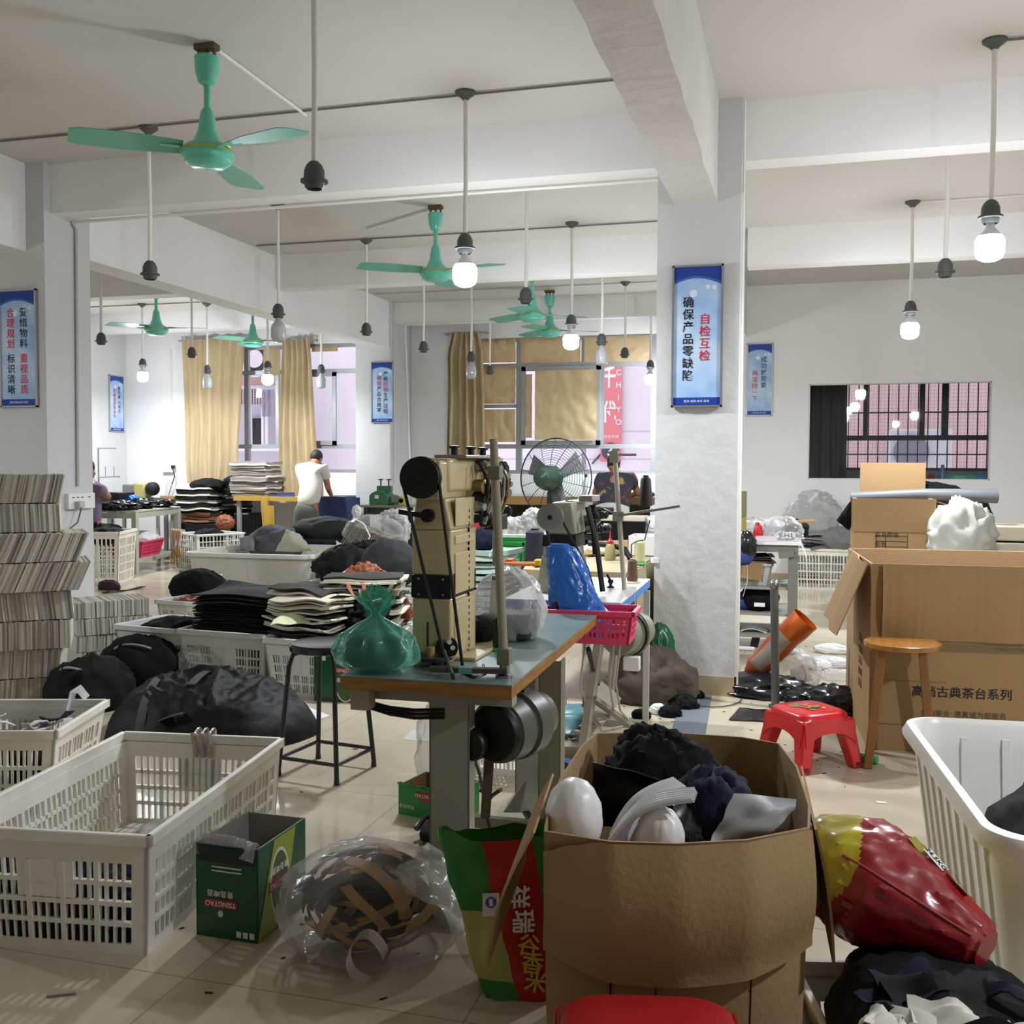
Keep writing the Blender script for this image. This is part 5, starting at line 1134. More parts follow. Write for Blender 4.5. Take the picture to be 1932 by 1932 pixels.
# rust cloth and dark strips on the floor left of the tub
bag('fabric_scrap', 'rust brown leather scrap by the left end of white tub', Z(404, 1080)+V(0, 0, .06), .13, .1, .12, 8, m_brn, .3, 1.5, cat='scrap')
for k, (x0, y0, x1, y1, lab_) in enumerate(((330, 1072, 400, 1066, 'dark strip on the floor beside rust leather scrap'), (340, 1080, 385, 1076, 'second dark strip on the floor, nearer than the first'), (195, 1118, 272, 1108, 'dark cloth strip on floor right of near left pillar'))):
    a, b_ = Z(x0, y0, .01), Z(x1, y1, .01); single(MB().ribbon([a.lerp(b_, j/8)+V(0, 0, .01*math.sin(j)) for j in range(9)], .07, .006), 'fabric_strip', lab_, 'strip', m_black)
bag('fabric_scrap', 'crumpled maroon scrap beside the near left pillar base', Z(206, 1112)+V(0, 0, .03), .12, .08, .07, 18, mat('maroon_cloth', '#3d1c24', .8), .4, 2.5, cat='scrap')
bag('black_bag', 'black bag with white tag on pile beyond the black panels', Z(375, 1108, .3), .26, .2, .16, 21, m_black, .15, 1.8)
quadsheet('paper_tag', 'small white tag on the black bag beyond black panels', 'tag', [Z(400, 1082, .4), Z(420, 1084, .4), Z(416, 1096, .36), Z(404, 1092, .37)], m_white, .01, 1, .002)
# ---------------------------------------------------------------- sewing table one (green top)
m_gtop = mat('grey_green_laminate', '#7f9590', .3, var=.2, vscale=5, col2='#6b807b'); m_wedge = mat('wood_edge', '#a9772f', .55, var=.35, vscale=9, col2='#7a4f1d', stretch=(1, 1, 6))
m_leg = mat('beige_steel', '#9d9a8a', .5, var=.12, vscale=5); m_leg2 = mat('dark_beige_steel', '#77755f', .55)
m_cream = mat('machine_enamel', '#c4b284', .35, var=.12, vscale=7, coat=.25); m_cream2 = mat('machine_enamel_light', '#cdbd90', .35, var=.1, vscale=7)
m_iron = mat('black_iron', '#1a1a1b', .45, .4); m_steel = mat('bright_steel', '#9b9b98', .25, .9); m_belt = mat('black_belt', '#131313', .7); m_brass = mat('dull_brass', '#8d7a4e', .4, .7)
m_motor = mat('motor_grey', '#55574f', .4, .3); m_pole = mat('bamboo_pole', '#a09780', .6, var=.2, vscale=10)
HT = .76; T1 = V(-.81, 2.87, 0)          # near right corner of the table
t1 = thing('sewing_table', 'green topped sewing table with wooden edge and steel legs', 'table', T1, R(1.5))
K = dict(parent=t1, world=False)
WT, LT = .545, 1.5
MB().bx(-WT, 0, 0, LT, HT-.004, HT).build('table_top', m_gtop, ang=0, **K)
MB().bx(-WT, 0, 0, LT, HT-.042, HT-.0042).build('wood_edge', m_wedge, ang=0, bev=.003, **K)
def chan(x0, x1, y0, y1, z0, z1, th=.006):
    b = MB(); b.bx(x0, x1, y0, y0+th, z0, z1); b.bx(x0, x0+th, y0, y1, z0, z1); b.bx(x1-th, x1, y0, y1, z0, z1); return b
chan(-.29, -.16, .1, .16, .02, HT-.042).build('leg', m_leg, ang=0, **K); chan(-.06, .02, .62, .7, .02, HT-.042).build('leg', m_leg2, ang=0, **K)
chan(-.29, -.16, 1.2, 1.27, .02, HT-.042).build('leg', m_leg, ang=0, **K)
MB().bx(-.3, -.13, .02, 1.32, .0, .03).build('foot_rail', m_leg2, ang=0, **K)
MB().bx(-.53, -.02, .08, .14, HT-.085, HT-.043).build('apron', m_leg, ang=0, **K)
MB().bx(-.52, -.46, .02, .08, HT-.11, HT-.043).build('knee_block', mat('raw_wood_block', '#a8a08a', .8), ang=0, bev=.003, **K)
MB().bx(-.28, -.02, .55, .58, .12, .16).build('crossbar', m_leg2, ang=0, **K)
b = MB()
for i in range(3): b.tube([(-.5+.0*i, .1, HT-.1-.008*i), (-.42, .1, HT-.115-.01*i), (-.34, .1, HT-.118-.012*i), (-.24, .1, HT-.11-.012*i)], .006, 6)
b.build('cable_run', m_blk, **K)
# treadle
tr = thing('foot_treadle', 'pale tilted foot treadle plate under the green table', 'pedal', at(t1, .03, .45, 0))
MB().slab(lambda u, v: Z(950, 1532, .12).lerp(Z(1022, 1532, .1), u).lerp(Z(948+65, 1440, .3).lerp(Z(1030, 1445, .3), u), v), 4, 6, .008).build('treadle_plate', mat('treadle_grey', '#a5a598', .5), tr, ang=30)
MB().bar(Z(985, 1520, .1), V(T1.x-.03, T1.y+.5, .12), .02).build('treadle_hinge', m_iron, tr)
# clutch motor under the table
mc = at(t1, -.06, .3, HT-.19)
t = thing('clutch_motor', 'dark round clutch motor hanging under the green table', 'motor', mc)
MB().lathe([(.0, -.13), (.085, -.13), (.1, -.12), (.105, -.05), (.1, -.045), (.1, -.03), (.112, -.025), (.112, .05), (.095, .07), (.08, .14), (.05, .16), (0, .16)], mc, 32, (.25, .95, 0)).build('motor_body', m_motor, t)
MB().lathe([(.03, -.16), (.085, -.155), (.095, -.14), (.095, -.132), (.02, -.132)], mc, 28, (.25, .95, 0)).build('end_cover', m_iron, t)
MB().lathe([(.0, -.2), (.045, -.2), (.05, -.19), (.035, -.182), (.05, -.174), (.045, -.165), (0, -.165)], mc+V(-.045, 0, -.03), 24, (.25, .95, 0)).build('motor_pulley', m_iron, t)
MB().bx(mc.x-.03, mc.x+.03, mc.y-.02, mc.y+.12, mc.z+.09, HT-.043).build('motor_bracket', m_iron, t)
MB().bar(mc+V(-.06, -.1, -.06), mc+V(-.09, -.05, -.3), .03, .012).build('clutch_lever', mat('rust_iron', '#4d3d36', .7, .4), t)
MB().tube([mc+V(-.09, -.05, -.28), mc+V(-.07, .0, -.42), mc+V(-.08, .02, -.52)], .006, 6).build('pull_rod', m_iron, t)
single(MB().tube([Z(838, 1228, HT+.05), Z(853, 1272, HT+.02), Z(862, 1310, .7), Z(880, 1390, .5), Z(905, 1460, .33), Z(912, 1500, .22)], .006, 8), 'power_cord', 'grey cord hanging over front edge of the green table', 'cord', mat('cord_grey', '#48483f', .6))
single(MB().tube([Z(905, 1490, .12), Z(920, 1500, .1), Z(918, 1515, .06), Z(930, 1500, .12), Z(945, 1490, .16)], .008, 8), 'control_rod', 'black rod ends tangled by the floor under green table', 'rod', m_iron)
# tall post machine
O = at(t1, -.36, .28, HT)
t = thing('sewing_machine', 'tall beige post sewing machine with black handwheel on green table', 'sewing machine', O, R(0))
x0 = Yp(777, 1236, O.y).x; x1 = x0+.135; ya, yb = O.y, O.y+.27
sY = lambda px, py: Yp(px, py, O.y).z
zc_ = [sY(800, 1235), sY(800, 1128), sY(800, 1085), sY(800, 1000), sY(800, 940)]
MB().bx(x0, x1, ya, yb, HT, zc_[1]).build('column_base', m_cream, t, bev=.006)
MB().bx(x0-.002, x1+.0, ya-.002, yb, zc_[1], zc_[2]).build('black_band', m_iron, t, bev=.002)
MB().bx(x0, x1, ya, yb, zc_[2], zc_[3]).build('column_middle', m_cream, t, bev=.006)
MB().hexa([(x0+.003, ya, zc_[3]), (x1, ya, zc_[3]), (x1, yb-.02, zc_[3]), (x0+.003, yb-.02, zc_[3])], [(x0+.012, ya, zc_[4]-.0), (x1-.02, ya, zc_[4]), (x1-.02, yb-.05, zc_[4]), (x0+.012, yb-.05, zc_[4])]).build('column_neck', m_cream, t, bev=.006)
for k, (zz0, zz1) in enumerate(((HT+.02, zc_[1]-.015), (zc_[1]+.01, zc_[2]+.07), (zc_[2]+.1, zc_[3]-.02), (zc_[3]+.01, zc_[4]))):
    MB().bx(x1, x1+.004, ya+.04, yb-.03, zz0, zz1).build('side_cover', m_cream2, t, bev=.002)
b = MB()
for dz in (.012, zc_[2]-zc_[1]-.012):
    for dx in (.025, .11): b.lathe([(0, 0), (.005, 0), (.004, .003), (0, .003)], (x0+dx, ya-.002, zc_[1]+dz), 8, (0, -1, 0))
b.build('band_screws', m_steel, t)
wc = Yp(795, 901, O.y-.07)
MB().lathe([(.0, -.02), (.055, -.02), (.066, -.012), (.068, 0), (.064, .006), (.06, .002), (.064, .01), (.066, .022), (.05, .024), (0, .024)], wc, 44, (0, -1, 0)).build('handwheel', m_iron, t)
MB().lathe([(0, 0), (.008, 0), (.008, .01), (0, .012)], wc+V(0, -.024, 0), 14, (0, -1, 0)).build('wheel_nut', m_belt, t)
# arm running away from the wheel
ax0, ax1 = wc.x-.035, wc.x+.07; az0, az1 = sY(830, 938), sY(830, 864)
MB().bx(x0+.025, x1-.02, ya-.045, yb-.05, zc_[4]-.004, az1-.01).build('arm_bracket', m_cream, t, bev=.008)
MB().bx(x0+.03, x1-.012, ya+.02, ya+.56, az0+.015, az1).build('arm', m_cream2, t, bev=.012)
MB().lathe([(.03, 0), (.03, .1), (.018, .11), (.018, .22)], wc+V(0, .02, 0), 16, (0, 1, 0)).build('shaft', m_steel, t)
# head at the end of the arm
hx = x1-.01; hy = ya+.44
r_ = random.Random(2)
MB().bx(x0+.03, hx+.02, hy, hy+.14, az0-.1, az1+.015).build('head_plate', m_cream, t, bev=.01)
for i in range(26):
    yy = hy-.2+.015*i+r_.uniform(-.01, .01); zz = az1-.02-r_.uniform(0, .2); rr = r_.uniform(.014, .032)
    MB().lathe([(0, 0), (rr, 0), (rr, r_.uniform(.015, .04)), (rr*.5, .045), (0, .045)], (hx+.005, yy, zz), 14, (1, -.3, 0)).build('tension_disc', [m_iron, m_steel, m_iron, m_brass][i % 4], t)
for i in range(6):
    yy = hy-.1+.05*i; z0_ = az1-.01-r_.uniform(0, .03)
    MB().tube([(hx+.03, yy-.1, z0_), (hx+.055, yy-.08, z0_-.06), (hx+.05, yy-.07, z0_-.12), (hx+.03, yy-.09, z0_-.19)], .007, 8).build('lever', [m_iron, m_steel, m_brass][i % 3], t)
MB().bx(x0+.04, hx+.03, ya+.1, ya+.5, az1, az1+.012).build('top_plate', m_steel, t, bev=.003)
for dy in (.12, .3, .44): MB().lathe([(0, 0), (.012, 0), (.012, .02), (.02, .022), (.02, .03), (0, .032)], (hx-.02, ya+dy, az1+.012), 12).build('oil_cap', m_iron, t)
MB().cyl((hx+.02, hy+.02, az0-.08), (hx+.02, hy+.02, HT+.28), .008).build('needle_bar', m_steel, t)
MB().cyl((hx+.035, hy+.05, az0-.08), (hx+.035, hy+.05, HT+.24), .007).build('presser_bar', m_steel, t)
MB().bx(hx-.01, hx+.05, hy-.02, hy+.09, az0-.13, az0-.075).build('needle_clamp', m_iron, t, bev=.004)
MB().tap(hx+.02, hy+.04, HT+.012, HT+.24, .022, .03, .013, .018).build('work_post', m_steel, t, bev=.003)
MB().bx(x0-.02, hx+.08, ya+.05, hy+.12, HT, HT+.012).build('bed_plate', m_cream2, t, bev=.003)
b = MB()
for i in range(26): b.blob((hx+.012, ya+.18, az0-.05-.022*i), .005, .005, .009, i, 0, 1, 6)
b.build('chain', m_iron, t)
MB().bar((x0-.035, ya-.02, sY(780, 965)), (x0+.06, ya-.03, sY(780, 972)), .016).build('knee_lever', m_iron, t)
MB().lathe([(0, 0), (.022, 0), (.022, .02), (0, .022)], (x0+.06, ya-.002, sY(780, 972)), 16, (0, -1, 0)).build('lever_hub', m_iron, t)
b1, b2 = wc+V(-.062, -.004, -.02), wc+V(.062, -.004, -.02)
b = MB(); e1, e2 = V(x1+.0, ya-.04, HT+.0), V(x1+.055, ya-.04, HT)
b.tube([b1, b1.lerp(e1, .5), e1], .0055, 6).tube([b2, b2.lerp(e2, .5), e2], .0055, 6); b.build('drive_belt', m_belt, t)
# bobbin winder, tray and thread pole on the front edge
bw = Z(845, 1235, HT+.035)
t = thing('bobbin_winder', 'bobbin disc, tray and flat arm at front edge of green table', 'winder', Z(830, 1250, HT))
p = Z(820, 1243, HT+.02); MB().lathe([(.0, 0), (.06, 0), (.07, .012), (.068, .014), (.058, .004), (0, .004)], p, 30).build('tray', mat('tray_steel', '#6f6a5c', .35, .7), t)
MB().cyl(p, p+V(0, 0, -.02), .012).build('tray_foot', m_iron, t)
MB().cyl(p+V(-.01, -.01, 0), p+V(-.01, -.01, .04), .013).build('spool_core', mat('wood_core', '#b08a5a', .7), t); MB().cyl(p+V(-.02, -.01, .0), p+V(-.02, -.01, .12), .0035).build('spool_pin', m_iron, t)
d_ = Z(843, 1222, HT+.05); MB().lathe([(.0, -.006), (.037, -.006), (.037, .006), (0, .006)], d_, 30, (.2, -1, .35)).build('bobbin_disc', m_iron, t)
for k in range(6):
    a = k*PI/3; MB().lathe([(0, .0065), (.008, .0065), (.008, .0075), (0, .0075)], d_+V(.022*math.cos(a), -.002, .021*math.sin(a)), 12, (.2, -1, .35)).build('disc_hole', m_lw if k in (0, 1, 5) else m_motor, t)
a_, c_ = Z(812, 1262, HT+.02), Z(958, 1266, HT+.022)
MB().bar(a_, c_, .03, .016).build('flat_arm', mat('greasy_steel', '#57503f', .45, .5), t, bev=.002)
MB().bar(a_.lerp(c_, .38), a_.lerp(c_, .55), .032, .018).build('tape_wrap', mat('teal_tape', '#5f9a9a', .5), t)
MB().tube([Z(870, 1265, HT+.004), Z(895, 1278, HT+.004), Z(915, 1270, HT+.004), Z(912, 1255, HT+.006)], .005, 8).build('hose', m_motor, t)
pb = Z(952, 1278, HT); ptop = pb+ (Yp(931, 828, pb.y)-pb)
t = thing('thread_stand', 'leaning bamboo thread pole clamped at corner of the green table', 'pole', pb)
MB().tube([pb, pb.lerp(ptop, .33), pb.lerp(ptop, .66), ptop], [.0135, .0145, .014, .0125], 12).build('pole', m_pole, t)
MB().lathe([(.028, 0), (.028, .008), (.016, .012), (.016, .05)], pb, 14).build('pole_foot', m_steel, t)
q = pb.lerp(ptop, .86); MB().bx(q.x-.02, q.x+.02, q.y-.02, q.y+.02, q.z-.02, q.z+.02).build('clamp', m_leg2, t, bev=.003)
MB().bx(pb.x-.02, pb.x+.02, pb.y-.02, pb.y+.02, .8, .85).build('clamp', m_leg2, t, bev=.003)
def spool(name, label, p, r, h, m, base=None, cone=.0, cat='thread spool', lying=None):
    t = thing(name, label, cat, p); 
    MB().lathe([(r*.5, 0), (r, .004), (r*(1-cone*.1), h*.1), (r*(1-cone), h*.92), (r*(1-cone)*.6, h), (0, h)], p+V(0, 0, .012), 22, lying).build('thread', m, t)
    if base is not None: MB().lathe([(0, 0), (r*1.55, 0), (r*1.5, .006), (r*.9, .013), (0, .0131)], p, 22).build('spool_base', base, t); 
    MB().lathe([(r*.4, 0), (r*.4, h*.06), (0, h*.06)], p+V(0, 0, h+.0118), 14).build('spool_tip', base or m_blk, t)
    return t
m_gbase = mat('green_spool', '#1f9a54', .3); m_bthr = mat('black_thread', '#18191c', .7)
spool('thread_spool', 'black thread spool on green base beside the bamboo pole', Z(941, 1227, HT), .021, .105, m_bthr, m_gbase)
t = thing('thread_spool', 'orange thread spool with green end lying on green table', 'thread spool', Z(905, 1190, HT))
p = Z(900, 1182, HT+.03); MB().lathe([(.012, -.06), (.024, -.05), (.028, .04), (.012, .05)], p, 20, (1, -.2, 0)).build('thread', mat('rust_thread', '#7d4426', .7), t); MB().lathe([(.0, .045), (.032, .045), (.03, .06), (0, .065)], p, 20, (1, -.2, 0)).build('spool_base', m_gbase, t)
# bags on the table
m_teal = film('teal_bag', '#79d6bf', .2, .22, .5, 14, .6)
gb = Z(726, 1262, HT); gb = V(at(t1, -.47, .11, 0).x, at(t1, -.47, .11, 0).y, HT)
t = thing('tied_bag', 'tied translucent green bag of black pieces on green table', 'bag', gb)
MB().blob(gb+V(0, 0, .06), .1, .082, .062, 5, .12, 1.6, 36, HT+.003).build('bag_contents', m_black, t, weld=True)
def tbag(u, v):
    a = 2*PI*u; pr = [(0, .085), (.12, .128), (.3, .134), (.5, .11), (.66, .06), (.78, .016), (.84, .012), (.93, .045), (1, .065)]
    for k in range(len(pr)-1):
        if v <= pr[k+1][0]+1e-9: s = (v-pr[k][0])/(pr[k+1][0]-pr[k][0]); rr = pr[k][1]+(pr[k+1][1]-pr[k][1])*s; break
    rr *= 1+.09*math.sin(9*a+2*v)*min(1, v*2)+.08*noise.noise(V(math.cos(a)*2, math.sin(a)*2, v*4)); z = .215*v
    if v > .84: z += .04*abs(math.sin(a))*(v-.84)/.16
    return gb+V(rr*math.cos(a)*1.05, rr*math.sin(a)*.85, z+.003)
mb = MB(); nu, nv = 60, 28; mb.add([tbag(i/nu, j/nv) for i in range(nu) for j in range(nv+1)], [(i*(nv+1)+j, ((i+1) % nu)*(nv+1)+j, ((i+1) % nu)*(nv+1)+j+1, i*(nv+1)+j+1) for i in range(nu) for j in range(nv)])
mb.build('bag_film', m_teal, t, ang=60)
for s in (-1, 1): MB().ribbon([gb+V(s*.01, 0, .175), gb+V(s*.03, .01, .2), gb+V(s*.035-.01, .02, .235), gb+V(s*.0-.005, .0, .26)], .035, .001, (0, 1, 0)).build('bag_ear', m_teal, t)
cb = at(t1, -.215, .8, HT)
t = thing('clear_bag', 'clear bag of black folded goods standing on green table', 'bag', cb)
MB().bx(cb.x-.1, cb.x+.1, cb.y-.08, cb.y+.08, HT+.004, HT+.1).build('bag_contents', mat('dark_goods', '#3a3a3e', .7), t, bev=.02)
bagm = MB().blob((0,0,0), 1, 1, 1, 21, .2, 1.8, 40); bagm.v = [V(cb.x+p.x*.135, cb.y+p.y*.11, HT+.003+max(0, (p.z+.72))*.145) for p in bagm.v]
bagm.build('bag_film', film('white_clear_bag', '#e9e9ea', .28, .2, .5, 15, .9), t, weld=True, ang=70)
cb2 = at(t1, -.27, .66, HT); cloth('fabric_bundle', 'black folded cloth left of the clear bag on green table', 'fabric', cb2+V(-.03, 0, .05), .07, .08, .05, 6, m_black, .15, 1.5, HT+.002)
# ---------------------------------------------------------------- pink basket with blue bag
pc = V(-.86, 4.62, 0); pz = .625
t = thing('slotted_basket', 'pink slotted basket wedged between the two sewing tables', 'basket', (-.9, 4.5, pz), R(2)); crate(t, .4, .24, .15, tp=.02, rows=3, nx=16, ny=10, m=m_pink, rim=.022, solid=.015, post=.025, handle=False, bar=.01, band=.012); pkt = t
for sx in (-.12, .12): MB().bar((sx, .11, .06), (sx, .2, .06), .03, .012).build('hanging_hook', m_pink, t, world=False)
m_blue = mat('blue_bag', '#1767c4', .3, coat=.3, bump=1.0, bscale=12)
b0 = at(pkt, -.02, .0, .03)
t = thing('plastic_bag', 'bright blue plastic bag standing twisted in pink basket', 'bag', b0)
def blu(u, v):
    a = 2*PI*u; k = .135*(1-.6*v**1.1)*(1+.12*noise.noise(V(math.cos(a)*2, math.sin(a)*2, v*3))+.13*(1-2*abs(noise.noise(V(math.cos(a)*2.4, math.sin(a)*2.4, v*4+4))))+.07*(1-2*abs(noise.noise(V(math.cos(a)*5, math.sin(a)*5, v*9+4)))))
    if v > .97: k *= .7
    return b0+V(-.03-.1*v**1.3+k*math.cos(a), k*.7*math.sin(a), .4*v)
mb = MB(); nu, nv = 80, 60; mb.add([blu(i/nu, j/nv) for i in range(nu) for j in range(nv+1)], [(i*(nv+1)+j, ((i+1) % nu)*(nv+1)+j, ((i+1) % nu)*(nv+1)+j+1, i*(nv+1)+j+1) for i in range(nu) for j in range(nv)]+[tuple(i*(nv+1)+nv for i in range(nu)), tuple(i*(nv+1) for i in range(nu-1, -1, -1))])
mb.build('bag_body', m_blue, t, ang=70)
cloth('fabric_bundle', 'dark maroon cloth at the left end of pink basket', 'fabric', at(pkt, -.14, 0, .13), .04, .07, .07, 3, mat('maroon_cloth', '#3d1c24', .8), .3)
# ---------------------------------------------------------------- sewing table two (white top, blue edge)
m_wtop = mat('white_laminate', '#dedfdc', .3); m_bedge = mat('blue_edge', '#3a86cf', .4)
T2 = V(-.79, 4.64, 0); H2 = .78
t2 = thing('sewing_table', 'white topped sewing table with bright blue edge', 'table', T2, R(1)); K = dict(parent=t2, world=False)
MB().bx(-.56, 0, 0, 1.06, H2-.005, H2).build('table_top', m_wtop, ang=0, **K)
MB().bx(-.56, 0, 0, 1.06, H2-.045, H2-.0052).build('blue_edge', m_bedge, ang=0, **K)
MB().bar((.001, .42, H2-.044), (.001, .42, H2), .006).build('edge_joint', m_wtop, **K)
for y in (.18, .82):
    s = -1 if y < .5 else 1
    MB().bar((-.2, y+s*.05, .03), (-.12, y-s*.08, H2-.05), .1, .035, (1, 0, 0)).build('leg', m_leg, ang=0, **K)
    MB().bx(-.3, .0, y-.03, y+.03, .0, .035).build('foot', m_leg, ang=0, **K)
MB().bar((-.17, .2, .2), (-.17, .8, .2), .14, .012, (1, 0, 1)).build('stretcher_plate', m_leg, ang=0, **K)
MB().bar((-.16, .15, .3), (-.03, .62, .05), .05, .02).build('brace', m_leg, ang=0, **K)
MB().bx(-.012, .02, .88, .905, 0, H2-.046).build('leg', mat('white_steel', '#c9c9c2', .5), ang=0, **K)
mc = at(t2, -.03, .38, .58)
t = thing('clutch_motor', 'grey clutch motor under the white table beside pink basket', 'motor', mc)
MB().lathe([(.0, -.1), (.095, -.1), (.1, -.09), (.1, -.02), (.11, -.015), (.11, .0), (.1, .005), (.1, .02), (.115, .025), (.115, .05), (.1, .06), (.085, .15), (0, .16)], mc, 32, (.3, .95, 0)).build('motor_body', mat('motor_pale', '#8d8b78', .45), t)
MB().lathe([(.102, -.016), (.118, -.012), (.118, .001), (.102, .004)], mc, 28, (.3, .95, 0)).build('drive_ring', m_iron, t)
MB().bx(mc.x-.03, mc.x+.03, mc.y-.02, mc.y+.06, mc.z+.08, H2-.046).build('motor_bracket', m_iron, t)
MB().bx(mc.x-.0, mc.x+.08, mc.y-.1, mc.y-.05, mc.z-.17, mc.z-.1).build('switch_box', m_outlet, t, bev=.006)
b = MB()
for px in (1160, 1172, 1105): b.tube([Z(px, 1200, .66), Z(px-10, 1290, .4), Z(px-2, 1340, .2), Z(px+30, 1378, .012), Z(px+70, 1370, .012)], .005, 6)
single(b, 'power_cord', 'pale cords hanging from motor of the white table', 'cord', mat('cord_pale', '#a9a591', .6))
single(MB().tube([Z(1110, 1225, .6), Z(1118, 1260, .45), Z(1130, 1292, .3)], [.012, .01, .006], 8), 'drive_belt', 'black belt hanging below the pink basket', 'belt', m_belt)
# second machine
O2 = at(t2, -.3, .28, H2); sY2 = lambda px, py: Yp(px, py, O2.y).z
t = thing('sewing_machine', 'grey beige sewing machine with pale wheel on white table', 'sewing machine', O2)
xa = Yp(1020, 1110, O2.y).x; xb = Yp(1090, 1110, O2.y).x
m_mgrey = mat('machine_grey', '#a09c86', .4, var=.15, vscale=8)
zz = [H2, sY2(1050, 1050), sY2(1050, 1027), sY2(1050, 1008), sY2(1050, 955)]
MB().tap((xa+xb)/2, O2.y+.1, zz[0], zz[1], .115, .12, .09, .1).build('column_base', m_mgrey, t, bev=.006)
MB().tap((xa+xb)/2, O2.y+.1, zz[1], zz[3], .085, .1, .075, .095).build('column_neck', m_mgrey, t, bev=.006)
MB().tap((xa+xb)/2, O2.y+.098, zz[2]-.012, zz[3]-.002, .088, .104, .084, .1).build('black_band', m_iron, t, bev=.003)
MB().tap((xa+xb)/2+.01, O2.y+.12, zz[3], zz[4]+.02, .075, .12, .05, .12).build('arm_bracket', m_mgrey, t, bev=.012)
MB().bx((xa+xb)/2-.03, (xa+xb)/2+.07, O2.y+.05, O2.y+.5, zz[4]-.06, zz[4]+.02).build('arm', m_mgrey, t, bev=.015)
wc = Yp(1039, 976, O2.y-.06); MB().lathe([(0, -.02), (.05, -.02), (.066, -.012), (.068, .01), (.06, .016), (.012, .02), (.012, .014), (0, .014)], wc, 40, (.05, -1, 0)).build('handwheel', mat('wheel_grey', '#7d7a70', .4, .2), t)
MB().lathe([(0, 0), (.01, 0), (.01, .004), (0, .004)], wc+V(0, -.021, 0), 12, (0, -1, 0)).build('wheel_nut', m_iron, t)
MB().cyl(wc, V(wc.x, O2.y+.1, wc.z), .03).build('shaft', m_steel, t)
for i in range(12):
    MB().lathe([(0, 0), (.02, 0), (.02, .03), (.01, .04), (0, .04)], (xb+.03+r_.uniform(-.02, .03), O2.y+.1+.03*i, zz[4]-.03-r_.uniform(0, .13)), 12, (1, -.4, 0)).build('tension_disc', [m_iron, m_steel, m_iron][i % 3], t)
MB().bx(xb-.02, xb+.05, O2.y+.1, O2.y+.3, zz[4]+.02, zz[4]+.05).build('top_plate', m_steel, t, bev=.004)
MB().bar((xb+.03, O2.y+.2, zz[4]), (xb+.06, O2.y+.16, zz[1]), .03).build('needle_bar', m_iron, t)
b = MB(); b.tube([wc+V(-.02, 0, -.065), V(xa+.09, O2.y-.05, zz[1]-.04), V(xa+.12, O2.y-.05, H2)], .006, 6).tube([wc+V(.06, 0, -.02), V(xb+.06, O2.y-.05, zz[1]-.05), V(xb+.1, O2.y-.05, H2)], .006, 6); b.build('drive_belt', m_belt, t)
MB().tube([V(xb+.05, O2.y-.02, zz[4]), V(xb+.1, O2.y-.03, zz[2]), V(xb+.13, O2.y-.03, H2+.02)], .014, 6).build('belt_guard', m_iron, t)
t = thing('handle_knob', 'small black knob lever on the white table top', 'knob', Z(1152, 1110, H2))
p = Z(1152, 1109, H2); MB().lathe([(.02, 0), (.018, .006), (.008, .012), (.008, .02), (.016, .03), (.014, .042), (0, .046)], p, 14).build('knob_body', m_iron, t); MB().cyl(p+V(0, 0, .035), p+V(-.02, 0, .07), .007).build('knob_tip', m_iron, t)
pb = Z(1178, 1112, H2); ptop = Yp(1160, 858, pb.y)
t = thing('thread_stand', 'pale thread pole with top bracket on the white table', 'pole', pb)
MB().tube([pb, pb.lerp(ptop, .5), ptop], .0125, 10).build('pole', mat('pale_pole', '#b9b3a0', .5), t)
MB().bx(ptop.x-.025, ptop.x+.02, ptop.y-.02, ptop.y+.02, ptop.z-.04, ptop.z+.02).build('clamp', m_leg, t, bev=.003)
MB().bar(ptop, ptop+V(.11, 0, .0), .02, .012).build('top_arm', m_leg, t)
q = pb.lerp(ptop, .55); MB().bx(q.x-.03, q.x+.02, q.y-.02, q.y+.02, q.z-.03, q.z+.02).build('clamp', m_leg, t); MB().tube([q, q+V(-.05, 0, .02), q+V(-.1, 0, .04), q+V(-.14, 0, .035)], .005, 6).build('guide_wire', m_steel, t)
MB().bar(q, q+V(.3, .05, .05), .05, .012).build('spool_plate', m_leg2, t)
spool('thread_spool', 'brown thread spool on the white table by the pole', Z(1193, 1100, H2), .03, .115, mat('brown_thread', '#6b4b40', .8, bump=.5, bscale=90), mat('cream_base', '#cdbf9a', .5), .15)
spool('thread_spool', 'large dark brown thread cone on plate behind pole', q+V(.13, .03, .035), .036, .15, mat('dark_brown_thread', '#2b2022', .7), None, .25)
# ---------------------------------------------------------------- people
m_skin = mat('skin', '#9c6b50', .55); m_hair = mat('black_hair', '#15120f', .7); m_shirt = mat('white_tshirt', '#c9c6ba', .85); m_trs = mat('grey_trousers', '#5c5c55', .9, var=.15, vscale=5)
def skin(name, verts, edges, rad, m, parent, sub=2, root=0):
    me = bpy.data.meshes.new(name); me.from_pydata([tuple(v) for v in verts], edges, []); o = bpy.data.objects.new(name, me); COL.objects.link(o)
    md = o.modifiers.new('skin', 'SKIN'); md.use_smooth_shade = True
    for i, r in enumerate(rad): me.skin_vertices[0].data[i].radius = r if isinstance(r, tuple) else (r, r)
    for i in range(len(verts)): me.skin_vertices[0].data[i].use_root = (i == root)
    s_ = o.modifiers.new('sub', 'SUBSURF'); s_.levels = sub; s_.render_levels = sub
    dg = bpy.context.evaluated_depsgraph_get(); m2 = bpy.data.meshes.new_from_object(o.evaluated_get(dg)); bpy.data.objects.remove(o); m2.name = name
    inv = mw(parent).inverted(); m2.transform(inv); m2.materials.clear(); m2.materials.append(m); m2.shade_smooth()
    o = bpy.data.objects.new(name, m2); COL.objects.link(o); o.parent = parent; return o
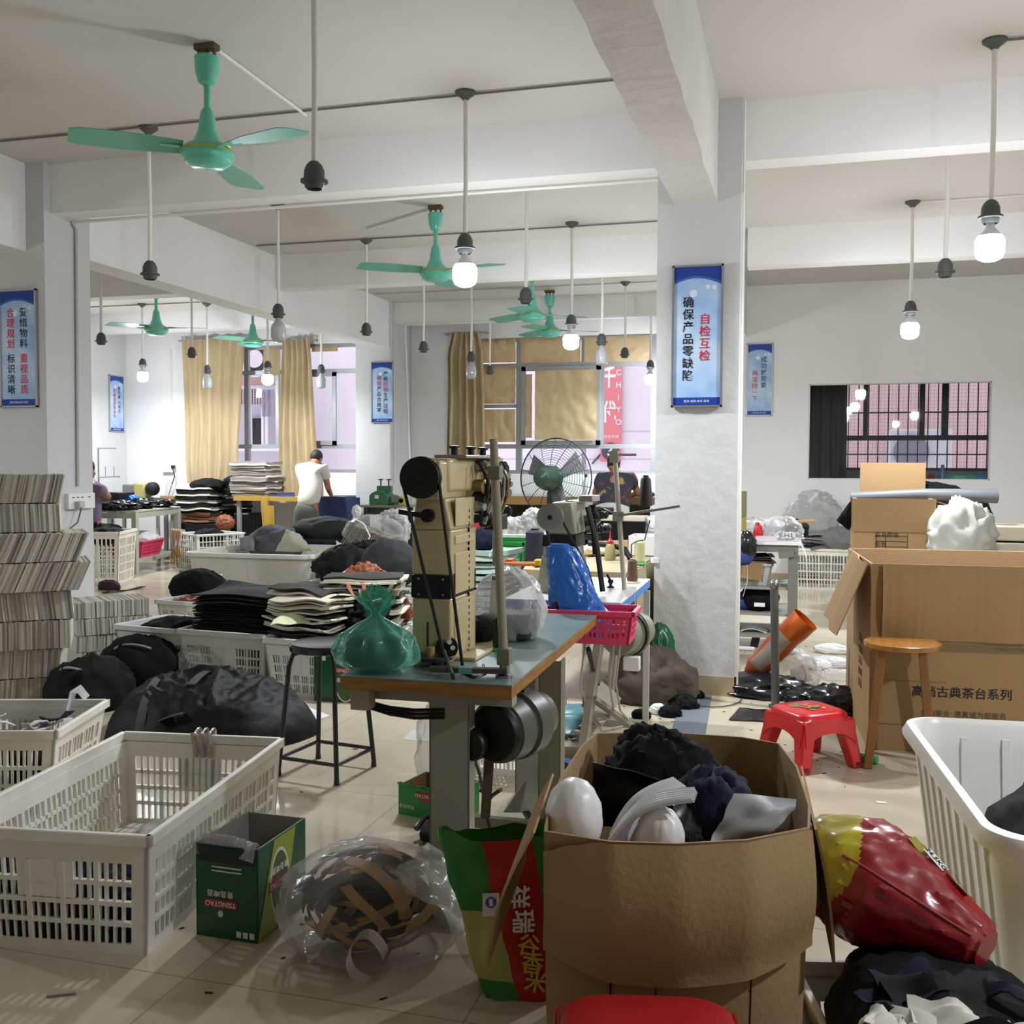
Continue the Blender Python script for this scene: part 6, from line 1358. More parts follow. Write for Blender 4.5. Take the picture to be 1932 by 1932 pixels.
def hand(parent, wrist, d, pal, m, k=1.0, curl=.5):
    """palm and five fingers from the wrist along d; pal is the palm's normal"""
    d = Vector(d).normalized(); pal = Vector(pal); pal = (pal-d*pal.dot(d)).normalized(); s = d.cross(pal); w = Vector(wrist)
    vs = [w, w+d*.045*k, w+d*.085*k]; ed = [(0,1),(1,2)]; rd = [(.024*k,.018*k), (.034*k,.016*k), (.036*k,.014*k)]
    skin('hand', vs, ed, rd, m, parent, 1)
    for i, (off, ln) in enumerate(((-.028, .07), (-.009, .08), (.01, .075), (.027, .058))):
        b0 = w+d*.08*k+s*off*k; b1 = b0+d*ln*.45*k+pal*.006*k; b2 = b1+(d*(1-curl)+pal*curl).normalized()*ln*.35*k; b3 = b2+(d*(1-1.4*curl)+pal*1.4*curl).normalized()*ln*.28*k
        skin('finger', [b0, b1, b2, b3], [(0,1),(1,2),(2,3)], [.0095*k, .009*k, .0085*k, .007*k], m, parent, 1)
    t0 = w+d*.025*k-s*.025*k; t1 = t0+(d*.6-s*.7).normalized()*.035*k; t2 = t1+(d*.85-s*.3+pal*.3).normalized()*.03*k
    skin('thumb', [t0, t1, t2], [(0,1),(1,2)], [.012*k, .0105*k, .009*k], m, parent, 1)
def head(parent, c, fwd, up, k=1.0, hair=m_hair):
    """head with a face: c its centre, fwd where it looks"""
    up = Vector(up).normalized(); f = Vector(fwd); f = (f-up*f.dot(up)).normalized(); s = f.cross(up); c = Vector(c)
    M = Matrix(((s.x,f.x,up.x,c.x),(s.y,f.y,up.y,c.y),(s.z,f.z,up.z,c.z),(0,0,0,1)))
    b = MB(); b.T = M; b.blob((0,0,.01*k), .073*k, .092*k, .108*k, 0, 0, 1, 24); b.tap(0, .03*k, -.11*k, -.03*k, .035*k, .05*k, .06*k, .06*k)
    b.blob((0, .095*k, -.012*k), .013*k, .018*k, .026*k, 0, 0, 1, 10)
    for sx in (-1, 1): b.blob((sx*.074*k, -.005*k, -.005*k), .01*k, .02*k, .03*k, 0, 0, 1, 10)
    o = b.build('head', m_skin, parent, ang=80)
    e = MB(); e.T = M
    for sx in (-1, 1): e.blob((sx*.03*k, .082*k, .015*k), .012*k, .008*k, .006*k, 0, 0, 1, 8)
    e.build('eyes', m_hair, parent, ang=80); e = MB(); e.T = M; e.blob((0, .085*k, -.05*k), .024*k, .008*k, .007*k, 0, 0, 1, 8); e.build('mouth', mat('lip', '#8a4f45', .6), parent, ang=80)
    h = MB(); h.T = M; h.blob((0, -.016*k, .035*k), .083*k, .098*k, .1*k, 3, .05, 3, 24); h.build('hair', hair, parent, ang=80)
# man in the white T-shirt bending over the cutting table
YM = 12.35; pW = lambda px, py, dy=0: Yp(px, py, YM+dy)
root = thing('person', 'person in white T-shirt and grey trousers bending over the navy cloth table', 'person', V(pW(580, 950).x, YM, 0))
hip = pW(577, 955); hx_, hz_ = hip.x, hip.z
nk = pW(592, 874, .28); sl, sr = pW(566, 884, .18), pW(611, 884, .26)
ft1, ft2 = V(hx_-.1, YM-.02, .05), V(hx_+.16, YM+.05, .05)
el, wl = V(sl.x-.03, YM+.38, sl.z-.24), V(sl.x+.12, YM+.6, .99); er, wr = V(sr.x+.04, YM+.3, sr.z-.26), V(sr.x-.03, YM+.55, 1.0)
body = [V(hx_, YM, hz_), V(hx_+.03, YM+.1, hz_+.2), V(nk.x-.04, YM+.22, nk.z-.1), nk, V(hx_-.09, YM, hz_-.05), V(hx_-.1, YM+.02, hz_-.45), ft1+V(0,0,.06), ft1+V(0, .16, 0),
        V(hx_+.1, YM, hz_-.05), V(hx_+.15, YM+.06, hz_-.45), ft2+V(0,0,.06), ft2+V(0, .16, 0), sl, el, wl, sr, er, wr, nk+V(.02, .08, .03)]
edg = [(0,1),(1,2),(2,3),(3,18),(0,4),(4,5),(5,6),(6,7),(0,8),(8,9),(9,10),(10,11),(2,12),(12,13),(13,14),(2,15),(15,16),(16,17)]
rad = [(.15,.11), (.14,.1), (.14,.1), .058, .085, .06, .045, .035, .085, .06, .045, .035, .055, .042, .03, .055, .042, .03, .055]
skin('body', body, edg, rad, m_skin, root)
skin('t_shirt', [body[0]+V(0, -.01, -.06), body[1], body[2], nk-V(.01, .02, .02), sl, sl.lerp(el, .62), sr, sr.lerp(er, .62)], [(0,1),(1,2),(2,3),(2,4),(4,5),(2,6),(6,7)], [(.185,.15), (.175,.135), (.175,.135), .07, .085, .072, .085, .072], m_shirt, root)
skin('trousers', [body[0]+V(0,0,.08), body[0]-V(0,0,.02), body[0]+V(-.09,0,-.16), body[5], body[6]+V(0,0,.03), body[0]+V(.1,.01,-.16), body[9], body[10]+V(0,0,.03)], [(0,1),(1,2),(2,3),(3,4),(1,5),(5,6),(6,7)], [(.15,.12), (.16,.125), .1, .085, .07, .1, .085, .07], m_trs, root)
head(root, pW(597, 866, .4), (.12, .8, -.6), (.05, .5, .85), .95)
hand(root, wl, (.3, .8, -.25), (0, 0, -1), m_skin); hand(root, wr, (-.3, .8, -.2), (0, 0, -1), m_skin)
for f_ in (ft1, ft2): MB().blob(f_+V(0, .07, -.01), .05, .13, .05, 2, .05, 1, 16, 0.0).build('shoe', m_black, root, weld=True)
# seated worker seen from behind
YS2 = 11.9; qS = lambda px, py, dy=0: Yp(px, py, YS2+dy)
root = thing('person', 'person in dark printed T-shirt sitting on white chair, back to us', 'person', V(qS(1160, 960).x, YS2, 0))
cx_ = qS(1160, 950).x; hz_ = .68; shl, shr = qS(1135, 903, .08), qS(1190, 903, .1)
nk = qS(1161, 893, .1); el, er = qS(1122, 932, .18), qS(1204, 930, .2); wl, wr = qS(1145, 938, .45), qS(1182, 938, .5)
body = [V(cx_, YS2, hz_), V(cx_, YS2, hz_+.22), V(nk.x, YS2+.05, nk.z-.13), nk, V(cx_-.1, YS2+.05, hz_-.0), V(cx_-.14, YS2+.42, hz_+.0), V(cx_-.14, YS2+.45, .1), V(cx_-.14, YS2+.58, .05), V(cx_+.1, YS2+.05, hz_), V(cx_+.14, YS2+.42, hz_), V(cx_+.14, YS2+.45, .1), V(cx_+.14, YS2+.58, .05), shl, el, wl, shr, er, wr, nk+V(0, .05, .05)]
skin('body', body, edg, rad, m_skin, root)
def print_mat():
    m = mat('printed_dark_cotton', '#34353f', .85); nt = m.node_tree; b = nt.nodes['Principled BSDF']; tc = nt.nodes.new('ShaderNodeTexCoord'); n = nt.nodes.new('ShaderNodeTexNoise'); n.inputs['Scale'].default_value = 7; n.inputs['Detail'].default_value = 2
    nt.links.new(tc.outputs['Object'], n.inputs['Vector']); rp = nt.nodes.new('ShaderNodeValToRGB'); e = rp.color_ramp.elements; e[0].color = lin('#34353f'); e[0].position = .6; e[1].color = lin('#a08a55'); e[1].position = .68
    k = e.new(.4); k.color = lin('#34353f'); k = e.new(.33); k.color = lin('#7a3b35'); nt.links.new(n.outputs['Fac'], rp.inputs[0]); nt.links.new(rp.outputs[0], b.inputs['Base Color']); return m
skin('t_shirt', [body[0]+V(0,0,-.02), body[1], body[2]+V(0,0,.02), nk-V(0,0,.02), shl, shl.lerp(el, .7), shr, shr.lerp(er, .7)], [(0,1),(1,2),(2,3),(2,4),(4,5),(2,6),(6,7)], [(.2,.15), (.2,.15), (.2,.16), .085, .1, .08, .1, .08], print_mat(), root)
skin('trousers', [body[0]-V(0,0,.02), body[4], body[5], body[6]+V(0,0,.04), body[8], body[9], body[10]+V(0,0,.04)], [(0,1),(1,2),(2,3),(0,4),(4,5),(5,6)], [(.16,.11), .1, .085, .07, .1, .085, .07], m_black, root)
head(root, qS(1158, 878, .16), (0, .85, -.45), (0, .42, .9), .95)
hand(root, wl, (.4, .8, 0), (0, 0, -1), m_skin); hand(root, wr, (-.4, .8, 0), (0, 0, -1), m_skin)
t = thing('plastic_chair', 'white plastic chair with red seat under the seated worker', 'chair', V(cx_, YS2, 0)); m_wch = mat('white_chair_plastic', '#d8d6d2', .4)
MB().slab(lambda u, v: V(cx_+(u-.5)*.42, YS2-.2-.05*v-.04*(1-(2*u-1)**2), .58+.42*v-.05*v*(2*u-1)**2), 10, 8, .02).build('backrest', m_wch, t)
MB().bx(cx_-.22, cx_+.22, YS2-.22, YS2+.2, .54, .58).build('seat', mat('red_seat', '#a8262a', .5), t, bev=.01)
for sx in (-1, 1):
    for sy in (-1, 1): MB().cyl((cx_+sx*.2, YS2+sy*.19, .54), (cx_+sx*.22, YS2+sy*.22, 0), .015).build('leg', m_wch, t)
# worker behind the near left pillar: shoulder and forearm show
YL = 10.9; qL = lambda px, py, dy=0: Yp(px, py, YL+dy)
root = thing('person', 'person in mauve top working at left table, mostly behind the pillar', 'person', V(qL(172, 950).x, YL, 0))
cx_ = qL(168, 950).x; nk = qL(165, 905); hz_ = .58; shl, shr = qL(146, 917), qL(192, 925); er, wr = qL(206, 938, .1), qL(188, 944, .25); el, wl = qL(140, 945, .2), qL(165, 950, .4)
body = [V(cx_, YL, hz_), V(cx_, YL, hz_+.2), V(nk.x, YL+.04, nk.z-.12), nk, V(cx_-.1, YL+.05, hz_), V(cx_-.14, YL+.4, hz_), V(cx_-.14, YL+.43, .1), V(cx_-.14, YL+.55, .05), V(cx_+.1, YL+.05, hz_), V(cx_+.14, YL+.4, hz_), V(cx_+.14, YL+.43, .1), V(cx_+.14, YL+.55, .05), shl, el, wl, shr, er, wr, nk+V(0, .05, .05)]
skin('body', body, edg, rad, m_skin, root)
skin('top', [body[0], body[1], body[2], nk-V(0,0,.03), shl, shl.lerp(el, .7), shr, shr.lerp(er, .6)], [(0,1),(1,2),(2,3),(2,4),(4,5),(2,6),(6,7)], [(.18,.13), (.17,.12), (.17,.12), .07, .08, .07, .08, .07], mat('mauve_cotton', '#6b5a72', .85), root)
skin('trousers', [body[0]-V(0,0,.02), body[4], body[5], body[6]+V(0,0,.04), body[8], body[9], body[10]+V(0,0,.04)], [(0,1),(1,2),(2,3),(0,4),(4,5),(5,6)], [(.16,.11), .1, .085, .07, .1, .085, .07], m_black, root)
head(root, qL(166, 885, .08), (.2, .85, -.3), (0, .3, .95), .95); hand(root, wr, (-.5, .6, -.1), (0, 0, -1), m_skin); hand(root, wl, (.4, .8, 0), (0, 0, -1), m_skin)
t = thing('work_stool', 'stool under person in mauve top behind the pillar', 'stool', V(cx_, YL, 0)); MB().lathe([(0, .44), (.17, .44), (.17, .47), (0, .47)], (cx_, YL, 0)).build('seat', m_worn, t)
for k in range(4): MB().cyl((cx_+.1*math.cos(k*PI/2), YL+.1*math.sin(k*PI/2), .44), (cx_+.18*math.cos(k*PI/2), YL+.18*math.sin(k*PI/2), 0), .012).build('leg', m_bk, t)
# ---------------------------------------------------------------- far benches
m_edge = mat('pale_wood_edge', '#a57f4a', .6); m_ybl = mat('yellow_cloth', '#b58f3a', .85, var=.12); m_nvy = mat('navy_cloth', '#26325e', .85, var=.15); m_gtop2 = mat('green_worktop', '#8fa89b', .4); m_stl = mat('steel_leg', '#9a9b98', .45, .3)
def bench(x0, x1, y0, y1, z, label, mt, me, legs=4, th=.07, cat='table'):
    t = thing('work_table', label, cat, V((x0+x1)/2, (y0+y1)/2, 0))
    MB().bx(x0, x1, y0, y1, z-.006, z).build('table_top', mt, t, ang=0); MB().bx(x0, x1, y0, y1, z-th, z-.0062).build('table_edge', me, t, ang=0)
    for x in (x0+.06, x1-.06):
        for y in (y0+.06, y1-.06): MB().bx(x-.025, x+.025, y-.025, y+.025, 0, z-th).build('leg', m_stl, t, ang=0)
    return t
zt = lambda px, py, y: Yp(px, py, y).z
YF = 12.55
zF = zt(1000, 936, YF)
bench(Yp(893, 940, YF).x, Yp(1090, 940, YF).x, YF, 13.54, zF, 'long far work table with pale wood edge below the papered window', m_gtop2, m_edge, th=.11)
bench(Yp(1100, 940, YF).x, -.95, YF, 13.6, zt(1180, 938, YF), 'far work table in front of the seated worker', mat('dark_top', '#5e5a50', .5), mat('brown_edge', '#7c6645', .6), th=.09)
zY = zt(500, 937, 12.75)
tY = bench(Yp(440, 940, 12.75).x, Yp(583, 940, 12.75).x, 12.75, 13.6, zY, 'far cutting table draped in yellow cloth under folded grey stack', m_ybl, m_ybl, th=.06)
MB().slab(lambda u, v: V(Yp(492+14*u+6*v, 940, 12.74).x, 12.73-.02*math.sin(u*6), zY-.0-.62*v), 8, 10, .006).build('cloth_corner', m_ybl, tY); MB().slab(lambda u, v: V(Yp(500+20*u+2*v, 940, 12.74).x, 12.7-.02*math.sin(u*7), zY-.12-.6*v), 8, 10, .006).build('cloth_corner', m_ybl, tY)
zN = zt(640, 938, 12.7)
tN = bench(Yp(586, 940, 12.7).x, -5.9, 12.7, 13.6, zN, 'far cutting table draped in navy cloth beside bending man', m_nvy, m_nvy, th=.06)
MB().slab(lambda u, v: V(Yp(600+80*u, 940, 12.69).x, 12.68-.015*math.sin(u*9), zN-.62*v), 16, 6, .006).build('cloth_drop', m_nvy, tN)
quadsheet('fabric_piece', 'navy cloth piece on yellow table left of bending man', 'fabric', [Yp(512, 940, 12.8)+V(0,0,.012), Yp(556, 940, 12.8)+V(0,0,.012), Yp(556, 930, 13.3)+V(0,0,.0), Yp(520, 930, 13.3)+V(0,0,.0)], m_nvy, .02, 4, .01)
quadsheet('paper_sheet', 'white paper sheet on navy cloth under the bending man', 'paper', [V(Yp(598, 940, 12.75).x, 12.75, zN+.006), V(Yp(640, 940, 12.75).x, 12.8, zN+.006), V(Yp(640, 940, 12.75).x, 13.1, zN+.006), V(Yp(598, 940, 12.75).x, 13.05, zN+.006)], mat('white_paper', '#dcdce0', .7), .0, 3, .001)
m_stk = [mat('stack_grey', '#857d72', .9), mat('stack_taupe', '#9a9388', .9), mat('stack_white', '#d5d0c8', .9)]
x0 = Yp(446, 900, 13).x; x1 = Yp(516, 900, 13).x; zs = zt(480, 869, 13)
sheets(15, V((x0+x1)/2, 13.05, zY+.005), x1-x0, .45, zs-zY-.02, 0, 'folded grey brown sheet in tall stack on yellow table', 'folded_sheet', [m_stk[0], m_stk[1], m_stk[0], m_stk[2], m_stk[0]], 12, 'folded sheets in stack on yellow table', .02, .015, .02, th=(zs-zY)/15*.8, cat='fabric')
# bottle, cloths on the far table
def bottle(label, p, r, h, m, cap, name='bottle'):
    t = thing(name, label, 'bottle', p); MB().lathe([(0, 0), (r, 0), (r, h*.6), (r*.5, h*.75), (r*.4, h*.88), (0, h*.88)], p, 16).build('bottle_body', m, t); MB().lathe([(r*.45, h*.85), (r*.45, h), (0, h)], p, 12).build('cap', cap, t); return t
bottle('small white bottle on the far table beside machine head', V(Yp(956, 938, 12.9).x, 12.9, zF), .035, .22, m_white, mat('cap_silver', '#b5b5b5', .3, .8))
bottle('tall clear bottle on the far table behind the pedestal fan', V(Yp(1105, 938, 13.2).x, 13.2, zF+.0), .045, .28, m_off, m_blk)
single(MB().blob(V(Yp(915, 938, 12.8).x, 12.85, zF+.02), .16, .12, .03, 4, .2), 'fabric_piece', 'small blue cloth on the far table behind machine', 'fabric', m_nvy, weld=True)
single(MB().blob(V(Yp(1215, 938, 12.8).x, 12.8, zt(1180, 938, YF)+.03), .12, .1, .05, 14, .3), 'fabric_piece', 'blue cloth at right of the seated worker', 'fabric', m_nvy, weld=True)
for k, (px, py0, py1, lab_) in enumerate(((1120, 958, 1012, 'dark garment stack on the floor left of the seated worker'),)):
    y_ = 11.3; x_ = Yp(px, py1, y_).x; z1 = zt(px, py0, y_)
    sheets(12, V(x_, y_+.2, .02), .36, .34, z1-.02, .1, 'dark folded garment in stack left of seated worker', 'folded_garment', [m_black, mat('dark_olive', '#2c2e27', .9), m_black], 15, 'dark garments left of seated worker', .03, .03, .03, th=(z1)/12*.8, cat='garment')
bx_ = thing('storage_box', 'dark box with pale lid beside the white chair', 'box', V(Yp(1172, 990, 11).x, 11, 0)); x_ = Yp(1172, 990, 11).x; z1 = zt(1172, 974, 11)
MB().bx(x_-.2, x_+.26, 10.9, 11.3, 0, z1-.05).build('box_body', m_black, bx_, bev=.01); MB().bx(x_-.21, x_+.27, 10.89, 11.31, z1-.05, z1).build('lid', m_crm[1], bx_, bev=.01)
single(MB().blob(V(x_+.35, 11.1, z1-.1), .12, .1, .1, 5, .4), 'plastic_bag', 'crumpled white bag on far right beside dark box', 'bag', m_filmw, weld=True)
# things under the far table
for px, w_, m_, lab_ in ((965, .2, m_ybl, 'yellow cloth bundle on shelf under the long far table'), (1000, .25, mat('pale_green', '#9fb3a5', .8), 'pale green folded cloth under the long far table'), (925, .3, m_crm[0], 'pale carton under the long far table')):
    x_ = Yp(px, 985, 12.9).x; single(MB().bx(x_-w_/2, x_+w_/2, 12.8, 13.1, 0.0, zt(px, 978, 12.8)), 'storage_bundle', lab_, 'bundle', m_, bev=.03)
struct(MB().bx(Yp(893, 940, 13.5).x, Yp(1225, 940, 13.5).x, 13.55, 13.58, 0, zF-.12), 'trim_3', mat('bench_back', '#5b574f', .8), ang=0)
# ---------------------------------------------------------------- pedestal fan
fc = Yp(1042, 902, 9.95)
t = thing('pedestal_fan', 'large green industrial pedestal fan with wire cage, from behind', 'fan', (fc.x, fc.y, 0)); m_fg = mat('fan_green', '#22372b', .3, coat=.3); m_cage = mat('cage_wire', '#2f332f', .5, .4); m_fb = mat('fan_blade_grey', '#6d6f70', .4, .3)
dv = V(.25, 1, -.02).normalized(); sx_ = V(dv.y, -dv.x, 0).normalized(); sz_ = sx_.cross(dv); RC = .4
ring = lambda r, o: [fc+dv*o+(sx_*math.cos(2*PI*k/40)+sz_*math.sin(2*PI*k/40))*r for k in range(40)]
b = MB(); b.tube(ring(RC, .07), .007, 6, closed=True)
for k in range(12): b.tube(ring(RC*(.28+.06*k), -.04+.1*((.28+.06*k))**3), .0022, 4, closed=True)
b.build('cage', m_cage, t, ang=60)
for k in range(14):
    a = 2*PI*(k+.5)/14; e = sx_*math.cos(a)+sz_*math.sin(a)
    MB().tube([fc+dv*(-.05)+e*.1, fc+dv*(-.02)+e*RC*.6, fc+dv*.03+e*RC*.85, fc+dv*.07+e*RC], .0035, 5).build('cage_spoke', m_cage, t)
for k in range(3):
    a = .6+2*PI*k/3; e = sx_*math.cos(a)+sz_*math.sin(a); e2 = e.cross(dv)
    MB().slab(lambda u, v: fc+dv*(.08+.06*(v-.5))+e*(.06+.26*u)+e2*(v-.5)*(.1+.12*u), 8, 4, .003).build('blade', m_fb, t)
MB().lathe([(0, -.26), (.08, -.25), (.1, -.21), (.1, -.15), (.125, -.12), (.125, .0), (.09, .04), (0, .06)], fc, 28, dv).build('motor_housing', m_fg, t)
MB().bx(fc.x-.1, fc.x-.06, fc.y-.21, fc.y-.2, fc.z-.03, fc.z+.01).build('rating_plate', m_lw, t, ang=0) if False else None
MB().tube([fc+V(0, -.02, -.06), V(fc.x-.03, fc.y-.02, fc.z-.16), V(fc.x-.035, fc.y, .05)], .02, 10).build('pole', m_fg, t); MB().lathe([(0, 0), (.26, 0), (.26, .02), (.06, .05), (.03, .1), (0, .1)], V(fc.x-.035, fc.y, 0), 30).build('base', m_fg, t)
# ---------------------------------------------------------------- green skiving machine and its stand
yk = 11.9; kx = lambda px: Yp(px, 930, yk).x; kz = lambda px, py: zt(px, py, yk)
t = thing('machine_stand', 'small green steel stand under the green machine', 'table', V(kx(720), yk, 0)); z1 = kz(720, 953)
MB().bx(kx(681), kx(761), yk-.05, yk+.45, z1-.03, z1).build('table_top', mat('stand_top', '#7d7a62', .5), t, ang=0)
for px in (690, 738): MB().bx(kx(px)-.03, kx(px)+.03, yk, yk+.06, 0, z1-.03).build('leg', m_fg, t, ang=0)
for px in (700, 752): MB().bx(kx(px)-.025, kx(px)+.025, yk+.38, yk+.43, 0, z1-.03).build('leg', m_fg, t, ang=0)
MB().bx(kx(690), kx(745), yk+.02, yk+.05, z1-.12, z1-.03).build('apron', m_fg, t, ang=0)
MB().lathe([(0, -.1), (.1, -.1), (.1, .1), (0, .1)], V(kx(732), yk+.25, z1-.28), 20, (1, 0, 0)).build('motor', m_motor, t)
t = thing('skiving_machine', 'small green cast iron skiving machine with two screw presses', 'machine', V(kx(715), yk+.15, z1)); m_kg = mat('machine_green', '#2f6b45', .35, coat=.2)
n = 12; w_ = (kx(731)-kx(695)); zz = kz(712, 926)-z1
MB().poly([V(kx(695)+w_*i/n, yk+.02, z1+zz*(.62+.38*math.sin(PI*min(1, max(0, i/n)))**.5)) for i in range(n+1)]+[V(kx(731), yk+.02, z1), V(kx(695), yk+.02, z1)], (0, .22, 0)).build('housing', m_kg, t, bev=.006)
MB().bx(kx(706), kx(713), yk+.016, yk+.02, z1+zz*.45, z1+zz*.7).build('name_plate', m_lw, t, ang=0)
for px in (712, 727):
    x_ = kx(px); MB().bx(x_-.045, x_+.045, yk+.08, yk+.14, z1+zz*.9, z1+zz*1.35).build('press_frame', m_kg, t, bev=.004)
    MB().cyl((x_, yk+.11, z1+zz*1.3), (x_, yk+.11, z1+zz*1.75), .009).build('screw', m_iron, t); MB().lathe([(0, 0), (.035, .004), (.035, .014), (0, .02)], (x_, yk+.11, z1+zz*1.73), 14).build('screw_head', m_iron, t)
MB().bx(kx(731), kx(748), yk+.05, yk+.2, z1+.01, z1+zz*.6).build('bracket', m_kg, t, bev=.005); MB().lathe([(0, -.02), (.05, -.02), (.05, .02), (0, .02)], V(kx(744), yk+.04, z1+.08), 20, (0, -1, 0)).build('dial', m_steel, t)
t = thing('tape_roll', 'yellow tape roll at right end of the green machine stand', 'tape', V(kx(750), yk+.1, z1)); MB().lathe([(.03, -.02), (.055, -.02), (.055, .02), (.03, .02), (.03, -.02)], V(kx(752), yk+.1, z1+.055), 22, (0, 1, 0)).build('tape_body', mat('tape_yellow', '#c9c23a', .4), t)
# heaps in front of the far benches
yh = 11.0; hx_ = lambda px: Yp(px, 990, yh).x
bag('fabric_heap', 'dark green black fabric heap on crate in front of bending man', V(hx_(616), yh, zt(616, 1000, yh)), .4, .25, .15, 3, mat('green_black_cloth', '#202624', .85), .2, 1.6, cat='fabric')
sheets(7, V(hx_(616), yh-.02, .25), .75, .45, .32, .05, 'navy and olive folded cloth under the dark green heap', 'folded_cloth', [m_navyf, mat('dark_olive', '#2c2e27', .9)], 17, 'folded cloth under dark green heap', .01, .02, .03, cat='fabric', th=.05)
rcrate(V(hx_(616), yh, 0), .9, .55, .25, 0, 'pale crate under the folded navy and olive cloth', rows=2)
yb_ = 9.6; bx2 = lambda px: Yp(px, 1010, yb_).x; bz2 = lambda px, py: zt(px, py, yb_)
c0 = V(bx2(690), yb_, .0)
rcrate(c0+V(-.02, .1, 0), .75, .55, .42, R(5), 'pale crate carrying the bagged beige sheets', rows=4)
t = thing('bagged_sheets', 'bundle of beige sheets in clear plastic with white ties', 'bag', c0+V(0, .1, .42)); r_ = random.Random(9)
for i in range(22):
    a = bx2(650)+.02*i; MB().slab(lambda u, v: V(a+.16*v+.02*math.sin(3*v+i*.1), yb_-.1+.3*u, bz2(690, 1030)-.0+.02*math.sin(u*4)+.21*math.sin(v*1.7+.1)-.006*i), 3, 6, .008).build('sheet', m_stk[1] if i % 3 else m_stk[0], t)
mbb = MB().blob((0,0,0), 1, 1, 1, 8, .18, 2, 36); cB_ = V(bx2(700), yb_+.05, bz2(700, 1005)); mbb.v = [cB_+V(p.x*.3, p.y*.24, p.z*.17) for p in mbb.v]; mbb.build('bag_film', film('haze_bag', '#eceae6', .05, .2, .4), t, weld=True)
MB().tube([cB_+V(-.1, -.26, .16), cB_+V(.02, -.27, .1), cB_+V(.08, -.26, -.02), cB_+V(.03, -.25, -.14)], .008, 6).build('tie', m_white, t)
MB().blob(V(bx2(665), yb_+.1, bz2(665, 966)), .045, .03, .06, 4, .4).build('bag_knot', m_filmw, t, weld=True)
bag('plastic_bag', 'empty clear plastic bag right of the bagged beige sheets', V(bx2(733), yb_+.1, bz2(733, 1000)), .17, .14, .19, 10, m_clear, .3, 2.4)
bag('fabric_heap', 'black cloth heap below the bagged beige sheets', Yp(705, 1055, 8.6), .3, .22, .15, 22, m_black, .45, 1.7, cat='fabric'); bag('fabric_heap', 'charcoal cloth heap right of long white tub', Yp(660, 1072, 8.3), .28, .2, .17, 24, m_pan[1], .45, 1.5, cat='fabric')
rcrate(V(Yp(700, 1100, 8.2).x, 8.2, 0), .95, .6, .42, R(4), 'pale crate under the black and charcoal cloth heaps', rows=4)
bag('fabric_bundle', 'large charcoal fabric bundle left of the machine column', Yp(735, 1065, 7.6), .22, .2, .2, 27, mat('charcoal_cloth', '#2b2b2e', .85), .15, 1.5, cat='fabric')
rcrate(V(Yp(740, 1100, 7.7).x, 7.75, 0), .5, .5, .45, 0, 'grey crate under the charcoal fabric bundle', rows=4)
quadsheet('fabric_piece', 'cream sheet hanging over right end of the long white tub', 'fabric', [Yp(636, 1034, 9.2), Yp(672, 1062, 9.0), Yp(664, 1046, 9.3), Yp(634, 1020, 9.5)], m_crm[0], .04, 4, .008)
# ---------------------------------------------------------------- left table and its things
m_ptab = mat('pale_green_steel', '#a9ab9b', .45)
LA, LB = V(-8.27, 11.37, 0), V(-8.61, 12.81, 0); LC = LA+V(-.95, -.23, 0); LD = LB+V(-.95, -.23, 0)
t = thing('work_table', 'pale steel work table with shelf near the left pillar', 'table', LA); zl = Xp(257, 967, LA.x).z
MB().poly([LA+V(.03, -.03, zl), LB+V(.03, .03, zl), LD+V(0, 0, zl), LC+V(0, 0, zl)], (0, 0, .025)).build('table_top', m_ptab, t, bev=.004)
for q_1, q_2 in ((LA, LB), (LA, LC)): MB().bar(q_1+V(0, 0, zl-.04), q_2+V(0, 0, zl-.04), .04, .07).build('apron', m_ptab, t, ang=0)
for q_1 in (LA, LB, LC, LD): MB().tap(q_1.x, q_1.y, 0, zl, .028, .028, .034, .034).build('leg', m_ptab, t, ang=0)
MB().poly([LA+V(0, 0, .13), LB+V(0, 0, .13), LD+V(0, 0, .13), LC+V(0, 0, .13)], (0, 0, .05)).build('shelf', m_ptab, t, bev=.004)
tl = lambda u, v, z=0: LA+(LB-LA)*u+(LC-LA)*v+V(0, 0, z)
t = thing('slotted_basket', 'pink slotted basket on shelf of the left work table', 'basket', tl(.45, .28, .18), R(13)); crate(t, .5, .75, .22, tp=.05, rows=3, nx=14, ny=18, m=m_pink, rim=.025, solid=.05, handle=False)
bag('plastic_bag', 'milky plastic bag in pink basket on the left table shelf', tl(.55, .25, .38), .2, .25, .12, 5, m_filmw, .2); bag('fabric_heap', 'dark red scrap heap in pink basket on left shelf', tl(.2, .4, .42), .16, .2, .14, 6, mat('dark_red_cloth', '#4a1c16', .8), .4, 3, cat='fabric')
for k, (u, v, rx, lab_) in enumerate(((.1, .3, .25, 'shiny black strap heap at front corner of the left table'), (.4, .25, .22, 'black strap heap in the middle of the left table'), (.75, .25, .28, 'black fabric heap at right end of the left table'), (.25, .7, .25, 'black leather heap at far left of the left table'))):
    bag('strap_heap', lab_, tl(u, v, zl+.03+.045), rx, rx*.8, .07, 40+k, mat('glossy_black', '#101013', .25), .5, 3.2, cat='straps')
t = thing('plastic_bin', 'black plastic bin on the left work table', 'bin', tl(.3, .6, zl+.03)); p = tl(.3, .55, zl+.03); MB().tap(p.x, p.y, p.z, p.z+.22, .22, .15, .28, .18).build('bin_body', m_blk, t, bev=.01)
single(MB().blob(tl(.35, .3, zl+.17), .12, .1, .05, 3, .3), 'plastic_bag', 'bright blue plastic bag on the left work table', 'bag', m_blue, weld=True)
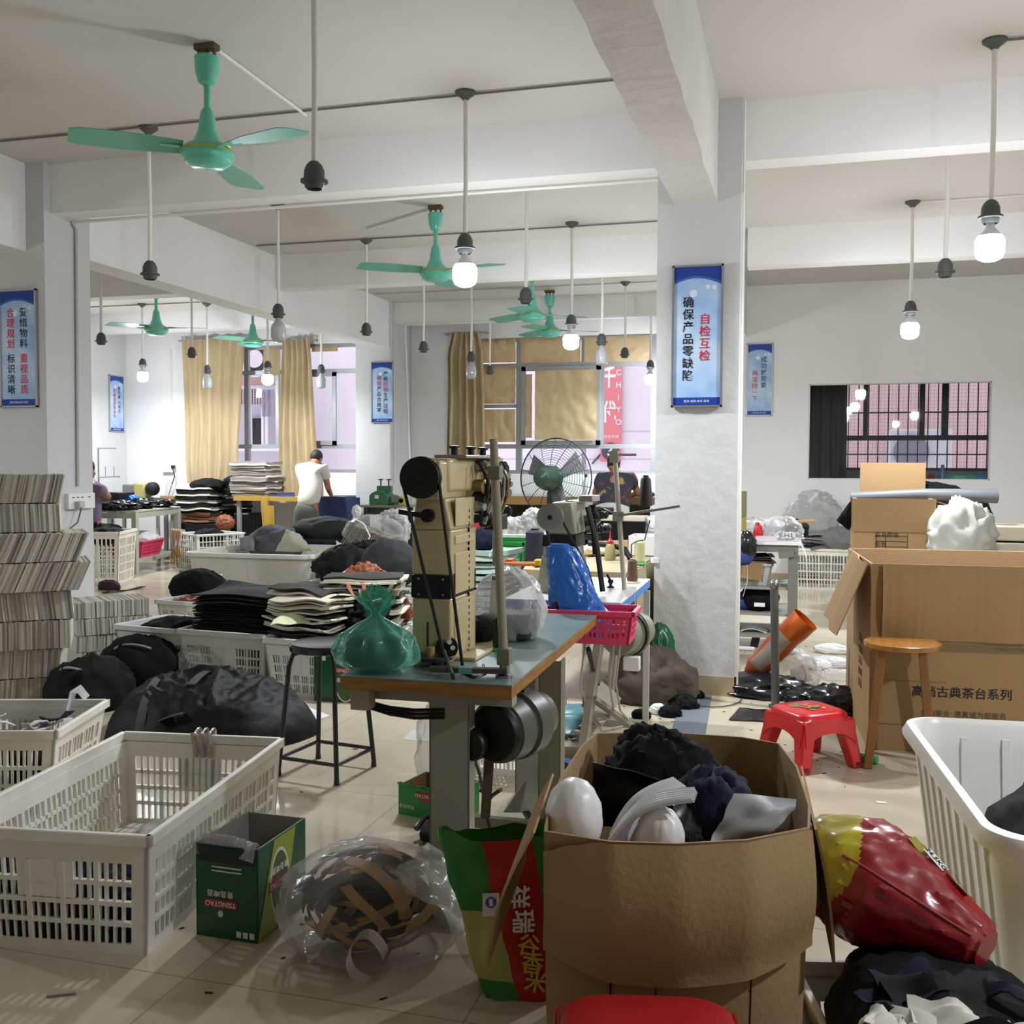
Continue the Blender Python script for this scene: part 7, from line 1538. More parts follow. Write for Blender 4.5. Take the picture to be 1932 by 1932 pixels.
t = thing('sewing_machine', 'grey and yellow sewing machine on the table by the left wall', 'sewing machine', V(Yp(262, 935, 12.9).x, 12.9, 0)); X_ = lambda px: Yp(px, 920, 12.9).x; zz = lambda py: zt(255, py, 12.9)
MB().bx(X_(230), X_(256), 12.9, 13.05, zz(933), zz(914)).build('arm', mat('arm_grey', '#6f716d', .4), t, bev=.02); MB().bx(X_(252), X_(274), 12.88, 13.08, zz(940), zz(911)).build('arm_cover', mat('cover_yellow', '#a39c5e', .5), t, bev=.03)
MB().lathe([(0, -.04), (.1, -.04), (.1, .02), (.06, .04), (0, .04)], V(X_(284), 12.95, zz(922)), 22, (.8, -.6, 0)).build('handwheel', m_iron, t); MB().bx(X_(230), X_(286), 12.86, 13.1, .78, zz(939)).build('machine_bed', m_ptab, t, bev=.006)
MB().bx(X_(228), X_(300), 12.82, 13.25, .72, .78).build('machine_table', m_ptab, t, ang=0)
for px in (232, 296): MB().bx(X_(px)-.02, X_(px)+.02, 12.9, 12.94, 0, .72).build('table_leg', m_ptab, t, ang=0)
t = thing('thread_rack', 'thin steel thread rack standing beside the left wall sign', 'rack', V(Yp(200, 930, 12.7).x, 12.7, 0)); X_ = lambda px: Yp(px, 900, 12.7).x; zz = lambda py: zt(200, py, 12.7)
MB().cyl((X_(186), 12.7, 0), (X_(186), 12.7, zz(845)), .012).build('upright', m_steel, t); MB().bar((X_(186), 12.7, zz(846)), (X_(219), 12.7, zz(846)), .016).build('top_rail', m_steel, t); MB().bar((X_(186), 12.7, zz(901)), (X_(225), 12.7, zz(899)), .05, .016).build('tray_rail', m_steel, t)
for px in (199, 215): MB().cyl((X_(px), 12.7, zz(900)), (X_(px), 12.7, zz(880)), .005).build('thread_pin', m_steel, t)
bottle('clear plastic bottle on far bench below the wall socket', V(Yp(319, 930, 13.4).x, 13.4, zt(319, 935, 13.4)), .05, .26, m_clear, m_white)
bench(Yp(302, 940, 13.3).x, Yp(334, 940, 13.3).x, 13.3, 13.6, zt(319, 935, 13.4), 'narrow bench under the wall socket by the wide curtain', m_crm[1], m_edge, th=.05)
# tall cream crate beside the pillar
p = Z(206, 1100); t = thing('slotted_crate', 'tall cream crate standing beside the near left pillar', 'crate', V(p.x-.14, p.y+.15, 0), R(20)); crate(t, .5, .7, .62, tp=.03, rows=5, nx=8, ny=10, bar=.014, handle=False, solid=.05)
bag('fabric_heap', 'black cloth heap in the tall cream crate by pillar', V(p.x-.14, p.y+.15, .55), .18, .24, .1, 9, m_black, .3, cat='fabric')
# wire crate and stacks
p = Z(405, 1053); t = thing('wire_crate', 'white grid crate with ribbons, below the striped stack', 'crate', V(-7.72, 12.2, 0), R(-28)); crate(t, .62, .72, .5, tp=.02, rows=6, nx=9, ny=12, bar=.008, band=.01, handle=False, rim=.02, solid=.01, m=mat('white_wire', '#d9dbd6', .5)); wc_ = t
bag('fabric_heap', 'black and white cloth heap in the white grid crate', at(wc_, .1, -.05, .45), .18, .2, .1, 13, m_black, .4, 2.6, cat='fabric', clamp=(wc_, .27, .32, .02)); bag('fabric_heap', 'pale and rust scraps inside the white grid crate', at(wc_, .0, .0, .22), .3, .36, .2, 14, mat('pale_scrap', '#a89684', .85, var=.4, vscale=8, col2='#5a3a2a'), .3, cat='fabric', clamp=(wc_, .27, .32, .02))
for k in range(14):
    q = at(wc_, -.28+.02*k, -.37, .5); single(MB().ribbon([q+V(0, .06, .03), q+V(0, -.02, .05), q+V(.01*math.sin(k), -.05, -.05), q+V(.03*math.sin(k*2), -.05, -.22-.1*(k % 3))], .03, .003, (1, 0, 0)), 'ribbon', 'tan and white ribbon hanging over the grid crate edge', 'ribbon', m_strA if k % 3 else m_wstrap, group='ribbons over the grid crate')
ys_ = 12.98; sx2 = lambda px: Yp(px, 950, ys_).x; sz2 = lambda py: zt(370, py, ys_)
single(MB().bx(sx2(338), sx2(438), ys_-.1, ys_+.45, 0, sz2(987)), 'storage_box', 'dark low box carrying the striped and brown stacks', 'box', m_pan[1], bev=.01)
sheets(4, V(sx2(377), ys_+.1, sz2(986)), sx2(404)-sx2(350), .4, sz2(966)-sz2(986), 0, 'brown cut sheet at the bottom of the striped stack', 'cut_sheet', [mat('tan_leather', '#8d6244', .7)], 31, 'brown sheets under striped stack', .02, .02, .02, th=.03, cat='fabric')
sheets(14, V(sx2(373), ys_+.1, sz2(965)), sx2(408)-sx2(342), .45, sz2(924)-sz2(965), 0, 'black and white layered sheet in the striped stack', 'cut_sheet', [m_black, m_stk[2], mat('stripe_green_grey', '#6d6f62', .9), m_black], 33, 'layered sheets in striped stack', .03, .04, .02, th=.022, cat='fabric')
bag('fabric_bundle', 'black folded cloth on top of the striped stack', V(sx2(385), ys_+.1, sz2(916)), .25, .2, .1, 6, m_black, .2, 1.8, cat='fabric')
sheets(9, V(sx2(424), ys_+.35, sz2(960)), sx2(440)-sx2(405), .35, sz2(916)-sz2(960), 0, 'dark brown layered sheet in stack beside striped one', 'cut_sheet', [mat('dark_brown', '#33251e', .8), m_stk[0], mat('dark_brown', '#33251e', .8)], 36, 'dark brown stack by striped stack', .015, .02, .02, th=.028, cat='fabric')
single(MB().bx(sx2(404), sx2(441), ys_+.2, ys_+.5, sz2(988)+.004, sz2(961)), 'storage_box', 'dark box under the dark brown layered stack', 'box', m_black, bev=.01)
bag('fabric_bundle', 'navy bundle with lilac cord on the dark brown stack', V(sx2(424), ys_+.4, sz2(909)), .23, .18, .1, 16, m_navyf, .15, 1.6, cat='fabric')
single(MB().tube([V(sx2(432), ys_+.2, sz2(902)), V(sx2(444), ys_+.22, sz2(906)), V(sx2(441), ys_+.2, sz2(920)), V(sx2(436), ys_+.2, sz2(930))], .012, 6), 'lilac_string', 'lilac cord hanging from the navy bundle', 'cord', mat('lilac_cord', '#b5add0', .7))
bag('leather_scrap', 'rust leather strip heap behind the white grid crate', V(Yp(436, 985, 12.9).x, 12.75, Yp(436, 985, 12.9).z), .12, .1, .1, 19, m_brn, .4, cat='leather')
single(MB().bx(Yp(440, 990, 13).x, Yp(480, 990, 13).x, 13.0, 13.4, 0, Yp(460, 968, 13).z), 'storage_box', 'black box under the yellow cutting table', 'box', m_blk, bev=.02)
# ---------------------------------------------------------------- middle table with beige cloth
m_bcl = mat('beige_cloth', '#b0a283', .9, var=.08, vscale=5)
z3 = .8; A_, B_ = Z(985, 1082, z3), Z(1240, 1080, z3); xA, xB = -1.62, -.945; yA, yB = 6.0, 7.6
t = thing('covered_table', 'table draped in beige cloth behind the white sewing table', 'table', V(xA, yA, 0))
def tcl(u, v):
    pr = [(-.34, 1), (-.3, .5), (0, 0)]; x = xA+(xB-xA)*u; w_ = .012*math.sin(u*21)+.01*math.sin(u*9)
    if v < .35: k = 1-v/.35; return V(x+.0, yA-.02-.02*k-w_*k, z3-.42*k)
    k = (v-.35)/.65; return V(x, yA+(yB-yA)*k, z3+.004*noise.noise(V(u*5, k*5, 1)))
MB().slab(tcl, 44, 30, .006).build('cloth', m_bcl, t)
MB().slab(lambda u, v: V(xB+.012+.012*math.sin(u*13)*v, yA+(yB-yA)*u, z3-.45*v), 20, 8, .006).build('side_cloth', m_bcl, t)
MB().bx(xA+.02, xB-.02, yA+.03, yB-.02, z3-.05, z3-.006).build('table_top', m_edge, t, ang=0)
for x in (xA+.08, xB-.08):
    for y in (yA+.1, yB-.1): MB().bx(x-.025, x+.025, y-.025, y+.025, 0, z3-.05).build('leg', m_stl, t, ang=0)
on3 = lambda px, py, dz=0: Z(px, py, z3+.008+dz)
p = on3(1151, 1056); t = thing('oil_bottle', 'oil bottle with red nozzle on the beige covered table', 'bottle', p)
MB().lathe([(0, 0), (.035, 0), (.037, .01), (.034, .075), (.024, .1), (.016, .108), (0, .11)], p, 18).build('bottle_body', mat('oil_yellow', '#b8ab7a', .25, trans=.2), t); MB().lathe([(.022, .103), (.022, .118), (.01, .13), (.006, .15), (.003, .2), (0, .2)], p, 14).build('nozzle', mat('nozzle_red', '#b02a2a', .4), t)
p = on3(1207, 1064); spool('thread_spool', 'cream thread spool on bright green base on beige cloth', p, .033, .13, mat('cream_thread', '#c5c08f', .8), mat('green_spool2', '#3fae5a', .4), .05)
single(MB().tube([p+V(-.05, -.02, .0), p+V(-.05, -.02, .12), p+V(-.02, -.02, .14), p+V(.03, -.01, .15), p+V(.06, 0, .27)], .004, 6), 'wire_hook', 'thin black wire hooked around cream spool', 'wire', m_iron)
t = thing('white_box', 'white open box on beige table beside the pillar', 'box', on3(1220, 1040)); p = on3(1215, 1048); open_box(t, .34, .3, .13, m_outlet, m_white)
t.location = V(p.x+.06, p.y+.15, z3+.008)
p = on3(1230, 1062); t = thing('tape_roll', 'small white tape roll on beige cloth beside cream spool', 'tape', p); MB().lathe([(.014, 0), (.03, 0), (.03, .03), (.014, .03), (.014, 0)], p+V(.02, .02, 0), 18).build('tape_body', m_white, t)
single(MB().blob(on3(1133, 1038, .03), .14, .08, .045, 3, .1, 1, flat=z3+.008), 'cap', 'folded white cap on the beige covered table', 'cap', m_crm[0], weld=True)
q0 = on3(1110, 1025, .1); single(MB().tube([q0, q0+V(.14, 0, -.01), q0+V(.24, 0, -.03), q0+V(.28, -.03, -.09)], .018, 10), 'hose', 'black bent hose lying on the beige covered table', 'hose', m_blk)
single(MB().slab(lambda u, v: on3(1100, 1050).lerp(on3(1195, 1046), u)+V(0, .3*v, .07*v+.01), 8, 4, .006), 'cardboard_sheet', 'brown cardboard sheet behind oil bottle on beige table', 'cardboard', m_card)
p = on3(1005, 1062); spool('thread_spool', 'large navy thread cone left of the grey sewing machine', p+V(0, .05, 0), .065, .19, mat('navy_thread', '#191b2a', .7), None, .12)
single(MB().tube([on3(945, 1062, .02), on3(985, 1064, .02), on3(1010, 1064, .02)], [.005, .014, .012], 8), 'plastic_stick', 'orange tapered stick on the beige cloth', 'stick', mat('orange_plastic', '#c9713a', .4))
for px, c_, lab_ in ((960, '#c2551f', 'orange clip at the beige cloth edge'), (1013, '#c9a022', 'yellow clip at the beige cloth edge')):
    p = Yp(px, 1062, 6.0); t = thing('spring_clip', lab_, 'clip', p); MB().bx(p.x-.02, p.x+.02, 6.0, 6.07, z3+.004, z3+.04).build('clip_body', mat('clip'+c_, c_, .4), t, bev=.005); MB().bar((p.x-.04, 6.02, z3+.02), (p.x+.04, 6.02, z3+.02), .012).build('clip_handle', mat('clip'+c_, c_, .4), t)
# left of it: stack of pale green sheets, green crate, white crate with clear bags
m_pg = [mat('mint_sheet', '#a9bdb2', .8), mat('mint_sheet2', '#93a99d', .8)]
y4 = 6.6; x4 = lambda px: Yp(px, 1060, y4).x; z4 = lambda py: zt(900, py, y4)
sheets(18, V(x4(908), y4+.2, .06), .34, .42, z4(1038)-.06, .05, 'pale mint sheet in tall stack behind machine column', 'folded_sheet', m_pg, 44, 'mint sheets behind machine', .012, .012, .015, th=(z4(1038)-.06)/18*.75, cat='fabric')
single(MB().ribbon([V(x4(925), y4-.02, z4(1050)), V(x4(928), y4+.05, z4(1038)+.02), V(x4(922), y4+.3, z4(1036)+.02)], .025, .003, (1, 0, 0)), 'tie_strip', 'white strip tied over mint sheet stack', 'strip', m_white)
bag('fabric_bundle', 'navy cloth bundle on the mint sheet stack', V(x4(901), y4+.2, z4(1022)), .1, .1, .09, 5, m_navyf, .2, cat='fabric')
y5 = 8.2; x5 = lambda px: Yp(px, 1030, y5).x; z5 = lambda py: zt(940, py, y5)
t = thing('slotted_crate', 'green crate of folded sheets beyond mint stack', 'crate', V(x5(945), y5+.3, z5(1060)), 0); crate(t, .36, .5, z5(1022)-z5(1060), tp=.02, rows=2, nx=10, ny=10, m=m_gcard2, handle=False)
single(MB().bx(x5(915), x5(985), y5, y5+.7, 0, z5(1061)), 'storage_box', 'dark box carrying the green crate', 'box', m_pan[1], bev=.01)
y6 = 8.9; x6 = lambda px: Yp(px, 1020, y6).x; z6 = lambda py: zt(950, py, y6)
t = thing('slotted_crate', 'white crate of clear bags beyond the navy thread cone', 'crate', V(x6(960), y6+.3, z6(1075)), 0); crate(t, .55, .55, z6(1008)-z6(1075), tp=.03, rows=3, nx=14, ny=12)
single(MB().bx(x6(925), x6(1000), y6, y6+.7, 0, z6(1077)), 'storage_box', 'dark box carrying the white crate of clear bags', 'box', m_pan[1], bev=.01)
for px, py, r_1, lab_ in ((950, 1000, .13, 'crumpled clear bag in crate left of fan pole'), (985, 1000, .12, 'crumpled clear bag in the middle of crate by fan pole'), (1008, 985, .12, 'upright crumpled clear bag beside the fan pole')):
    bag('plastic_bag', lab_, Yp(px, py, y6+.2), r_1, r_1*.9, r_1*.95, int(px), film('crumple_bag', '#dcdcda', .22, .2, .55), .35, 2.6)
t = thing('red_bucket', 'red bucket behind the tall machine head', 'bucket', V(Yp(890, 990, 10.5).x, 10.5, 0)); p = V(Yp(885, 990, 10.5).x, 10.5, 0); zb0, zb1 = zt(885, 1010, 10.5), zt(885, 978, 10.5); MB().lathe([(.12, max(0, zb0)), (.16, zb1), (.15, zb1), (.11, max(0, zb0)+.01), (0, max(0, zb0)+.01)], p, 22).build('bucket_body', m_red, t)
single(MB().bx(p.x-.25, p.x+.25, 10.3, 10.8, 0, max(.01, zb0)-.002), 'storage_box', 'dark box carrying the red bucket', 'box', m_pan[1], bev=.01)
# ---------------------------------------------------------------- right work table
m_gst = mat('grey_steel', '#77776f', .5, .2)
RX1, RY0 = -.02, 7.95; zR = .845
t = thing('work_table', 'grey steel table of plastic bags right of the white pillar', 'table', V(RX1, RY0, 0))
MB().bx(-1.1, RX1+.02, RY0-.02, RY0+.75, zR-.02, zR).build('table_top', m_outlet, t, ang=0); MB().bx(-1.1, RX1, RY0, RY0+.73, zR-.075, zR-.021).build('apron', m_gst, t, ang=0)
for x in (RX1-.07, -1.08):
    for y in (RY0, RY0+.68): MB().bx(x, x+.07, y, y+.05, 0, zR-.076).build('leg', m_gst, t, ang=0)
for z in (.5, .3, .13): MB().bx(-1.05, RX1-.07, RY0+.03, RY0+.68, z-.02, z).build('shelf', mat('shelf_grey', '#8f8f83', .6), t, ang=0)
MB().bar((RX1-.03, RY0+.0, zR-.08), (RX1-.14, RY0+.0, zR-.1), .05).build('gusset', m_gst, t)
MB().slab(lambda u, v: V(RX1-.05+.1*u+.01, RY0+.1+.35*v, zR+.004-.0*u-(.13*max(0, u-.5)*2 if u > .5 else 0)+.01*math.sin(v*9)*u), 10, 10, .003).build('white_cover', m_white, t)
t = thing('slotted_basket', 'white wire basket on upper shelf of grey steel table', 'basket', V(-.42, RY0+.25, .501), 0); crate(t, .42, .36, .17, tp=.03, rows=6, nx=26, ny=14, m=m_crate2, rim=.015, solid=.01, bar=.006, band=.006, handle=False); bk = t
single(MB().slab(lambda u, v: at(bk, -.12+.26*u, -.2-.012*(1-v), .08+.1*v-.04*u*(1-v)), 6, 4, .003), 'cardboard_sheet', 'brown card hanging over front of the white wire basket', 'cardboard', m_card)
sheets(6, at(bk, .0, 0, .172), .4, .32, .06, .1, 'striped grey sheet on the white wire basket', 'cut_sheet', [m_gr2, m_stk[2], m_black], 52, 'grey sheets on the wire basket', .01, .02, .02, cat='fabric')
single(MB().ribbon([at(bk, .02, -.19, .2), at(bk, .03, -.21, .12), at(bk, .03, -.22, .03), at(bk, .0, -.22, -.08)], .02, .003, (1, 0, 0)), 'ribbon', 'white ribbon hanging down from the wire basket', 'ribbon', m_white)
for px, py, m_, lab_, r_1 in ((1433, 1135, m_black, 'black handbag on the middle shelf of grey steel table', .14), (1404, 1128, mat('blue_cloth', '#2d3f7a', .8), 'blue cloth on the middle shelf beside black handbag', .09)):
    p = Yp(px, py, RY0+.2); single(MB().blob(V(p.x, p.y, .31+r_1*.6), r_1, r_1*.8, r_1*.75, int(px), .25, 1.8, 32, .301), 'handbag' if r_1 > .1 else 'fabric_bundle', lab_, 'bag' if r_1 > .1 else 'fabric', m_, weld=True)
p = Yp(1433, 1150, RY0+.06); single(MB().bx(p.x-.04, p.x+.04, RY0+.05, RY0+.055, .345, .375), 'paper_tag', 'small white tag on the black handbag', 'tag', m_white)
p = Yp(1428, 1186, RY0+.2); single(MB().slab(lambda u, v: V(p.x-.12+.26*u, p.y-.08+.16*v+.03*u, .14+.02*math.sin(u*5)), 8, 4, .004), 'plastic_bag', 'flat white plastic on the bottom shelf of steel table', 'bag', m_white)
p = Yp(1410, 1215, RY0+.1); t = thing('shoe', 'black heel shoe on the floor under grey steel table', 'shoe', V(p.x, p.y, 0)); MB().bx(p.x-.1, p.x+.06, p.y-.04, p.y+.04, 0, .03).build('sole', m_white, t, bev=.01); MB().bar((p.x+.05, p.y, .03), (p.x+.07, p.y, .12), .05, .06).build('heel', m_blk, t)
tp_ = lambda px, py, dy=.3: Yp(px, py, RY0+dy)
for px, py, rx, rz_, m_, lab_, dy in ((1425, 995, .13, .09, m_clear, 'clear bag with white pieces at left of steel table', .2), (1475, 1000, .14, .1, m_clear, 'clear bag of small white parts at right of steel table', .15), (1460, 985, .11, .08, film('white_film', '#eeeef0', .5), 'white crumpled bag at middle of the steel table', .4), (1500, 975, .1, .08, m_black, 'black bag at back of the grey steel table', .6), (1420, 970, .12, .07, film('white_film', '#eeeef0', .5), 'white bag behind others on the steel table', .55), (1455, 968, .1, .07, m_clear, 'shiny clear bag at the back of steel table', .6)):
    p = tp_(px, py, dy); single(MB().blob(V(p.x, p.y, zR+rz_*.75), rx, rx*.8, rz_, int(px*py) % 97, .4, 2.6, 30, zR+.001), 'plastic_bag', lab_, 'bag', m_, weld=True, ang=50)
r_ = random.Random(8); p = tp_(1480, 1005, .15)
sb_ = MB(); 
for i in range(60): sb_.blob((p.x+r_.gauss(0, .06), p.y+r_.gauss(0, .05), zR+.02+abs(r_.gauss(0, .035))), .008, .008, .008, i, 0, 1, 6)
single(sb_, 'small_parts', 'heap of tiny white parts inside clear bag on steel table', 'parts', m_white, kind='stuff')
p = tp_(1430, 1008, .1); single(MB().blob(V(p.x, p.y, zR+.06), .03, .03, .07, 5, .5, 2.6, 20), 'plastic_bag', 'small red plastic bag on the grey steel table', 'bag', mat('red_film', '#c9202c', .3), weld=True)
p = tp_(1448, 1025, .03); single(MB().bx(p.x-.09, p.x+.07, p.y-.0, p.y+.05, zR, zR+.04), 'small_box', 'pale pink small box at front edge of steel table', 'box', mat('pale_pink', '#d3c6d0', .6), bev=.004)
p = tp_(1425, 960, .65); t = thing('steel_bowl', 'round steel bowl at back of the grey steel table', 'bowl', V(p.x, p.y, zR)); MB().lathe([(.08, 0), (.15, .07), (.155, .12), (.15, .12), (.14, .07), (0, .01)], V(p.x, p.y, zR), 26).build('bowl_body', m_steel, t)
a_, c_ = tp_(1488, 983, .3), tp_(1537, 981, .3); single(MB().tube([V(a_.x, a_.y, zR+.14), V(c_.x, c_.y, zR+.15)], .011, 8), 'wooden_stick', 'wooden stick jutting right over steel table edge', 'stick', mat('stick_wood', '#b88a5c', .6))
t = thing('brown_box', 'brown small box under the wooden stick on steel table', 'box', V(a_.x, a_.y, zR)); MB().bx(a_.x-.02, a_.x+.05, a_.y-.02, a_.y+.12, zR, zR+.13).build('box_body', mat('brown_box', '#6e5348', .6), t, bev=.003)
t = thing('tissue_box', 'olive and yellow box stack beside pillar on steel table', 'box', V(-.37, RY0+.1, zR)); q = Yp(1400, 990, RY0+.1); MB().bx(q.x-.06, q.x+.03, RY0+.05, RY0+.2, zR, zR+.18).build('lower_box', mat('box_yellow', '#9a8a3a', .6), t, bev=.004); MB().bx(q.x-.06, q.x+.03, RY0+.05, RY0+.2, zR+.181, zR+.38).build('upper_box', mat('box_olive', '#77734f', .6), t, bev=.004)
for px, py, m_, lab_, rz_ in ((1408, 1030, mat('black_film', '#17171b', .25), 'black plastic bag hanging at left end of steel table', .1), (1402, 1050, mat('blue_cloth', '#2d3f7a', .8), 'blue cloth below black bag beside the pillar', .06)):
    p = Yp(px, py, RY0-.12); single(MB().blob(p, .07, .06, rz_, int(py), .35, 2.4, 26), 'plastic_bag' if rz_ > .08 else 'fabric_bundle', lab_, 'bag' if rz_ > .08 else 'fabric', m_, weld=True)
# ---------------------------------------------------------------- by the right wall: white crate, clear bag, cartons, roll
yc = 12.3; X8 = lambda px, y=yc: Yp(px, 1000, y).x; Z8 = lambda py, y=yc: zt(1600, py, y)
t = thing('slotted_crate', 'white slotted crate under grey sheets by the right wall', 'crate', V(X8(1575), yc+.2, 0), 0); crate(t, 1.0, .5, Z8(1036), tp=.03, rows=4, nx=26, ny=12, handle=False, rim=.03)
sheets(10, V(X8(1560), yc+.2, Z8(1036)), .6, .4, .2, .25, 'grey cut sheet on the white crate by right wall', 'cut_sheet', [m_gr2, m_gr, m_stk[1]], 62, 'grey sheets on crate by right wall', .05, .05, .05, cat='fabric', back=1)
single(MB().ribbon([V(X8(1530), yc-.02, Z8(1036)+.0), V(X8(1532), yc-.04, Z8(1036)+.1), V(X8(1540), yc+.1, Z8(1036)+.18)], .04, .006, (1, 0, 0)), 'tie_strap', 'black strap tied round grey sheets by right wall', 'strap', m_black)
bag('plastic_bag', 'large clear plastic bag against wall right of the pillar', V(X8(1535), yc+.2, Z8(980)), .27, .2, .27, 31, film('crumple_bag', '#dcdcda', .22, .2, .55), .45, 2.2); bag('fabric_heap', 'grey cloth heap beside the clear bag by right wall', V(X8(1590), yc+.1, Z8(1020)), .25, .2, .14, 33, m_gr2, .25, cat='fabric')
yk2 = 9.3; X9 = lambda px, y=yk2: Yp(px, 1000, y).x; Z9 = lambda py, y=yk2: zt(1680, py, y)
t = thing('carton', 'brown carton with open flaps below the internal window', 'box', V(X9(1682), yk2+.3, 0)); w9 = X9(1760)-X9(1610); zf = Z9(1003); 
MB().bx(X9(1610), X9(1762), yk2, yk2+.55, 0, zf).build('carton_body', m_card, t, ang=0)
MB().slab(lambda u, v: V(X9(1606)+(X9(1764)-X9(1606))*u, yk2-.03-.02*v, zf+.0-(zf-Z9(941))*0+ (Z9(941)-zf)*v), 6, 4, .006).build('front_flap', m_card, t)
MB().slab(lambda u, v: V(X9(1762)+.14*v-.03*u, yk2+.02+.3*u, zf+(Z9(941)-zf)*(1-.25*v)*.0+(Z9(940)-zf)*(1-.0*v)*(1-.9*0)*u*.0+(Z9(941)-zf)*(.95-.15*v)), 4, 4, .006).build('side_flap', m_card, t)
MB().bx(X9(1610), X9(1616), yk2, yk2+.55, zf, Z9(941)).bx(X9(1756), X9(1762), yk2, yk2+.55, zf, Z9(941)).bx(X9(1610), X9(1762), yk2+.54, yk2+.55, zf, Z9(941)).build('upper_wall', m_card, t, ang=0)
b = MB()
for py in (1012, 1022, 1032): b.bx(X9(1653), X9(1712), yk2-.002, yk2, Z9(py), Z9(py)+.005)
for px in (1653, 1671, 1712): b.bx(X9(px), X9(px)+.005, yk2-.002, yk2, Z9(1035), Z9(1007))
b.build('form_lines', m_ink, t, ang=0)
for s_, px, py in (('品名', 1662, 1010), ('型号', 1662, 1028), ('颜色', 1685, 1010)): text('lettering', s_, .05, m_ink, frame((X9(px), yk2-.003, Z9(py)), (1,0,0), (0,0,1)), t)
t = thing('carton', 'tall cardboard sheet standing before the internal window', 'cardboard', V(X9(1685, 9.9), 9.9, Z9(945))); MB().slab(lambda u, v: V(Yp(1623, 900, 9.86).x+(Yp(1747, 900, 9.86).x-Yp(1623, 900, 9.86).x)*u, 9.86+.03*v, (Yp(1680, 873, 9.86).z)*v), 6, 8, .008).build('cardboard_panel', m_card, t)
y10 = 9.6; a_, c_ = Yp(1604, 938, y10), Yp(1882, 936, y10)
t = thing('fabric_roll', 'long grey roll lying across the cartons by right wall', 'roll', (a_+c_)/2)
mb = MB(); mb.tube([a_, a_.lerp(c_, .5)+V(0, 0, .02), c_], [.045, .05, .062], 20); mb.build('roll_body', mat('roll_grey', '#6d6f73', .5), t); mb = MB(); mb.lathe([(.02, 0), (.05, 0), (.05, .004), (.02, .004)], c_, 20, c_-a_); mb.build('roll_core', mat('core_card', '#7d766a', .8), t)
bag('fabric_heap', 'black cloth draped behind the carton and grey roll', Yp(1730, 975, 10.1), .62, .25, .32, 41, m_black, .1, 1.3, cat='fabric')
quadsheet('leather_piece', 'black leather corner jutting left of the carton', 'leather', [Yp(1578, 982, 9.7), Yp(1600, 1000, 9.7), Yp(1640, 960, 9.75), Yp(1612, 935, 9.75)], m_black, .02, 3, .01)
bag('fabric_bag', 'crumpled white cloth bag right of the flapped carton', Yp(1815, 1015, 9.2), .23, .2, .29, 8, mat('white_cloth', '#b5b6ae', .85), .38, 1.6, 60)
single(MB().bx(Yp(1765, 1040, 9.2).x, Yp(1880, 1040, 9.2).x, 9.05, 9.6, 0, Yp(1815, 1040, 9.2).z+.02), 'storage_box', 'box carrying the crumpled white cloth bag', 'box', m_card2, bev=.01)
for k, (py0, py1, lab_) in enumerate(((993, 1022, 'upper beige box at right edge by the white cloth bag'), (1024, 1062, 'lower beige box at right edge beneath another'))):
    single(MB().bx(Yp(1872-4*k, 1000, 9.4).x, Yp(2010, 1000, 9.4).x, 9.4+.0, 9.9, 0 if k else Yp(1900, py1, 9.4).z+.006, Yp(1900, py0, 9.4).z), 'storage_box', lab_, 'box', mat('beige_box%d' % k, ['#c2b8a2', '#b5aea0'][k], .7), bev=.01)
sl = iz(1750, 890)
yw = WR+.02; t = thing('bottle', 'blue bottle on sill behind the internal window', 'bottle', Yp(1778, 905, WR+.3)); p = V(Yp(1778, 900, WR+.3).x, WR+.3, OZ0-.02); MB().lathe([(0, 0), (.05, 0), (.05, .1), (.02, .16), (.02, .2), (0, .2)], p, 16).build('bottle_body', mat('blue_bottle', '#5f93ad', .3), t)
single(MB().bx(OX0+.1, 3, WR+.15, WR+.6, OZ0-.1, OZ0-.02), 'shelf_board', 'narrow shelf behind the internal window', 'shelf', m_grey, ang=0)
for px, c_, lab_, w_ in ((1815, '#6fc29a', 'green bag on sill behind internal window', .2), (1855, '#4fa5b5', 'teal bag on the sill at right behind internal window', .12), (1757, '#b5504a', 'small red packet on sill behind internal window', .04)):
    p = Yp(px, 900, WR+.3); single(MB().blob(V(p.x, WR+.3, OZ0+.02), w_, .1, .06, int(px), .2, flat=OZ0-.019), 'plastic_packet', lab_, 'packet', mat('packet'+c_, c_, .4), weld=True)
# ---------------------------------------------------------------- big printed carton
PA = V(.34, 5.36, 0); zc5 = .93; PW, PD = 1.12, 1.0; rz = R(4)
t = thing('printed_carton', 'huge open cardboard carton with black printed characters, right side', 'box', PA, rz); K = dict(parent=t, world=False)
th = .008
MB().bx(0, PW, 0, th, 0, zc5).build('front_panel', m_card, ang=0, **K); MB().bx(0, PW, PD-th, PD, 0, zc5).build('back_panel', m_card, ang=0, **K); MB().bx(-.001, th, th, PD-th, 0, zc5).build('side_panel', m_card, ang=0, **K); MB().bx(PW-th, PW, th, PD-th, 0, zc5).build('side_panel', m_card, ang=0, **K)
MB().bx(th, PW-th, th, PD-th, .004, .012).build('bottom_panel', m_card, ang=0, **K)
MB().slab(lambda u, v: (.05+(PW-.02-.05)*u, -.012-.035*math.sin(PI*min(1, v*.9+.1))-.006*math.sin(u*14)*v-.0035*(1-2*abs(noise.noise(V(u*26, 0, 0)))), zc5-.37*v), 90, 8, .006).build('front_flap', m_card, **K)
MB().slab(lambda u, v: (-.015-.15*v-.015*math.sin(u*6), .03+.7*u-.06*v, zc5-.36*v), 14, 8, .007).build('side_flap', m_card, **K)
MB().slab(lambda u, v: (.02+(PW-.04)*u, PD+.012+.1*v, zc5-.3*v), 12, 6, .007).build('back_flap', m_card, **K)
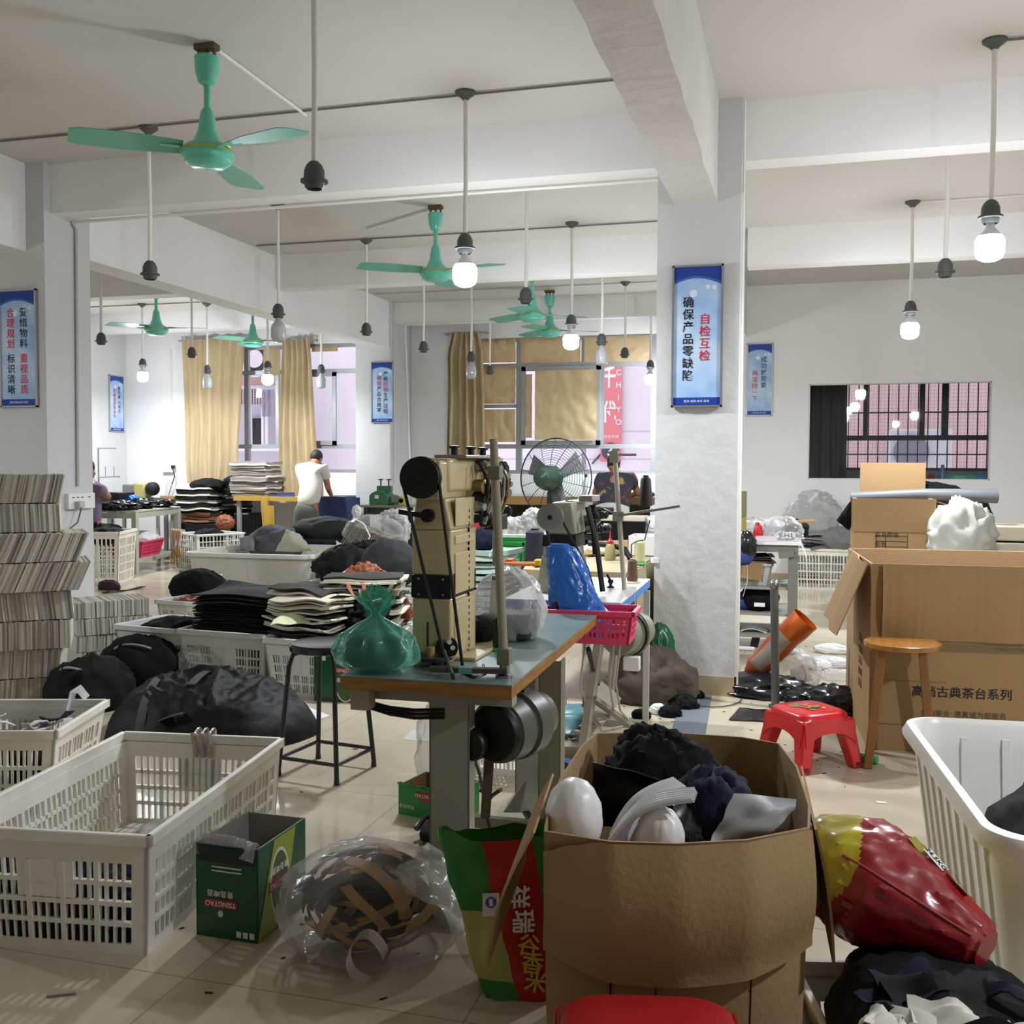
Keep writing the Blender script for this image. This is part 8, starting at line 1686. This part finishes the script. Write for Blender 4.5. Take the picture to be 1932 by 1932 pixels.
Mp = lambda x, z: frame((x, -.0015, z), (1,0,0), (0,0,1))
text('lettering', '高档古典茶台系列', .058, m_ink, Mp(.43, .3), t, .012, world=False); text('lettering', '您的家业  愿真诚为您服务', .034, mat('faded_ink', '#5f5340', .8), Mp(.44, .195), t, .005, world=False)
text('lettering', '质量保证 产品精良', .02, mat('faded_ink', '#5f5340', .8), Mp(.66, .525), t, .005, world=False)
for q_ in ((0.0, .42, .13, .136), (.0, .36, .35, .353), (.03, .033, 0, .13)): MB().bx(q_[0], q_[1], -.0012, 0, q_[2], q_[3]).build('crease', mat('crease_brown', '#7d6340', .9), ang=0, **K)
MB().bx(0.02, PW-.02, -.002, -.0, .505, .545).build('packing_tape', film('tape_film2', '#c9b48c', .25), ang=0, **K)
for i in range(5): text('lettering', '茶台系列'[i % 4]*3, .05, mat('faded_ink', '#5f5340', .8), frame((-.002, .35, .5-.06*i), (0,-1,0), (0,0,1)), t, .0, world=False)
# ---------------------------------------------------------------- post, orange bag and litter right of the pillar
p = Z(1463, 1335); t = thing('steel_post', 'grey steel post with a chrome ball top right of pillar', 'post', p)
ptp = Yp(1461, 1108, p.y); MB().cyl(p, ptp, .024, n=18).build('post_tube', mat('post_steel', '#6f7472', .35, .6), t); MB().blob(ptp+V(0, 0, .015), .033, .033, .033, 0, 0, 1, 20).build('ball_top', m_steel, t, weld=True, ang=80); MB().lathe([(0, 0), (.04, 0), (.04, .015), (0, .016)], p, 18).build('post_foot', mat('foot_green', '#3c5a48', .5), t)
m_or = mat('orange_film', '#d4651c', .3, coat=.2); m_orw = mat('orange_white', '#cfc6bd', .35, var=.3, vscale=8, col2='#a89a8e')
a_, c_ = Z(1414, 1272, .1), Yp(1520, 1168, 6.5)
t = thing('orange_bag', 'long orange printed bag leaning beside the white pillar', 'bag', V(a_.x, a_.y, 0)); d_ = c_-a_; sx_ = d_.cross(V(0, 1, 0)).normalized(); sy_ = d_.cross(sx_).normalized()
mb = MB(); nu, nv = 28, 20
def ob(i, j): 
    a = 2*PI*i/nu; v = j/nv; k = .062*(1+.25*v)*(1-.4*max(0, .15-v)/.15)*(1+.1*noise.noise(V(math.cos(a)*2, math.sin(a)*2, v*5))); return a_+d_*v+sx_*k*math.cos(a)*1.15+sy_*k*math.sin(a)*.8
P = [[ob(i, j) for j in range(nv+1)] for i in range(nu)]
for i in range(nu):
    for j in range(nv): mb.k = 1 if (.15 < (j+.5)/nv < .72 and (i//3) % 3 != 0) else 0; mb.add([P[i][j], P[(i+1) % nu][j], P[(i+1) % nu][j+1], P[i][j+1]], [(0,1,2,3)])
mb.k = 0; mb.add([P[i][0] for i in range(nu)], [tuple(range(nu))]); mb.build('bag_body', [m_or, m_orw], t, weld=True)
m_bf = mat('black_film', '#17171b', .25)
cloth('plastic_bag', 'black trash bag heap under the orange bag by pillar', 'bag', Z(1440, 1305, .03)+V(.0, .1, .0), .26, .2, .09, 3, m_bf, .3, 2.0, .004)
cloth('plastic_bag', 'black plastic bag heap left of the printed carton', 'bag', Z(1560, 1325, .05), .22, .16, .09, 5, m_bf, .35, 2.2, .004)
cloth('plastic_bag', 'clear plastic bag behind the steel post', 'bag', Z(1495, 1270, .1), .16, .14, .14, 7, m_clear, .3, 2.4, .004)
quadsheet('plastic_sheet', 'black plastic sheet lying on floor left of red stool', 'plastic', [Z(1375, 1358, .006), Z(1475, 1362, .006), Z(1455, 1340, .02), Z(1395, 1335, .02)], m_bf, .015, 4, .003)
quadsheet('fabric_strip', 'grey blue fabric strip lying on floor before the pillar', 'fabric', [Z(1265, 1390, .004), Z(1330, 1390, .004), Z(1345, 1300, .004), Z(1290, 1300, .004)], mat('blue_grey_cloth', '#6b7078', .9), .002, 2, .004)
for px, py, rx, lab_, m_ in ((1570, 1225, .12, 'silver wrapped packet on floor left of printed carton', m_filmw), (1565, 1250, .14, 'larger silver packet nearer on floor left of carton', film('white_film', '#eeeef0', .5)), (1585, 1275, .12, 'clear film scrap on floor beside the printed carton', m_clear), (1545, 1255, .08, 'white crumpled paper on floor behind the steel post', m_white)):
    cloth('plastic_packet', lab_, 'packet', Z(px, py, .03), rx, rx*.5, .04, int(px+py), m_, .3, 2.4, .003)
quadsheet('paper_sheet', 'printed paper scrap leaning beside the steel post', 'paper', [Z(1490, 1290, .02), Z(1535, 1285, .02), Z(1520, 1250, .14), Z(1492, 1262, .12)], mat('news_paper', '#b5b2ab', .8), .01, 2, .002)
single(MB().tube([Z(1345+55*math.cos(k*.4)-0, 1318+16*math.sin(k*.4), .008) for k in range(13)], .004, 6), 'power_cord', 'thin grey cord looped on floor before the pillar', 'cord', m_motor)
cloth('fabric_heap', 'brown folded fabric heap against left side of pillar', 'fabric', Z(1228, 1305, .08)+V(0, .1, .02), .23, .16, .2, 4, mat('brown_cloth', '#574d3f', .9, var=.25, vscale=4), .4, 2.0, .004, 40)
for k, (px, py, rx, lab_, m_) in enumerate(((1210, 1350, .05, 'small black pouch on floor below white table', m_black), (1243, 1340, .05, 'crumpled white tissue on floor before pillar', m_white), (1235, 1322, .025, 'small blue block on floor below the brown fabric', mat('blue_block', '#2f75b5', .5)), (1290, 1330, .08, 'black scrap on floor at pillar foot', m_black), (1312, 1312, .05, 'black round lump on floor at the pillar foot', m_black), (1265, 1345, .06, 'dark scrap on floor beside crumpled tissue', m_black))):
    cloth('floor_scrap', lab_, 'scrap', Z(px, py, .02), rx, rx*.7, rx*.7, 60+k, m_, .3, 2.4, .002)
m_tealf = mat('teal_sheet', '#4f7f86', .4)
for k, (px, py, lab_) in enumerate(((1060, 1345, 'teal plastic sheet on floor behind green table'), (1075, 1362, 'second teal plastic sheet nearer on floor behind green table'), (1045, 1375, 'narrow teal sheet beside wire tangle on floor'))):
    a_ = Z(px, py, .02); quadsheet('plastic_sheet', lab_, 'plastic', [a_+V(-.15, -.05, -.01), a_+V(.1, -.07, 0), a_+V(.16, .08, .05), a_+V(-.12, .05, .02)], m_tealf, .02, k, .002)
r_ = random.Random(3)
sb_ = MB()
for i in range(30): a_ = Z(r_.uniform(1020, 1110), r_.uniform(1330, 1400), .006); sb_.tube([a_+V(.05*math.cos(j+i), .04*math.sin(j*1.3+i), .006*j*.3) for j in range(6)], .0018, 4)
single(sb_, 'thread_tangle', 'tangle of dark threads on floor under the tables', 'thread', m_blk, kind='stuff')
sb_ = MB()
for i in range(160):
    px, py = r_.choice([(r_.uniform(1020, 1300), r_.uniform(1290, 1400)), (r_.uniform(1350, 1620), r_.uniform(1180, 1500)), (r_.uniform(300, 1600), r_.uniform(1380, 1900))]); a_ = Z(px, py, .002); s_ = r_.uniform(.004, .012); ro = r_.uniform(0, 3)
    sb_.bar(a_+V(-s_*math.cos(ro), -s_*math.sin(ro), 0), a_+V(s_*math.cos(ro), s_*math.sin(ro), 0), r_.uniform(.002, .006), .002)
single(sb_, 'floor_debris', 'tiny dark fluff and thread bits scattered over the floor', 'debris', m_blk, kind='stuff')
a_, c_ = Z(88, 1880, .003), Z(143, 1874, .003); single(MB().bar(a_, c_, .006, .004), 'wooden_splinter', 'short dark stick on the floor in front of big crate', 'stick', m_dark)
p = Z(1640, 1432, .02); t = thing('plastic_bottle', 'small green bottle lying by wooden stool leg', 'bottle', p); m_gb = mat('bright_green', '#3a9e52', .35)
MB().lathe([(0, -.045), (.022, -.045), (.022, .035), (.015, .04), (0, .04)], p, 16, (.95, -.3, 0)).build('bottle_body', m_gb, t); MB().lathe([(.026, -.075), (.026, -.05), (.012, -.046), (0, -.046)], p, 16, (.95, -.3, 0)).build('cap', m_gb, t)
single(MB().bx(*(lambda q: (q.x-.02, q.x+.02, q.y-.01, q.y+.01, .001, .004))(Z(1663, 1515))), 'paper_chip', 'small white paper chip on floor before wooden stool', 'paper', m_white)
# shoes and pad by the table foot
p = Z(800, 1570, .03); t = thing('slipper', 'black slipper with white edge by the green table leg', 'shoe', V(p.x, p.y, 0)); MB().blob(p+V(.03, .05, 0), .05, .12, .035, 3, .05, 1, 20, .002).build('sole', m_black, t, weld=True); MB().tube([p+V(-.03, .0, .01), p+V(-.02, .06, .035), p+V(.03, .1, .045), p+V(.07, .06, .03)], .012, 8).build('strap', m_bk, t)
quadsheet('cloth_pad', 'grey checked pad on floor behind the clear strip bag', 'cloth', [Z(790, 1610, .01), Z(850, 1620, .01), Z(850, 1590, .01), Z(815, 1585, .01)], mat('check_grey', '#8d8d8d', .9), .003, 2, .01)
p = Z(1040, 1440, .1); t = thing('blue_ring', 'bright blue bag handle loop behind front carton', 'bag', p); pts = [Z(1085+40*math.cos(k*.28+1.5)-0, 1440+38*math.sin(k*.28+1.5)*-1, .12+.03*math.sin(k*.3)) for k in range(14)]; MB().ribbon([Z(1025+0*k, 1480-4*k, .12) for k in range(8)]+[Z(1028+10*k, 1448-16*math.sin(k*.5), .14) for k in range(1, 7)], .04, .003).build('loop', m_blue, t)
cloth('shoe_black', 'black cloth lump inside the blue handle loop', 'cloth', Z(1060, 1460, .05), .06, .05, .05, 4, m_black, .2, 2, .003)
t = thing('slotted_crate', 'white crate under the green table between its legs', 'crate', Z(940, 1475)+V(.0, .25, 0), R(0)); crate(t, .4, .35, .3, tp=.02, rows=3, nx=14, ny=12, handle=False)
cloth('plastic_bag', 'clear plastic film hanging behind the green table leg', 'bag', Z(800, 1420, .25)+V(0, .25, -.05), .12, .05, .25, 14, m_clear, .3, 1.6)
quadsheet('paper_sheet', 'clear sleeve lying on floor behind the small green carton', 'paper', [Z(760, 1395, .004), Z(830, 1400, .004), Z(825, 1375, .004), Z(775, 1378, .004)], m_clear, .002, 2, .001)
for k, (px, py) in enumerate(((1215, 1200), (1228, 1235))): cloth('plastic_bag', ['black bag under the beige table beside pillar', 'dark green bag under the beige table beside pillar'][k], 'bag', Z(px, py+60, .12)+V(0, .35, .1+.0*k), .1, .12, .2, 70+k, [m_bf, m_gcard][k], .25, 2)
